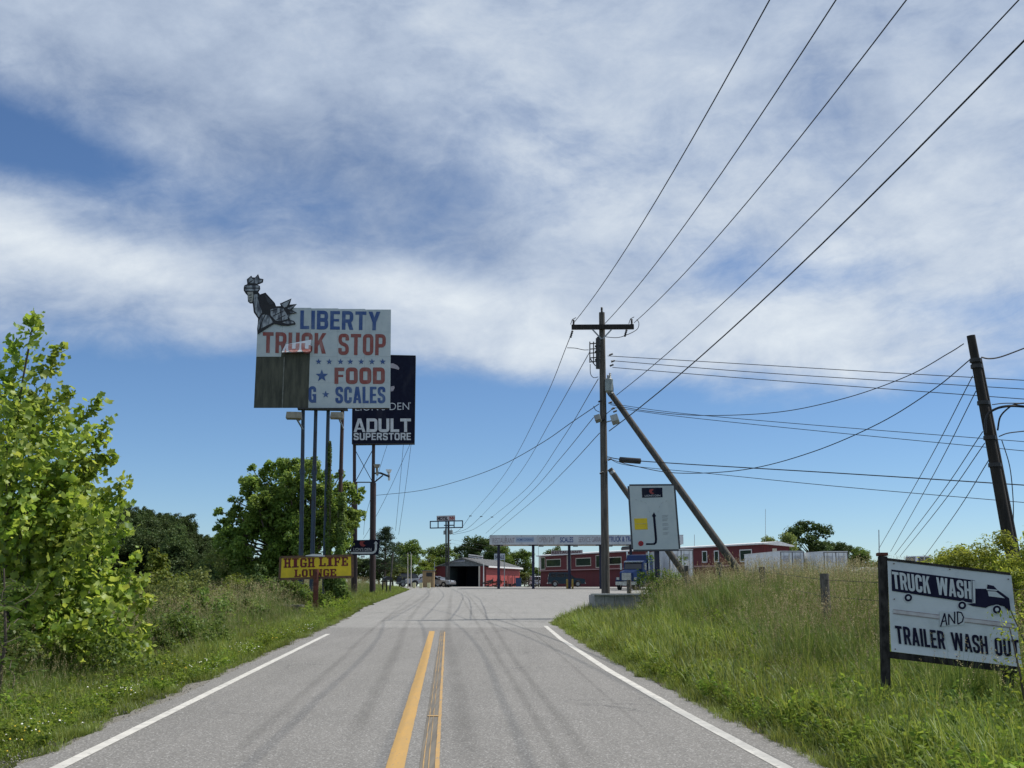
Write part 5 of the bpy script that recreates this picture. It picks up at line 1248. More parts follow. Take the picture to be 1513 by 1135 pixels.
# local: +x forward
def pb(nm, m, *bx):
    g = MB()
    for b_ in bx: g.box(*b_)
    return g.build(nm, m, tt)
g = MB(); g.prism([(.6, .9), (3.2, .9), (3.2, 1.75), (3.05, 1.9), (.9, 2.15), (.6, 2.15)], -.75, .75); g.build('hood', M_blue, tt)
g = MB(); g.prism([(-1.4, .9), (.7, .9), (.7, 2.15), (.45, 2.95), (-.1, 3.1), (-1.4, 3.1)], -1.05, 1.05); g.build('cab', M_blue, tt)
g = MB(); g.prism([(-3.2, .9), (-1.38, .9), (-1.38, 3.3), (-1.0, 3.12), (-1.2, 3.7), (-3.2, 3.8)], -1.2, 1.2); g.build('sleeper', M_blue, tt)
pb('grille', M_chrome, (3.2, 3.28, -.5, .5, 1.0, 1.75)); pb('bumper', M_chrome, (3.2, 3.45, -1.15, 1.15, .5, .85))
g = MB(); g.add([(.735, -.95, 2.2), (.735, .95, 2.2), (.50, .88, 2.88), (.50, -.88, 2.88)], [(0, 1, 2, 3)]); g.build('windscreen', M_glass_b, tt)
for s in (-1, 1):
    pb('fender', M_blue, (1.6, 3.15, s * 1.0 - .22, s * 1.0 + .22, .75, 1.25)); pb('headlight', M_chrome, (3.14, 3.22, s * .95 - .15, s * .95 + .15, 1.05, 1.3))
    g = MB(); g.tube([(-1.35, s * 1.2, 1.0), (-1.35, s * 1.2, 4.1)], .09, 8); g.build('exhaust_stack', M_chrome, tt)
    pb('mirror', M_chrome, (.5, .62, s * 1.35 - .1, s * 1.35 + .1, 2.1, 2.8)); pb('fuel_tank', M_chrome, (-1.2, .5, s * 1.0 - .25, s * 1.0 + .25, .45, .95))
    pb('side_window', M_glass_b, (-.6, .25, s * 1.05 - .012, s * 1.05 + .012, 2.2, 2.8))
pb('visor', M_chrome, (.35, .75, -.98, .98, 2.9, 3.0)); wheels(tt, (2.3, -3.6, -4.8), 2.4, .5, M_chrome, .3); pb('chassis', M_black, (-5.6, 3.1, -.45, .45, .6, .85))
def trailer(lab, px0, px1, Y, rz, L=14.0, side=None, zoff=0, top_py=None, m=None, ybox=1.1):
    c = at(px0, 866, Y); zg = ybox; t = thing('box_trailer', lab, 'trailer', (c.x, Y, zg), rz, None)
    H1 = (at(px0, top_py, Y).z - zg); H0 = 1.15; Wd = 2.6; m = m or M_trl
    nps = 12
    for s in (0, 1):
        for k in range(nps):
            g = MB(); y0 = L * k / nps; y1 = L * (k + 1) / nps - .02; x0 = -.005 if s == 0 else Wd - .045
            g.box(x0 - .003 * (k % 2), x0 + .05, y0 + .06, y1 + .06, H0, H1 - .08); g.build('side_panel', m, t)
    g = MB(); g.box(.06, Wd - .06, .08, L, H0, H1 - .06); g.build('box', m, t)
    g = MB(); g.box(-.03, Wd + .03, -.02, L + .1, H1 - .07, H1); g.build('roof', M_whitetrim, t)
    for k in (0, 1):
        x0 = .08 + k * (Wd / 2 - .05); g = MB(); g.box(x0, x0 + Wd / 2 - .11, -.03, .05, H0 + .05, H1 - .16); d_ = g.build('rear_door', m, t)
        for q in (.28, .85): g = MB(); g.tube([(x0 + q, -.06, H0 + .1), (x0 + q, -.06, H1 - .2)], .022, 6); g.build('lock_rod', M_steel, d_)
        g = MB(); g.box(x0 + .15, x0 + .8, -.05, -.03, H1 - 1.2, H1 - .5) ; g.build('placard', mat('placard_grey', (.30, .32, .36), (.5, .5, .52), .6, scale=9, bump=0), d_)
    g = MB(); g.box(-.02, .07, -.05, .04, H0, H1 - .07); g.box(Wd - .07, Wd + .02, -.05, .04, H0, H1 - .07); g.box(.07, Wd - .07, -.045, .04, H1 - .16, H1 - .07); g.box(-.02, Wd + .02, -.06, .06, H0 - .2, H0); g.box(Wd / 2 - .05, Wd / 2 + .05, -.055, .04, H0, H1 - .16); g.build('rear_frame', mat('dark_door_frame', (.09, .09, .095), (.16, .16, .16), .6), t)
    g = MB(); g.box(.2, Wd - .2, .02, .12, .5, .62); g.box(.4, .5, .02, .12, .62, H0 - .2); g.box(Wd - .5, Wd - .4, .02, .12, .62, H0 - .2); g.build('bumper_guard', M_steel, t)
    for y in (1.6, 2.9):
        for s in (0, 1):
            g = MB(); x = .3 + s * (Wd - .6); g.tube([(x - .28, y, .5), (x + .28, y, .5)], .5, 14); g.build('wheel', M_rubber, t)
    g = MB(); g.box(.5, Wd - .5, .1, L, H0 - .35, H0 - .2); g.build('chassis', M_black, t); return t
M_trl = mat('trailer_white', (.66, .69, .71), (.58, .61, .63), .5, scale=1.2, stretch=(1, 1, 2), bump=.05, dirt=(.33, .33, .32), dscale=.8)
trailer('white box trailer with closed rear doors, left of the parked pair', 1155.2, 1190, 118, R(5), 13, top_py=814.0, ybox=1.0)
trailer('white box trailer with printed rear doors, right of the parked pair', 1219.5, 1253, 114, R(7), 13, top_py=814.4, ybox=1.0)
trailer('grey box trailer parked behind the white board and brace pole', 990, 1020, 118, R(4), 13, top_py=811.5, ybox=1.1, m=M_trl)
# low flat vehicles among the weeds
for k, (px, py, Y, w_, lab) in enumerate(((1262, 838, 84, 1.3, 'white flat hood of a low vehicle behind the grass, right of the trailers'), (1292, 842, 76, 1.6, 'white low boat-shaped trailer behind the grass near the sign post'), (1402, 832, 84, 2.2, 'long pale flatbed right of the silver pickup above the sign'))):
    c = at(px, py, Y); t = thing('low_vehicle', lab, 'vehicle', (c.x, Y, c.z - .9), R(-12 + 14 * k)); g = MB()
    g.prism([(-w_, .45), (w_, .45), (w_, .72), (w_ * .7, .82), (-w_ * .8, .92), (-w_, .8)], -.8, .8); g.build('body', M_whitetrim, t); g = MB(); g.prism([(-w_ * .6, .9), (w_ * .2, .87), (-.0, 1.05), (-w_ * .45, 1.08)], -.6, .6); g.build('cover', M_glass_b if k == 0 else M_whitetrim, t); wheels(t, (-w_ * .6, w_ * .6), 1.6, .3)
# bollards, blocks, shed, mailbox, rods
for k, (px, Y) in enumerate(((612.3, 136), (622.5, 136), (634, 136))):
    c = at(px, 866, Y); z = roadz(Y); g = MB(); g.add([(c.x - .21, Y - .2, z - .1), (c.x + .17, Y - .2, z - .1), (c.x + .17, Y + .2, z - .1), (c.x - .21, Y + .2, z - .1), (c.x - .24, Y - .16, z + .66), (c.x + .13, Y - .16, z + .66), (c.x + .13, Y + .16, z + .66), (c.x - .24, Y + .16, z + .66)], [(0, 1, 5, 4), (1, 2, 6, 5), (2, 3, 7, 6), (3, 0, 4, 7), (4, 5, 6, 7)])
    tag(g.build('barrier_block', M_cbol), ('leftmost', 'middle', 'rightmost')[k] + ' of three pale yellow concrete blocks left of the garage', 'barrier', 'pale yellow barrier blocks')
for k, px in enumerate((838, 846)):
    c = at(px, 866, 128); g = MB(); z = roadz(128); g.tube([(c.x, 128, z - .1), (c.x, 128, z + 1.05), (c.x, 128, z + 1.12)], [.12, .12, .06], 10); tag(g.build('bollard', M_ybol, smooth=True), ('left', 'right')[k] + ' yellow steel bollard at the foot of the middle canopy column', 'bollard', 'yellow bollards under the canopy')
c = at(632, 866, 146); z = GZ - .1; sh = thing('shed', 'small tan plywood shed with one dark opening at the left of the lot', 'shed', (c.x, 147, z))
xa, xb = at(624, 866, 147).x - c.x, at(641, 866, 147).x - c.x; h_ = at(632, 843.5, 147).z - z; M_tan = mat('tan_plywood', (.36, .25, .13), (.28, .2, .11), .8)
g = MB()
for q in range(5): x0 = xa + (xb - xa) * q / 5; g = MB(); g.box(x0, x0 + (xb - xa) / 5 - .015, -.02 * (q % 2), .1, 0, h_); g.build('plank', M_tan, sh)
g = MB(); g.box(xa, xb, .12, 1.4, 0, h_); g.build('wall', M_tan, sh); g = MB(); g.box(-.3, .5, -.05, -.022, h_ - .75, h_ - .25); g.build('opening', M_black, sh); g = MB(); g.box(xa - .1, xb + .1, -.2, 1.6, h_, h_ + .08); g.build('roof', M_roof, sh)  # the opening is a black plate standing in for the shade inside
c = at(573, 866, 92); z = gz(c.x, 92); mb_ = thing('mailbox', 'black mailbox on a wooden post beside the left road edge', 'mailbox', (c.x, 92, z), R(20)); zz = at(573, 854, 92).z - z
g = MB(); P = [(-.1, 0)] + [(.28 * math.cos(a * math.pi / 8) * -1, .2 + .2 * math.sin(a * math.pi / 8)) for a in range(9)]; P = [(-.28, 0)] + [(-.28 * math.cos(a * math.pi / 8), .16 + .16 * math.sin(a * math.pi / 8)) for a in range(9)] + [(.28, 0)]
g.prism([(x * 1.2, zz - .2 + q) for x, q in P], -.3, .35); g.build('box', M_black, mb_); g = MB(); g.beam((-.1, 0, -.3), (-.1, 0, zz - .2), .1); g.beam((-.6, 0, zz - .28), (.4, 0, zz - .26), .09); g.beam((-.45, 0, -.2), (-.45, 0, zz + .12), .09); g.build('post', M_wood_dark, mb_)
for (px, y0, Y, w_, lab, mm) in ((580.5, 817, 96, .09, 'leaning weathered pole beside the black mailbox', M_wood_pole), (602.5, 817, 140, .07, 'left one of two thin pale poles by the parked grey suv', M_cream), (607.5, 818, 139, .07, 'right one of two thin pale poles by the parked grey suv', M_cream), (642, 830, 150, .06, 'thin grey pole at the left corner of the garage', M_steel),
                             (714.5, 833, 170, .09, 'white slim post before the red garage corner', M_whitetrim), (795.5, 790, 150, .03, 'thin mast just left of the red building', M_steel), (1131, 752, 150, .035, 'tall whip antenna above the red building right end', M_steel), (1026, 790, 160, .05, 'short antenna on the red building roof', M_steel), (1298.5, 783, 60, .035, 'thin vertical rod above the sign post', M_steel)):
    a_ = at(px, y0, Y); b_ = at(px - (5 if w_ == .09 and px < 600 else 0), 868, Y); g = MB(); g.tube([a_, (b_.x, Y, min(b_.z, gz(b_.x, Y)) - .2)], [w_ * .7, w_], 8); tag(g.build('thin_pole', mm, smooth=True), lab, 'pole')
# junk and machinery by the garage and the column feet
for k, (px, Y, lab) in enumerate(((724, 165, 'dark clutter of machinery parts heaped before the red garage wall'), (739, 160, 'heap of dark equipment at the foot of the first canopy column'), (752, 168, 'low dark equipment pile near the garage back corner'), (786, 150, 'dark weedy clutter round the second canopy column foot'))):
    c = at(px, 866, Y); g = MB()
    for q in range(16):
        x = c.x + rnd.uniform(-1, 1); y_ = Y + rnd.uniform(-.6, .6); z = GZ + rnd.uniform(0, .9 if k != 2 else .4); s = rnd.uniform(.12, .35); g.beam((x - s, y_, z), (x + s, y_ + rnd.uniform(-.3, .3), z + rnd.uniform(-.2, .3)), s * .7, s * .6)
        if q % 3 == 0: g.tube([(x, y_, GZ - .05), (x + .1, y_, GZ + rnd.uniform(.8, 1.8))], .05, 6)
    tag(g.build('equipment_pile', (M_black, M_rust, M_black, M_bark)[k]), lab, 'equipment')
# ------------------------------------------------------------------ vegetation
def np_mesh(name, V, Fq, mats, mi=None, smooth=False):
    me = bpy.data.meshes.new(name); V = np.asarray(V, dtype=np.float32).reshape(-1, 3); Fq = np.asarray(Fq, dtype=np.int32)
    me.vertices.add(len(V)); me.vertices.foreach_set('co', V.ravel()); k = Fq.shape[1]
    me.loops.add(Fq.size); me.loops.foreach_set('vertex_index', Fq.ravel()); me.polygons.add(len(Fq))
    me.polygons.foreach_set('loop_start', np.arange(0, Fq.size, k, dtype=np.int32)); 
    try: me.polygons.foreach_set('loop_total', np.full(len(Fq), k, dtype=np.int32))
    except Exception: pass
    for m_ in (mats if isinstance(mats, (list, tuple)) else [mats]): me.materials.append(m_)
    if mi is not None: me.polygons.foreach_set('material_index', np.asarray(mi, dtype=np.int32))
    me.update(calc_edges=True); return me
def unit(a): return a / np.maximum(1e-6, np.linalg.norm(a, axis=-1, keepdims=True))
def leaf_quads(P, Nrm, size, rng, asp=.62, up=None):
    """diamond leaves at P, facing roughly Nrm"""
    n = len(P); t = unit(np.cross(Nrm, rng.normal(size=(n, 3)))); b = np.cross(Nrm, t)
    s = (size * rng.uniform(.6, 1.3, n))[:, None]
    mid = Nrm * s * .12
    V = np.stack([P - t * s * .5, P - b * s * asp * .5 + mid * rng.uniform(-1, 1, (n, 1)), P + t * s * .5, P + b * s * asp * .5 + mid * rng.uniform(-1, 1, (n, 1))], 1)
    return V.reshape(-1, 3), np.arange(4 * n).reshape(n, 4)
def crown_points(clumps, n, rng, sub=14, inner=.5, rr_=(.20, .52)):
    C = np.array(clumps, dtype=float); w = C[:, 3] ** 2; w /= w.sum()
    SP, SR, SW = [], [], []
    for c in C:
        k = max(4, int(sub)); d = unit(rng.normal(size=(k, 3))); d[:, 2] = np.where(d[:, 2] < -.55, -d[:, 2], d[:, 2])
        SP.append(c[:3] + d * c[3] * rng.uniform(.45, .86, (k, 1))); r = c[3] * rng.uniform(rr_[0], rr_[1], k); SR.append(r); SW.append(r ** 2)
    SP = np.concatenate(SP); SR = np.concatenate(SR); SW = np.concatenate(SW); SW = SW / SW.sum()
    idx = rng.choice(len(SP), n, p=SW); d = unit(rng.normal(size=(n, 3)) * np.array([1, 1, .8])); rr = rng.uniform(inner, 1.08, n) ** .7 * np.where(rng.random(n) < .16, rng.uniform(1.05, 1.5, n), 1)
    P = SP[idx] + d * (SR[idx] * rr)[:, None]
    Nn = unit(d * .7 + rng.normal(size=(n, 3)) * .55 + np.array([0, 0, .55]))
    return P, Nn
def crown_mesh(name, clumps, n, size, m, seed, sub=14, asp=.62, inner=.5, rr_=(.20, .52)):
    rng = np.random.default_rng(seed); P, Nn = crown_points(clumps, n, rng, sub, inner, rr_); V, Fq = leaf_quads(P, Nn, size, rng, asp)
    return np_mesh(name, V, Fq, m)
def link(name, me, parent=None, loc=None):
    o = bpy.data.objects.new(name, me); col.objects.link(o); o.parent = parent
    if loc is not None: o.location = loc
    if parent is not None: MWD[o.name] = mw(parent)
    return o
def limb(g, a, b, r0, r1, rr, bend=.12, n=5):
    a, b = Vector(a), Vector(b); L = (b - a).length; off = Vector((rr.uniform(-1, 1), rr.uniform(-1, 1), rr.uniform(0, 1))) * L * bend
    pts = [a.lerp(b, k / n) + off * math.sin(math.pi * k / n) for k in range(n + 1)]
    g.tube(pts, [r0 + (r1 - r0) * k / n for k in range(n + 1)], 6); return pts
L_mid = leaf_mat('leaf_mid_green', (.046, .084, .015), (.076, .124, .022), (.12, .172, .036), .42)
L_dark = leaf_mat('leaf_dark_green', (.024, .048, .013), (.040, .068, .017), (.065, .095, .025), .3)
L_hill = leaf_mat('leaf_hill_green', (.028, .052, .016), (.044, .072, .020), (.066, .094, .028), .28)
L_yel = leaf_mat('leaf_yellow_green', (.085, .135, .018), (.12, .175, .022), (.18, .22, .035), .38)
L_olive = leaf_mat('leaf_olive', (.075, .110, .028), (.115, .150, .040), (.17, .20, .065), .42)
L_pine = leaf_mat('pine_needles', (.016, .032, .016), (.026, .045, .022), (.045, .062, .034), .15)
L_tulip = leaf_mat('tulip_leaf', (.085, .155, .022), (.185, .28, .034), (.31, .385, .075), .55, .8, .03)

# --- four shared broadleaf trees, ten metres tall
def proto(seed, m, n=9000, size=.34, wide=1.0, lowest=2.2):
    rr = random.Random(seed); cl = []; 
    for k in range(13):
        z = lowest + (9.0 - lowest) * (k / 12) ** .9; f = math.sin(math.pi * min(1, (z - lowest * .3) / 10.4)) ** .7
        for q in range(2 if 2 < k < 11 else 1):
            a = rr.uniform(0, 6.28); rad = 2.7 * f * wide * rr.uniform(.35, .95); cl.append((rad * math.cos(a), rad * math.sin(a), z + rr.uniform(-.5, .5), rr.uniform(1.1, 1.75) * (.6 + .4 * f)))
    me = crown_mesh('crown', cl, n, size, m, seed, 12)
    g = MB(); g.tube([(0, 0, -.4), (.05, 0, 2), (.1, .1, 4.5), (0, .2, 7.5)], [.27, .21, .15, .05], 8)
    for c in cl: limb(g, (.06, .05, min(c[2] * .62, 6.5)), c[:3], .085, .02, rr)
    tm = g.build('trunk', M_bark); t_me = tm.data; bpy.data.objects.remove(tm); return me, t_me
PROTO = {'mid': [proto(11, L_mid), proto(12, L_mid, wide=1.25)], 'dark': [proto(13, L_dark, 11000), proto(14, L_dark, 11000, wide=1.2)], 'olive': [proto(15, L_olive, 8000, lowest=1.2)], 'yel': [proto(16, L_yel, 8000, lowest=1.0)], 'hill': [proto(17, L_hill, 6000, .42, wide=1.2), proto(18, L_hill, 6000, .42)]}
def tree(px, top, wpx, Y, kind, lab, k=0, zg=None, group='trees behind the truck stop', name='broadleaf_tree'):
    c = at(px, 866, Y); z = gz(c.x, Y) if zg is None else zg; h = at(px, top, Y).z - z; w = wpx / 1600 * Y
    t = thing(name, lab, 'tree', (c.x, Y, z), rnd.uniform(0, 6.28), group); s = h / 10.2
    t.scale = (w / 7.4, w / 7.4, s)
    cm, tm = PROTO[kind][k % len(PROTO[kind])]; link('crown', cm, t); link('trunk', tm, t); return t
TL_ = [(604, 796, 66, 200, 'mid', 'rounded green tree above the parked grey suv left of the motel mast'), (580, 822, 44, 185, 'mid', 'low green tree behind the leaning weathered pole'), (652, 802, 66, 235, 'mid', 'green tree directly behind the motel mast'),
       (628, 818, 50, 215, 'yel', 'paler green tree between the two trees left of the garage'), (706, 789, 62, 262, 'dark', 'tallest dark tree rising behind the garage ridge'), (688, 803, 46, 266, 'dark', 'dark tree shouldering left of the tallest one behind the garage'),
       (733, 802, 52, 255, 'dark', 'dark tree behind the left end of the canopy'), (760, 806, 54, 250, 'mid', 'green tree filling the gap between the first two canopy columns'), (785, 838, 36, 285, 'mid', 'low tree right of the second canopy column'), (775, 845, 30, 240, 'olive', 'low olive tree under the canopy, beside the blue bin'),
       (820, 806, 40, 262, 'mid', 'tree top showing just above the red building roof left end'), (1199, 769, 84, 225, 'dark', 'large dark round-headed tree above the parked trailers'), (1166, 784, 50, 215, 'olive', 'paler tree to the left of the large round-headed one'), (1138, 790, 44, 240, 'olive', 'tree behind the annex roof, left of the whip antenna'),
       (1236, 796, 50, 232, 'dark', 'dark tree sloping down right of the large round-headed one'), (1258, 806, 40, 240, 'dark', 'second dark tree right of the trailers'), (1283, 807, 54, 205, 'mid', 'rounded mid green tree just left of the truck wash sign'),
       (1306, 828, 40, 230, 'mid', 'low green tree behind the truck wash sign post'), (1400, 836, 50, 320, 'dark', 'distant low tree above the middle of the truck wash sign'), (1440, 822, 60, 250, 'mid', 'distant tree behind the feathery bush right'), (1345, 842, 60, 340, 'dark', 'distant low tree above the left of the truck wash sign'), (1500, 830, 60, 260, 'mid', 'distant tree behind the leaning pole foot'),
       (536, 822, 56, 170, 'dark', 'dark tree between the dark sign posts'), (560, 826, 50, 165, 'dark', 'dark low tree under the pine, right of the dark sign posts'), (590, 838, 36, 160, 'olive', 'low olive bush tree left of the thin pale poles'),
       (515, 800, 50, 130, 'dark', 'dark tree immediately right of the big maple foot')]
for k, (px, tp, w, Y, kd, lab) in enumerate(TL_): tree(px, tp, w, Y, kd, lab, k)
# pine with open layered crown
c = at(568, 866, 132); z = gz(c.x, 132); hp = at(568, 779, 132).z - z
pn = thing('pine_tree', 'dark open-branched pine right of the tall dark sign posts', 'tree', (c.x, 132, z)); rr = random.Random(5); rng = np.random.default_rng(5)
g = MB(); g.tube([(0, 0, -.3), (.05, 0, hp * .5), (0, 0, hp)], [.17, .11, .03], 8); P = []; Nn = []
for k in range(46):
    h = hp * (.28 + .70 * (k / 46)); a = k * 2.4; L = (2.35 * (1 - ((k / 46) ** 1.6)) + .35) * rr.uniform(.6, 1.1); e_ = Vector((L * math.cos(a), L * math.sin(a), h + L * rr.uniform(.05, .35)))
    pts = limb(g, (0, 0, h - .1), e_, .045, .012, rr, .08)
    for q in range(8):
        t_ = rr.uniform(.35, 1.05); b_ = Vector((0, 0, h - .1)).lerp(e_, t_) + Vector((rr.uniform(-.3, .3), rr.uniform(-.3, .3), rr.uniform(-.05, .18)))
        m_ = rng.normal(size=(34, 3)) * np.array([.2, .2, .1]); P.append(np.array(b_) + m_); Nn.append(unit(rng.normal(size=(34, 3)) + [0, 0, .4]))
g.build('trunk', M_bark, pn); V_, F_ = leaf_quads(np.concatenate(P), np.concatenate(Nn), .20, rng, .28); link('crown', np_mesh('crown', V_, F_, L_pine), pn)

# --- the big maple behind the billboard poles
YB = 76.0
cl = [(348,772,18),(333,800,20),(330,778,12),(372,722,20),(392,702,17),(424,698,20),(455,697,20),(478,712,18),(506,728,18),(524,742,15),(515,772,20),(384,748,22),(420,742,26),(458,738,26),(494,756,24),(350,818,24),(388,788,26),(428,788,28),(468,788,28),(500,800,24),(368,850,28),(410,838,28),(450,840,28),(486,842,26),(338,850,22),(425,720,20),(450,724,22),(400,735,20),(475,735,20),(400,765,26),(440,770,28),(375,770,24),(480,775,26),(410,815,28),(450,815,28),(360,795,22),(326,828,18),(402,690,10),(440,684,10),(362,738,14),(352,752,12),(530,760,10),(376,694,8),(412,684,7),(468,684,8),(500,704,9),(534,726,7),(322,758,8),(320,785,8),(340,742,8)]
cx0 = at(440, 866, YB); bt = thing('maple_tree', 'big spreading maple behind the four billboard poles', 'tree', (cx0.x, YB, gz(cx0.x, YB))); b0 = Vector(bt.location); rr = random.Random(9); K_ = []
for (px, py, r) in cl:
    for d_ in ((-1.4, 1.5) if r > 19 else (0,)):
        p_ = at(px + rr.uniform(-3, 3), py + rr.uniform(-3, 3), YB + d_ + rr.uniform(-.9, .9)) - b0; K_.append((p_.x, p_.y, p_.z, r / 1600 * YB))
L_maple = leaf_mat('maple_leaf', (.066, .112, .022), (.11, .172, .034), (.185, .25, .056), .55, .25)
link('crown', crown_mesh('crown', K_, 80000, .225, L_maple, 3, 20, .62, .45, (.16, .38)), bt)
g = MB(); g.tube([(0, 0, -1), (.1, 0, 2), (0, 0, 4)], [.45, .34, .25], 10)
for c_ in K_[::1]: limb(g, (0, 0, rr.uniform(1.5, 4)), c_[:3], .12, .025, rr)
g.build('trunk', M_bark, bt)

# --- near tulip tree on the left, every leaf its lobed outline
def lobed(rng, P, Nn, size, droop=.3):
    sh = np.array([(0, 0), (.26, -.04), (.52, .10), (.40, .34), (.50, .62), (.20, .66), (0, .56), (-.20, .66), (-.50, .62), (-.40, .34), (-.52, .10), (-.26, -.04)])
    n = len(P); t = unit(np.cross(Nn, rng.normal(size=(n, 3)))); b = np.cross(Nn, t); s = (size * rng.uniform(.42, 1.3, n))[:, None, None]
    fold = np.abs(sh[:, 0])[None, :, None] * Nn[:, None, :] * .35
    curl = -(sh[:, 1] ** 2)[None, :, None] * Nn[:, None, :] * droop
    V = P[:, None, :] + s * (sh[None, :, 0, None] * t[:, None, :] + sh[None, :, 1, None] * b[:, None, :] + fold + curl)
    base = np.arange(n)[:, None, None] * 12; q = np.array([(0, 1, 2, 3), (0, 3, 4, 5), (0, 5, 6, 7), (0, 7, 8, 9), (0, 9, 10, 11)]); return V.reshape(-1, 3), (base + q[None]).reshape(-1, 4)
YN = 18.5
hull = [(53,462),(91,508),(4,544),(105,570),(148,588),(164,622),(170,668),(187,708),(186,742),(194,778),(211,818),(218,852),(228,885),(232,922),(226,952),(205,960),(172,972),(130,980),(85,985),(-30,600),(-60,700),(-80,800),(-60,900),(20,500)]
tpp = at(20, 990, YN); tz = gz(tpp.x, YN); tb = Vector((tpp.x - .1, YN, tz))
tn = thing('tulip_tree', 'bright yellow-green young tulip tree with lobed leaves at the left edge', 'tree', tuple(tb)); rr = random.Random(21); rng = np.random.default_rng(21)
lead = [tb, at(12, 880, YN), at(15, 740, YN), at(28, 600, YN), at(50, 468, YN)]; lead = catmull(lead, 8); g = MB(); g.tube([p - tb for p in lead], [.07 - .002 * k for k in range(len(lead))], 8); P = []; Nn = []
tips = []
for (px, py) in hull: tips.append((px, py, 0.0)); 
for _ in range(135):
    (ax, ay), (bx, by) = rr.choice(list(zip(hull[2:18], hull[3:19]))); t = rr.random(); hx, hy = ax + (bx - ax) * t, ay + (by - ay) * t
    tips.append((hx - rr.uniform(20, 195) * (1 if rr.random() < .85 else .3), hy + rr.uniform(0, 30), rr.uniform(-1.7, 1.7)))
for (px, py, dy) in tips:
    if py > 965 and dy: continue
    e_ = at(px, py, YN + dy); k = 0; best = None
    zz = max(tb.z + .35, e_.z - rr.uniform(1.2, 2.2)); s0 = min(lead, key=lambda q: abs(q.z - zz))
    if e_.z < tb.z + .9: s0 = lead[3]
    mid = s0.lerp(e_, .5) + Vector((0, 0, -.12 + rr.uniform(-.1, .1))); pts = catmull([s0, mid, e_], 7); g.tube([q - tb for q in pts], [.013 - .0009 * i for i in range(len(pts))], 5)
    L = (e_ - s0).length; nn = int((28 + 24 * L) * (1.9 if dy == 0.0 and py < 900 else 1))
    for _ in range(nn):
        t = rr.uniform(.22, 1.0) ** .8; i = min(len(pts) - 2, int(t * (len(pts) - 1))); q = pts[i].lerp(pts[i + 1], t * (len(pts) - 1) - i); w = (.05 + .22 * (1 - t)) if dy == 0.0 else (.10 + .26 * (1 - t))
        P.append((q.x - tb.x + rr.gauss(0, w), q.y - tb.y + rr.gauss(0, w), q.z - tb.z + rr.gauss(0, w)))
for _ in range(400):
    px = rr.uniform(-20, 150); py = rr.uniform(640, 965); q = at(px, py, YN + rr.uniform(-1.2, 1.8)) - tb; P.append(tuple(q))
P = np.array(P); Nn = unit(rng.normal(size=P.shape) * .75 + np.array([.25, -.25, .55])); V_, F_ = lobed(rng, P, Nn, .132)
g.build('trunk', M_bark, tn, smooth=True); link('crown', np_mesh('crown', V_, F_, L_tulip), tn); print('tulip leaves', len(P))

# --- bushes
def bush(px, py_top, Y, w, m, lab, n=2600, size=.09, name='bush', cat='bush', group=None, asp=.6, seedk=0, zg=None, lob=False, h=None, stalks=7):
    c = at(px, py_top, Y); z = gz(c.x, Y) if zg is None else zg; hh = h or max(.4, c.z - z); rr = random.Random(int(px * 7 + Y * 3) + seedk); cl = []
    for k in range(9):
        a = rr.uniform(0, 6.28); f = rr.uniform(0, 1); cl.append((w * .5 * f * math.cos(a), w * .35 * f * math.sin(a), hh * rr.uniform(.2, .82 - .25 * f), min(w, hh) * rr.uniform(.18, .32)))
    cl.append((0, 0, hh * .82, min(w, hh) * .2)); cl.append((w * .2, 0, hh * .3, w * .3)); cl.append((-w * .2, 0, hh * .3, w * .3))
    t = thing(name, lab, cat, (c.x, Y, z), 0, group); rng = np.random.default_rng(int(px + Y * 10)); P, Nn = crown_points(cl, n, rng, 9, .2); P[:, 2] = np.abs(P[:, 2])
    V_, F_ = (lobed(rng, P, Nn, size) if lob else leaf_quads(P, Nn, size, rng, asp)); link('foliage', np_mesh('foliage', V_, F_, m), t)
    g = MB()
    for k in range(stalks):
        c_ = cl[k % len(cl)]; limb(g, (rr.uniform(-.1, .1) * w, rr.uniform(-.1, .1) * w, -.1), (c_[0], c_[1], c_[2] + c_[3] * .8), .018, .006, rr, .1, 4)
    g.build('stems', M_bark, t); return t
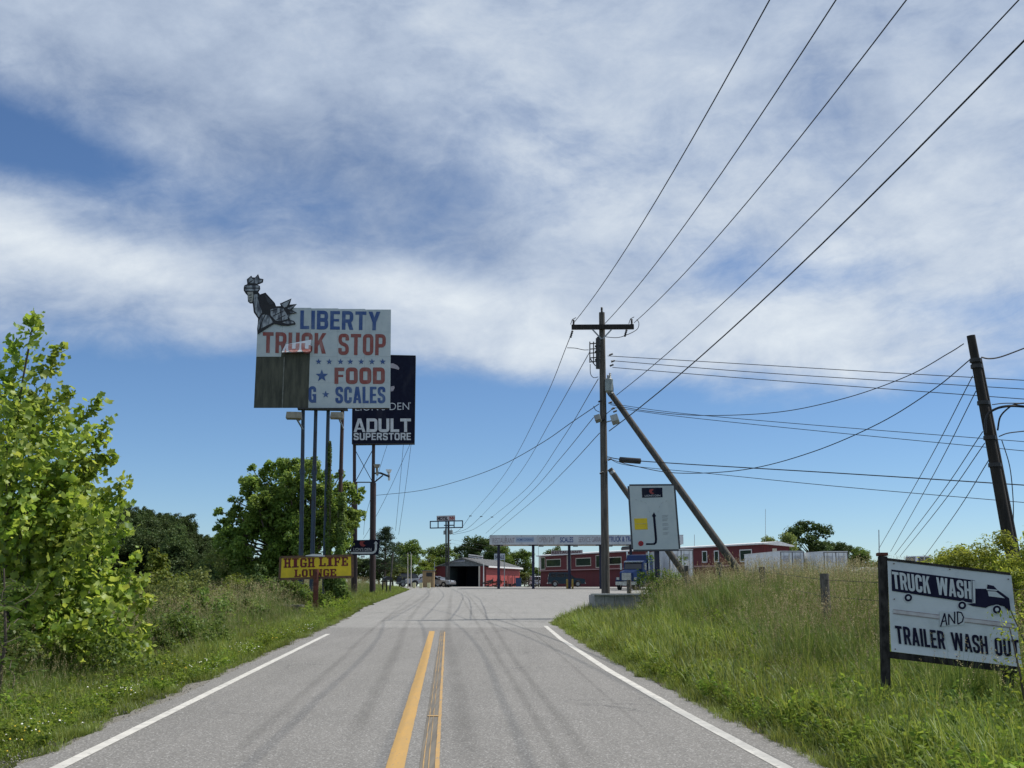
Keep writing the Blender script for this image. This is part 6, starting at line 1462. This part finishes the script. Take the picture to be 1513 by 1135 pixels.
B_ = [  # px, top, Y, width, material, label, leaves, leaf size
    (232, 808, 45, 2.6, L_yel, 'bright small poplar bush beyond the tulip tree, in front of the hill', 3800, .13),
    (262, 850, 30, 2.6, L_olive, 'olive bush right behind the tulip tree edge', 3000, .08), (290, 838, 38, 2.8, L_olive, 'tall olive shrub in the scrub below the wooded hill', 3400, .09),
    (318, 812, 52, 3.6, L_olive, 'large pale shrub in front of the wooded hill, left of the maple', 4200, .11), (345, 848, 44, 2.8, L_yel, 'yellow-green shrub below the left side of the maple', 3200, .09), (300, 868, 30, 2.2, L_mid, 'mid green shrub low in the left scrub', 2800, .08),
    (338, 872, 35, 2.4, L_olive, 'olive shrub in front of the maple foot, left', 2600, .08), (370, 862, 42, 3.0, L_dark, 'dark shrub at the foot of the maple', 3400, .10), (396, 855, 48, 3.2, L_mid, 'mid green shrub left of the yellow sign', 3400, .11),
    (425, 855, 45, 2.6, L_mid, 'leafy shrub just under the left half of the yellow sign', 3200, .11), (450, 862, 46, 2.4, L_mid, 'pale leafy shrub under the middle of the yellow sign', 2600, .10), (490, 866, 56, 2.4, L_mid, 'shrub at the foot of the right billboard pole', 2800, .10),
    (400, 882, 40, 2.2, L_dark, 'dark bramble left of the concrete culvert end', 2600, .08), (365, 885, 34, 2.0, L_mid, 'green bramble in the verge left of the culvert end', 2400, .07), (385, 835, 60, 4.0, L_dark, 'dark tall shrub mass below the maple crown', 4200, .14), (300, 825, 66, 4.6, L_hill, 'dark shrub where the hill meets the maple', 4200, .15),
    (262, 825, 60, 4.0, L_hill, 'dark green shrub under the wooded hill, middle', 4000, .14), (225, 845, 34, 3.0, L_olive, 'olive shrub showing at the tulip tree right edge', 3000, .09), (275, 890, 22, 2.0, L_mid, 'low green shrub at the verge right of the tulip tree', 2600, .06),
    (240, 885, 24, 1.7, L_mid, 'small leafy shrub beside the lower right leaves of the tulip tree', 2400, .05), (222, 925, 20, 1.3, L_mid, 'low shrub under the tulip tree right side', 2400, .05)]
for k, b_ in enumerate(B_): bush(b_[0], b_[1], b_[2] * 1.12, b_[3], b_[4], b_[5], int(b_[6] * 1.2), b_[7] * 1.25, group='shrubs along the left scrub')
bush(15, 925, 16.5, 2.2, L_mid, 'shady undergrowth at the foot of the tulip tree', 3000, .07); bush(110, 958, 17.5, 2.4, L_mid, 'low undergrowth beneath the tulip tree', 3000, .07)
# sumac: arching fronds of narrow leaflets
c = at(8, 880, 14.5); su = thing('sumac_shrub', 'sumac with narrow drooping leaflets low at the left frame edge', 'shrub', (c.x, 14.5, gz(c.x, 14.5))); hs = c.z + .35 - su.location.z; rr = random.Random(3); rng = np.random.default_rng(3); P = []; D = []; g = MB()
for k in range(34):
    a = rr.uniform(0, 6.28); r_ = rr.uniform(.15, .6); b0_ = Vector((rr.uniform(-.3, .3), rr.uniform(-.2, .2), rr.uniform(.3, hs * .9))); e_ = b0_ + Vector((math.cos(a) * r_, math.sin(a) * r_, rr.uniform(-.1, .3)))
    pts = limb(g, b0_, e_, .006, .003, rr, .2, 6); d_ = (e_ - b0_).normalized(); s_ = d_.cross(Vector((0, 0, 1))).normalized()
    for q in range(22):
        t = (q // 2) / 11 + .05; i = min(5, int(t * 6)); p_ = pts[i].lerp(pts[i + 1], min(1, t * 6 - i)); sgn = 1 if q % 2 else -1; P.append(p_); D.append((s_ * sgn + d_ * .4 - Vector((0, 0, .35))).normalized())
g.tube([(0, 0, -.1), (.05, 0, hs * .5), (-.05, 0, hs)], [.03, .02, .01], 6); g.build('stems', M_bark, su)
P = np.array([tuple(p) for p in P]); D = np.array([tuple(d) for d in D]); n = len(P); up = unit(np.cross(D, np.cross(np.array([[0, 0, 1.]]), D) + rng.normal(size=(n, 3)) * .3)); s = .095 * rng.uniform(.7, 1.2, (n, 1))
V_ = np.stack([P, P + D * s * .45 + up * s * .16, P + D * s, P + D * s * .45 - up * s * .16], 1).reshape(-1, 3); link('foliage', np_mesh('foliage', V_, np.arange(4 * n).reshape(n, 4), L_mid), su)
# right side
L_feather = leaf_mat('feathery_yellow_green', (.12, .17, .02), (.18, .23, .03), (.25, .30, .055), .5, 1.0)
for (px, tp, Y, w, lab) in ((1425, 804, 24, 3.2, 'feathery yellow-green bush above the truck wash sign'), (1478, 786, 21, 3.4, 'feathery yellow-green bush in front of the leaning pole foot'), (1530, 790, 18, 2.4, 'feathery bush cut by the right frame edge'), (1390, 822, 26, 1.6, 'small feathery bush behind the top of the truck wash sign')):
    bush(px, tp, Y, w, L_feather, lab, 19000, .09, 'feathery_bush', 'bush', 'feathery bushes on the right', .32)
bush(1512, 880, 12.2, .9, L_feather, 'leafy twigs hanging over the right edge of the truck wash sign', 900, .055, 'overhanging_bush', 'bush', None, .4, h=.95 + .5)
for (px, tp, Y, w, lab) in ((962, 808, 37.0, 1.1, 'climbing weeds left of the white board post'), (1008, 812, 37.6, 1.2, 'leafy weeds right of the white board post'), (985, 835, 36.2, 1.6, 'leafy growth at the foot of the white board'), (972, 846, 38.6, 1.0, 'leafy weeds behind the low concrete wall')):
    bush(px, tp, Y, w, L_mid, lab, 1500, .075, 'weed_clump', 'weeds', 'weeds round the white board')
# vines climbing two billboard poles
def vine(name_lab, pa, pb, w0, w1, n, Yv=59.7, side=.5):
    rng = np.random.default_rng(n); t = rng.random(n) ** .8; px = pa[0] + (pb[0] - pa[0]) * t; py = pa[1] + (pb[1] - pa[1]) * t; w = (w0 + (w1 - w0) * t) / 1600 * 60 * (1 + .35 * np.sin(t * 23)); a = rng.random(n) * 6.28; rr_ = w * (.5 + .5 * rng.random(n)) * .5
    c = at(pb[0], pb[1], 60); tg = thing('climbing_vine', name_lab, 'vine', (c.x, 60, c.z - 1)); P = []
    for i in range(n):
        q = at(float(px[i]), float(py[i]), 60.0); P.append((q.x + rr_[i] * math.cos(a[i]) - c.x, rr_[i] * math.sin(a[i]), q.z - c.z + 1))
    P = np.array(P); Nn = unit(np.stack([np.cos(a), np.sin(a), np.full(n, .4)], 1) + rng.normal(size=(n, 3)) * .5); V_, F_ = leaf_quads(P, Nn, .14, rng, .8); link('foliage', np_mesh('foliage', V_, F_, L_mid), tg)
    g = MB(); Q = [at(pa[0] + (pb[0] - pa[0]) * k / 6 + (k % 2) * 1.5, pa[1] + (pb[1] - pa[1]) * k / 6, 59.9) - Vector(tg.location) for k in range(7)]; g.tube(Q, [.015 + .006 * k for k in range(7)], 5); g.build('stem', M_bark, tg)
vine('narrow ivy column climbing the third billboard pole', (487.5, 652), (485, 880), 4, 13, 3000); vine('thick ivy sleeve around the rightmost billboard pole', (505.5, 728), (501, 885), 11, 19, 3800)

# --- instanced stuff
def scatter(name, P, rot, scl, idx, protos, lab, m0=None):
    cc_ = bpy.data.collections.new(name + '_source')
    for i, me in enumerate(protos):
        o = bpy.data.objects.new('%s_tuft_%02d' % (name, i), me); cc_.objects.link(o)
    me = bpy.data.meshes.new(name); P = np.asarray(P, dtype=np.float32); me.vertices.add(len(P)); me.vertices.foreach_set('co', P.ravel())
    for nm, ty, arr in (('rot', 'FLOAT_VECTOR', rot), ('scl', 'FLOAT_VECTOR', scl), ('pick', 'INT', idx)):
        at_ = me.attributes.new(nm, ty, 'POINT'); at_.data.foreach_set('vector' if ty == 'FLOAT_VECTOR' else 'value', np.asarray(arr, dtype=np.float32 if ty != 'INT' else np.int32).ravel())
    o = bpy.data.objects.new(name, me); col.objects.link(o); tag(o, lab, None, None, 'stuff')
    ng = bpy.data.node_groups.new(name, 'GeometryNodeTree'); ng.interface.new_socket('Geometry', in_out='INPUT', socket_type='NodeSocketGeometry'); ng.interface.new_socket('Geometry', in_out='OUTPUT', socket_type='NodeSocketGeometry')
    N = NT(ng); gi = N.n('NodeGroupInput'); go = N.n('NodeGroupOutput'); ip = N.n('GeometryNodeInstanceOnPoints'); ci = N.n('GeometryNodeCollectionInfo'); ci.inputs['Collection'].default_value = cc_; ci.inputs['Separate Children'].default_value = True; ci.inputs['Reset Children'].default_value = True
    def na(nm, ty): q = N.n('GeometryNodeInputNamedAttribute', data_type=ty); q.inputs[0].default_value = nm; return next(s for s in q.outputs if s.enabled and s.name == 'Attribute')
    Lk = ng.links.new; Lk(gi.outputs[0], ip.inputs['Points']); Lk(ci.outputs[0], ip.inputs['Instance']); ip.inputs['Pick Instance'].default_value = True
    Lk(na('pick', 'INT'), ip.inputs['Instance Index']); Lk(na('rot', 'FLOAT_VECTOR'), ip.inputs['Rotation']); Lk(na('scl', 'FLOAT_VECTOR'), ip.inputs['Scale']); Lk(ip.outputs[0], go.inputs[0])
    md = o.modifiers.new('scatter', 'NODES'); md.node_group = ng; return o
G_lush = leaf_mat('grass_lush', (.060, .098, .015), (.110, .155, .025), (.20, .24, .05), .40, .55, .035)
G_tall = leaf_mat('grass_tall', (.050, .090, .016), (.092, .140, .026), (.19, .23, .07), .36, .5, .035)
G_head = leaf_mat('grass_seed_head', (.15, .125, .075), (.24, .21, .135), (.40, .37, .26), .3, .5)
G_weed = leaf_mat('weed_leaf', (.075, .130, .015), (.115, .18, .022), (.18, .24, .038), .45, 1.0, .01)
M_flower = mat('clover_white', (.72, .72, .66), (.6, .6, .5), .8, bump=0); M_flow_y = mat('yellow_flower', (.6, .42, .03), None, .8, bump=0)
def tuft(seed, n, h0, h1, rad, w, lean, m, heads=0, hm=None, hh=(0, 0)):
    rng = np.random.default_rng(seed); V = []; Fq = []; mi = []
    def blade(b, a, h, w_, ln, mat_i):
        d = np.array([math.cos(a), math.sin(a), 0]); s = np.array([-d[1], d[0], 0]) * w_; k0 = len(V); prof = [(0, 0, 1), (.45, .18, .85), (.8, .55, .5), (1, 1, .08)]
        for (t, q, ww) in prof:
            c = b + d * ln * h * q + np.array([0, 0, h * (t - .18 * q * ln)]); V.append(c - s * ww); V.append(c + s * ww)
        for i in range(3): Fq.append((k0 + 2 * i, k0 + 2 * i + 1, k0 + 2 * i + 3, k0 + 2 * i + 2)); mi.append(mat_i)
    for _ in range(n):
        a = rng.uniform(0, 6.28); r = rad * rng.random() ** .5; blade(np.array([r * math.cos(a), r * math.sin(a), -.03]), a + rng.normal() * .9, rng.uniform(h0, h1), w * rng.uniform(.6, 1.2), lean * rng.uniform(.2, 1.3), 0)
    for _ in range(heads):
        a = rng.uniform(0, 6.28); r = rad * rng.random() ** .5; b = np.array([r * math.cos(a), r * math.sin(a), 0]); h = rng.uniform(*hh); ln = rng.uniform(.02, .3); blade(b, a, h, .0022, ln, 0)
        d = np.array([math.cos(a), math.sin(a), 0]); tip = b + d * ln * h + np.array([0, 0, h * (1 - .18 * ln)])
        for q in range(9):
            p = tip - (d * ln * .8 + np.array([0, 0, 1])) * rng.uniform(0, .16) * h; u = unit(rng.normal(size=3) + np.array([0, 0, 1.0])); v = unit(np.cross(u, rng.normal(size=3))); k0 = len(V); L = .022 + .012 * rng.random()
            V.extend([p, p + u * L * .5 + v * .004, p + u * L, p + u * L * .5 - v * .004]); Fq.append((k0, k0 + 1, k0 + 2, k0 + 3)); mi.append(1)
    return np_mesh('tuft', V, Fq, [m, hm or m], mi)
def weed(seed, n, h, m, size=.05, flowers=0, fm=None):
    rng = np.random.default_rng(seed); P = []; 
    for s in range(n):
        a = rng.uniform(0, 6.28); r = rng.uniform(.0, .12); top = np.array([r * 1.8 * math.cos(a), r * 1.8 * math.sin(a), h * rng.uniform(.6, 1)])
        for q in range(12): t = rng.uniform(.15, 1); P.append(top * np.array([1, 1, t]) * np.array([.4 + .6 * t, .4 + .6 * t, 1]) + rng.normal(size=3) * .025)
    P = np.array(P); Nn = unit(rng.normal(size=P.shape) * .6 + [0, 0, .8]); V, Fq = leaf_quads(P, Nn, size, rng, .5); V = list(V); Fq = [tuple(f) for f in Fq]; mi = [0] * len(Fq)
    for _ in range(flowers):
        c = np.array([rng.uniform(-.15, .15), rng.uniform(-.15, .15), h * rng.uniform(.8, 1.15)]); k0 = len(V); r = .012
        V.extend([c + [r, 0, 0], c + [0, r, 0], c + [-r, 0, 0], c + [0, -r, 0], c + [0, 0, r], c + [0, 0, -r]])
        for (i, j) in ((0, 1), (1, 2), (2, 3), (3, 0)): Fq.append((k0 + i, k0 + j, k0 + 4, k0 + 4)); 
        mi += [1] * 4
    Ft = []; mt = []
    for f, q in zip(Fq, mi):
        if f[2] == f[3]: Ft.append((f[0], f[1], f[2])); mt.append(q)
        else: Ft += [(f[0], f[1], f[2]), (f[0], f[2], f[3])]; mt += [q, q]
    return np_mesh('weed', V, Ft, [m, fm or m], mt)
SHORT = [tuft(31, 46, .07, .20, .13, .0042, .55, G_lush), tuft(32, 46, .10, .27, .14, .0045, .6, G_lush), tuft(33, 40, .14, .36, .14, .005, .55, G_lush)]
TALL = [tuft(41, 44, .35, .85, .17, .0048, .42, G_tall, 8, G_head, (.75, 1.05)), tuft(42, 48, .30, .75, .18, .0048, .5, G_tall, 9, G_head, (.7, 1.0)), tuft(43, 40, .4, .9, .15, .005, .35, G_tall, 4, G_head, (.8, 1.1)), tuft(44, 50, .25, .6, .18, .005, .6, G_lush)]
WEED = [weed(51, 9, .30, G_weed, .06), weed(52, 9, .42, G_weed, .07), weed(53, 9, .22, G_weed, .045, 3, M_flower), weed(54, 8, .35, L_mid, .05, 0)]
CLOV = [weed(61, 7, .13, G_lush, .03, 5, M_flower), weed(62, 7, .16, G_weed, .03, 3, M_flower), weed(63, 7, .2, G_weed, .035, 2, M_flow_y)]
rng = np.random.default_rng(77)
class Sc:
    def __init__(s): s.P = []; s.R = []; s.S = []; s.I = []
    def add(s, x, y, i, sc_, hz=1.0, tilt=.12):
        s.P.append((x, y, gz(x, y) - .01)); s.R.append((rng.normal() * tilt, rng.normal() * tilt, rng.uniform(0, 6.28))); s.S.append((sc_, sc_, sc_ * hz)); s.I.append(i)
    def done(s, name, protos, lab): print(name, len(s.P)); return scatter(name, s.P, s.R, s.S, s.I, protos, lab)
def vis(x, y): return abs(x) < .50 * y + 1.0
s1, s2, s3, s4 = Sc(), Sc(), Sc(), Sc()
# right: lush rim, tall seeded grass behind
Y = 6.5
while Y < 44.5:
    dY = .25; xr = XRp(Y) - .04; d_ = 1.0 if Y < 16 else (.75 if Y < 26 else .55); sz = 1.0 if Y < 18 else 1.2
    for _ in range(rng.poisson(2.2 * dY * 46 * d_)):
        u = rng.random() ** 1.3 * 2.4; x = xr + u + rag(5, Y, .10); f = smooth(u, 0, .6)
        s1.add(x, Y + rng.random() * dY, rng.integers(0, 2) if u < .5 else rng.integers(1, 3), sz * (.6 + .95 * f) * rng.uniform(.8, 1.2))
    wmax = max(1, min(.50 * Y + 1 - xr, 17))
    for _ in range(rng.poisson((wmax - .8) * dY * 24 * d_)):
        x = xr + .8 + rng.random() * (wmax - .8); y = Y + rng.random() * dY; u = x - xr; near = smooth(y, 9, 14)
        nz = hn(x, y, .5); tallk = smooth(u + nz * 1.2, 1.2, 3.6) * (.35 + .65 * smooth(y, 8, 17)); i = rng.integers(0, 3) if rng.random() < .25 + .65 * tallk else 3
        if x < 5.6 and 34 < y < 40.3:
            if rng.random() < .8: continue
            i = 3; tallk = 0
        if y < 12.9 and 3.6 < x < 4.6 and y > 10.5 and rng.random() < .5: continue
        if 3.2 < x < 5.9 + (y - 10) * .2 and y < 13 and rng.random() < .75: i = 3; tallk = .15
        s2.add(x, y, i, (.50 + .52 * tallk) * (1 + .35 * hn(x + 50, y, .9)) * rng.uniform(.8, 1.2) * (1.15 if y > 26 else 1))
    for _ in range(rng.poisson(2.2 * dY * 26 * d_)): u = .15 + rng.random() * 2.2; s3.add(xr + u, Y + rng.random() * dY, rng.choice([0, 1, 3]), rng.uniform(.5, .95))
    for _ in range(rng.poisson(wmax * dY * 6.5)):
        x = xr + .3 + rng.random() * (wmax - .3); s3.add(x, Y + rng.random() * dY, rng.choice([0, 1, 3]), rng.uniform(.7, 1.25))
    if Y < 13.5:
        for _ in range(rng.poisson(2.6 * dY * 60)):
            x = 3.2 + rng.random() * 3.0
            if Y > 10.6 and rng.random() < .75: continue
            s3.add(x, Y + rng.random() * dY, rng.choice([0, 1]), rng.uniform(.7, 1.1))
    Y += dY
for _ in range(900):
    y = rng.uniform(11, 40); xr = XRp(y); x = xr + 1.5 + rng.random() * min(.5 * y - xr, 14)
    if hn(x + 9, y + 4, .33) > .12: s3.add(x, y, 3, rng.uniform(.9, 1.6), 1.1)
for _ in range(500):
    y = rng.uniform(14, 60); xl_ = XLp(y); x = xl_ - 2.5 - rng.random() * 9
    if hn(x + 9, y + 4, .33) > .05: s3.add(x, y, rng.choice([1, 3]), rng.uniform(1.0, 1.8), 1.1)
# left verge, then rougher ground sloping away
Y = 6.5
while Y < 130:
    dY = .25 if Y < 45 else .6; xl_ = XLp(Y) - .10; d_ = 1.0 if Y < 18 else (.75 if Y < 30 else (.5 if Y < 60 else .22)); sz = 1.0 if Y < 20 else (1.25 if Y < 60 else 1.9)
    for _ in range(rng.poisson(3.2 * dY * 46 * d_)):
        u = rng.random() ** 1.15 * 3.4; x = xl_ - u + rag(-5, Y, .16); f = smooth(u, 0, .9)
        if vis(x, Y): s1.add(x, Y + rng.random() * dY, rng.integers(0, 2) if u < 1.0 else rng.integers(0, 3), sz * (.5 + .5 * f) * rng.uniform(.8, 1.2))
    wm = min(.50 * Y + 1 + xl_, 26) if True else 0; wm = max(0, min(.5 * Y + 1 - abs(xl_), 24))
    for _ in range(rng.poisson(max(0, wm - 1.6) * dY * (28 if Y < 45 else 11) * d_)):
        x = xl_ - .8 - rng.random() * (wm - .8); u = xl_ - x; i = rng.integers(0, 3) if rng.random() < .55 + .25 * smooth(Y, 70, 95) else 3; s2.add(x, Y + rng.random() * dY, i, rng.uniform(.75, 1.25) * smooth(u, .3, 4.0) * (1.0 if Y < 40 else 1.3) + .2)
    for _ in range(rng.poisson(3 * dY * 22 * d_)): s3.add(xl_ - .2 - rng.random() * 3.4, Y + rng.random() * dY, rng.choice([0, 1, 3]), rng.uniform(.45, .9))
    for _ in range(rng.poisson(wm * dY * 3.2 * d_)): x = xl_ - 1.0 - rng.random() * wm; s3.add(x, Y + rng.random() * dY, rng.choice([0, 1, 3]), rng.uniform(.6, 1.2) * (1 if Y < 40 else 1.5))
    if Y < 34:
        for _ in range(rng.poisson(2.2 * dY * 5)): u = .2 + rng.random() * 2.0; x = xl_ - u; s4.add(x, Y + rng.random() * dY, rng.integers(0, 3), rng.uniform(.7, 1.2))
    Y += dY
s1.done('short_grass', SHORT, 'lush short green grass along both pavement edges'); s2.done('tall_grass', TALL, 'tall seeding grass on the right bank and the left slope')
s3.done('broadleaf_weeds', WEED, 'low broadleaf weeds mixed through the roadside grass'); s4.done('clover', CLOV, 'white clover flowers in the left verge')
# wooded hill on the left
s5 = Sc(); hp_ = [PROTO['hill'][0][0], PROTO['hill'][1][0]]
for _ in range(1300):
    x = rng.uniform(-130, -45); y = rng.uniform(175, 330); 
    if x > -.265 * y - 2 and rng.random() < .85: continue
    s5.add(x, y, rng.integers(0, 2), rng.uniform(.6, .85) if x < -.3 * y else rng.uniform(.35, .55), 1, .03)
s5.done('hill_wood', hp_, 'far wooded hill reading as one dark green mass on the left')
# scattered stones on the gravel shoulder
rk = []
for sd_ in range(3):
    r2 = np.random.default_rng(sd_); g = MB(); b_ = unit(r2.normal(size=(8, 3))) * r2.uniform(.7, 1.1, (8, 1)) * .5
    import bmesh
    bm = bmesh.new(); [bm.verts.new(tuple(v)) for v in b_]; bmesh.ops.convex_hull(bm, input=bm.verts); me = bpy.data.meshes.new('stone'); bm.to_mesh(me); bm.free(); me.materials.append(mat('stone_grey', (.30, .28, .25), (.18, .17, .155), .9, scale=3)); rk.append(me)
s6 = Sc()
for _ in range(4200):
    y = 7 + 33 * rng.random() ** 1.6; sgn = rng.random() < .6; x = (XLp(y) - rng.uniform(-.08, .42)) if sgn else (XRp(y) + rng.uniform(-.1, .2)); q = rng.uniform(.006, .024) * (1.6 if rng.random() < .06 else 1)
    s6.P.append((x, y, roadz(y) - .004)); s6.R.append(tuple(rng.uniform(0, 6, 3))); s6.S.append((q, q, q * .7)); s6.I.append(rng.integers(0, 3))
s6.done('loose_gravel', rk, 'loose grey gravel scattered along the pavement edges')
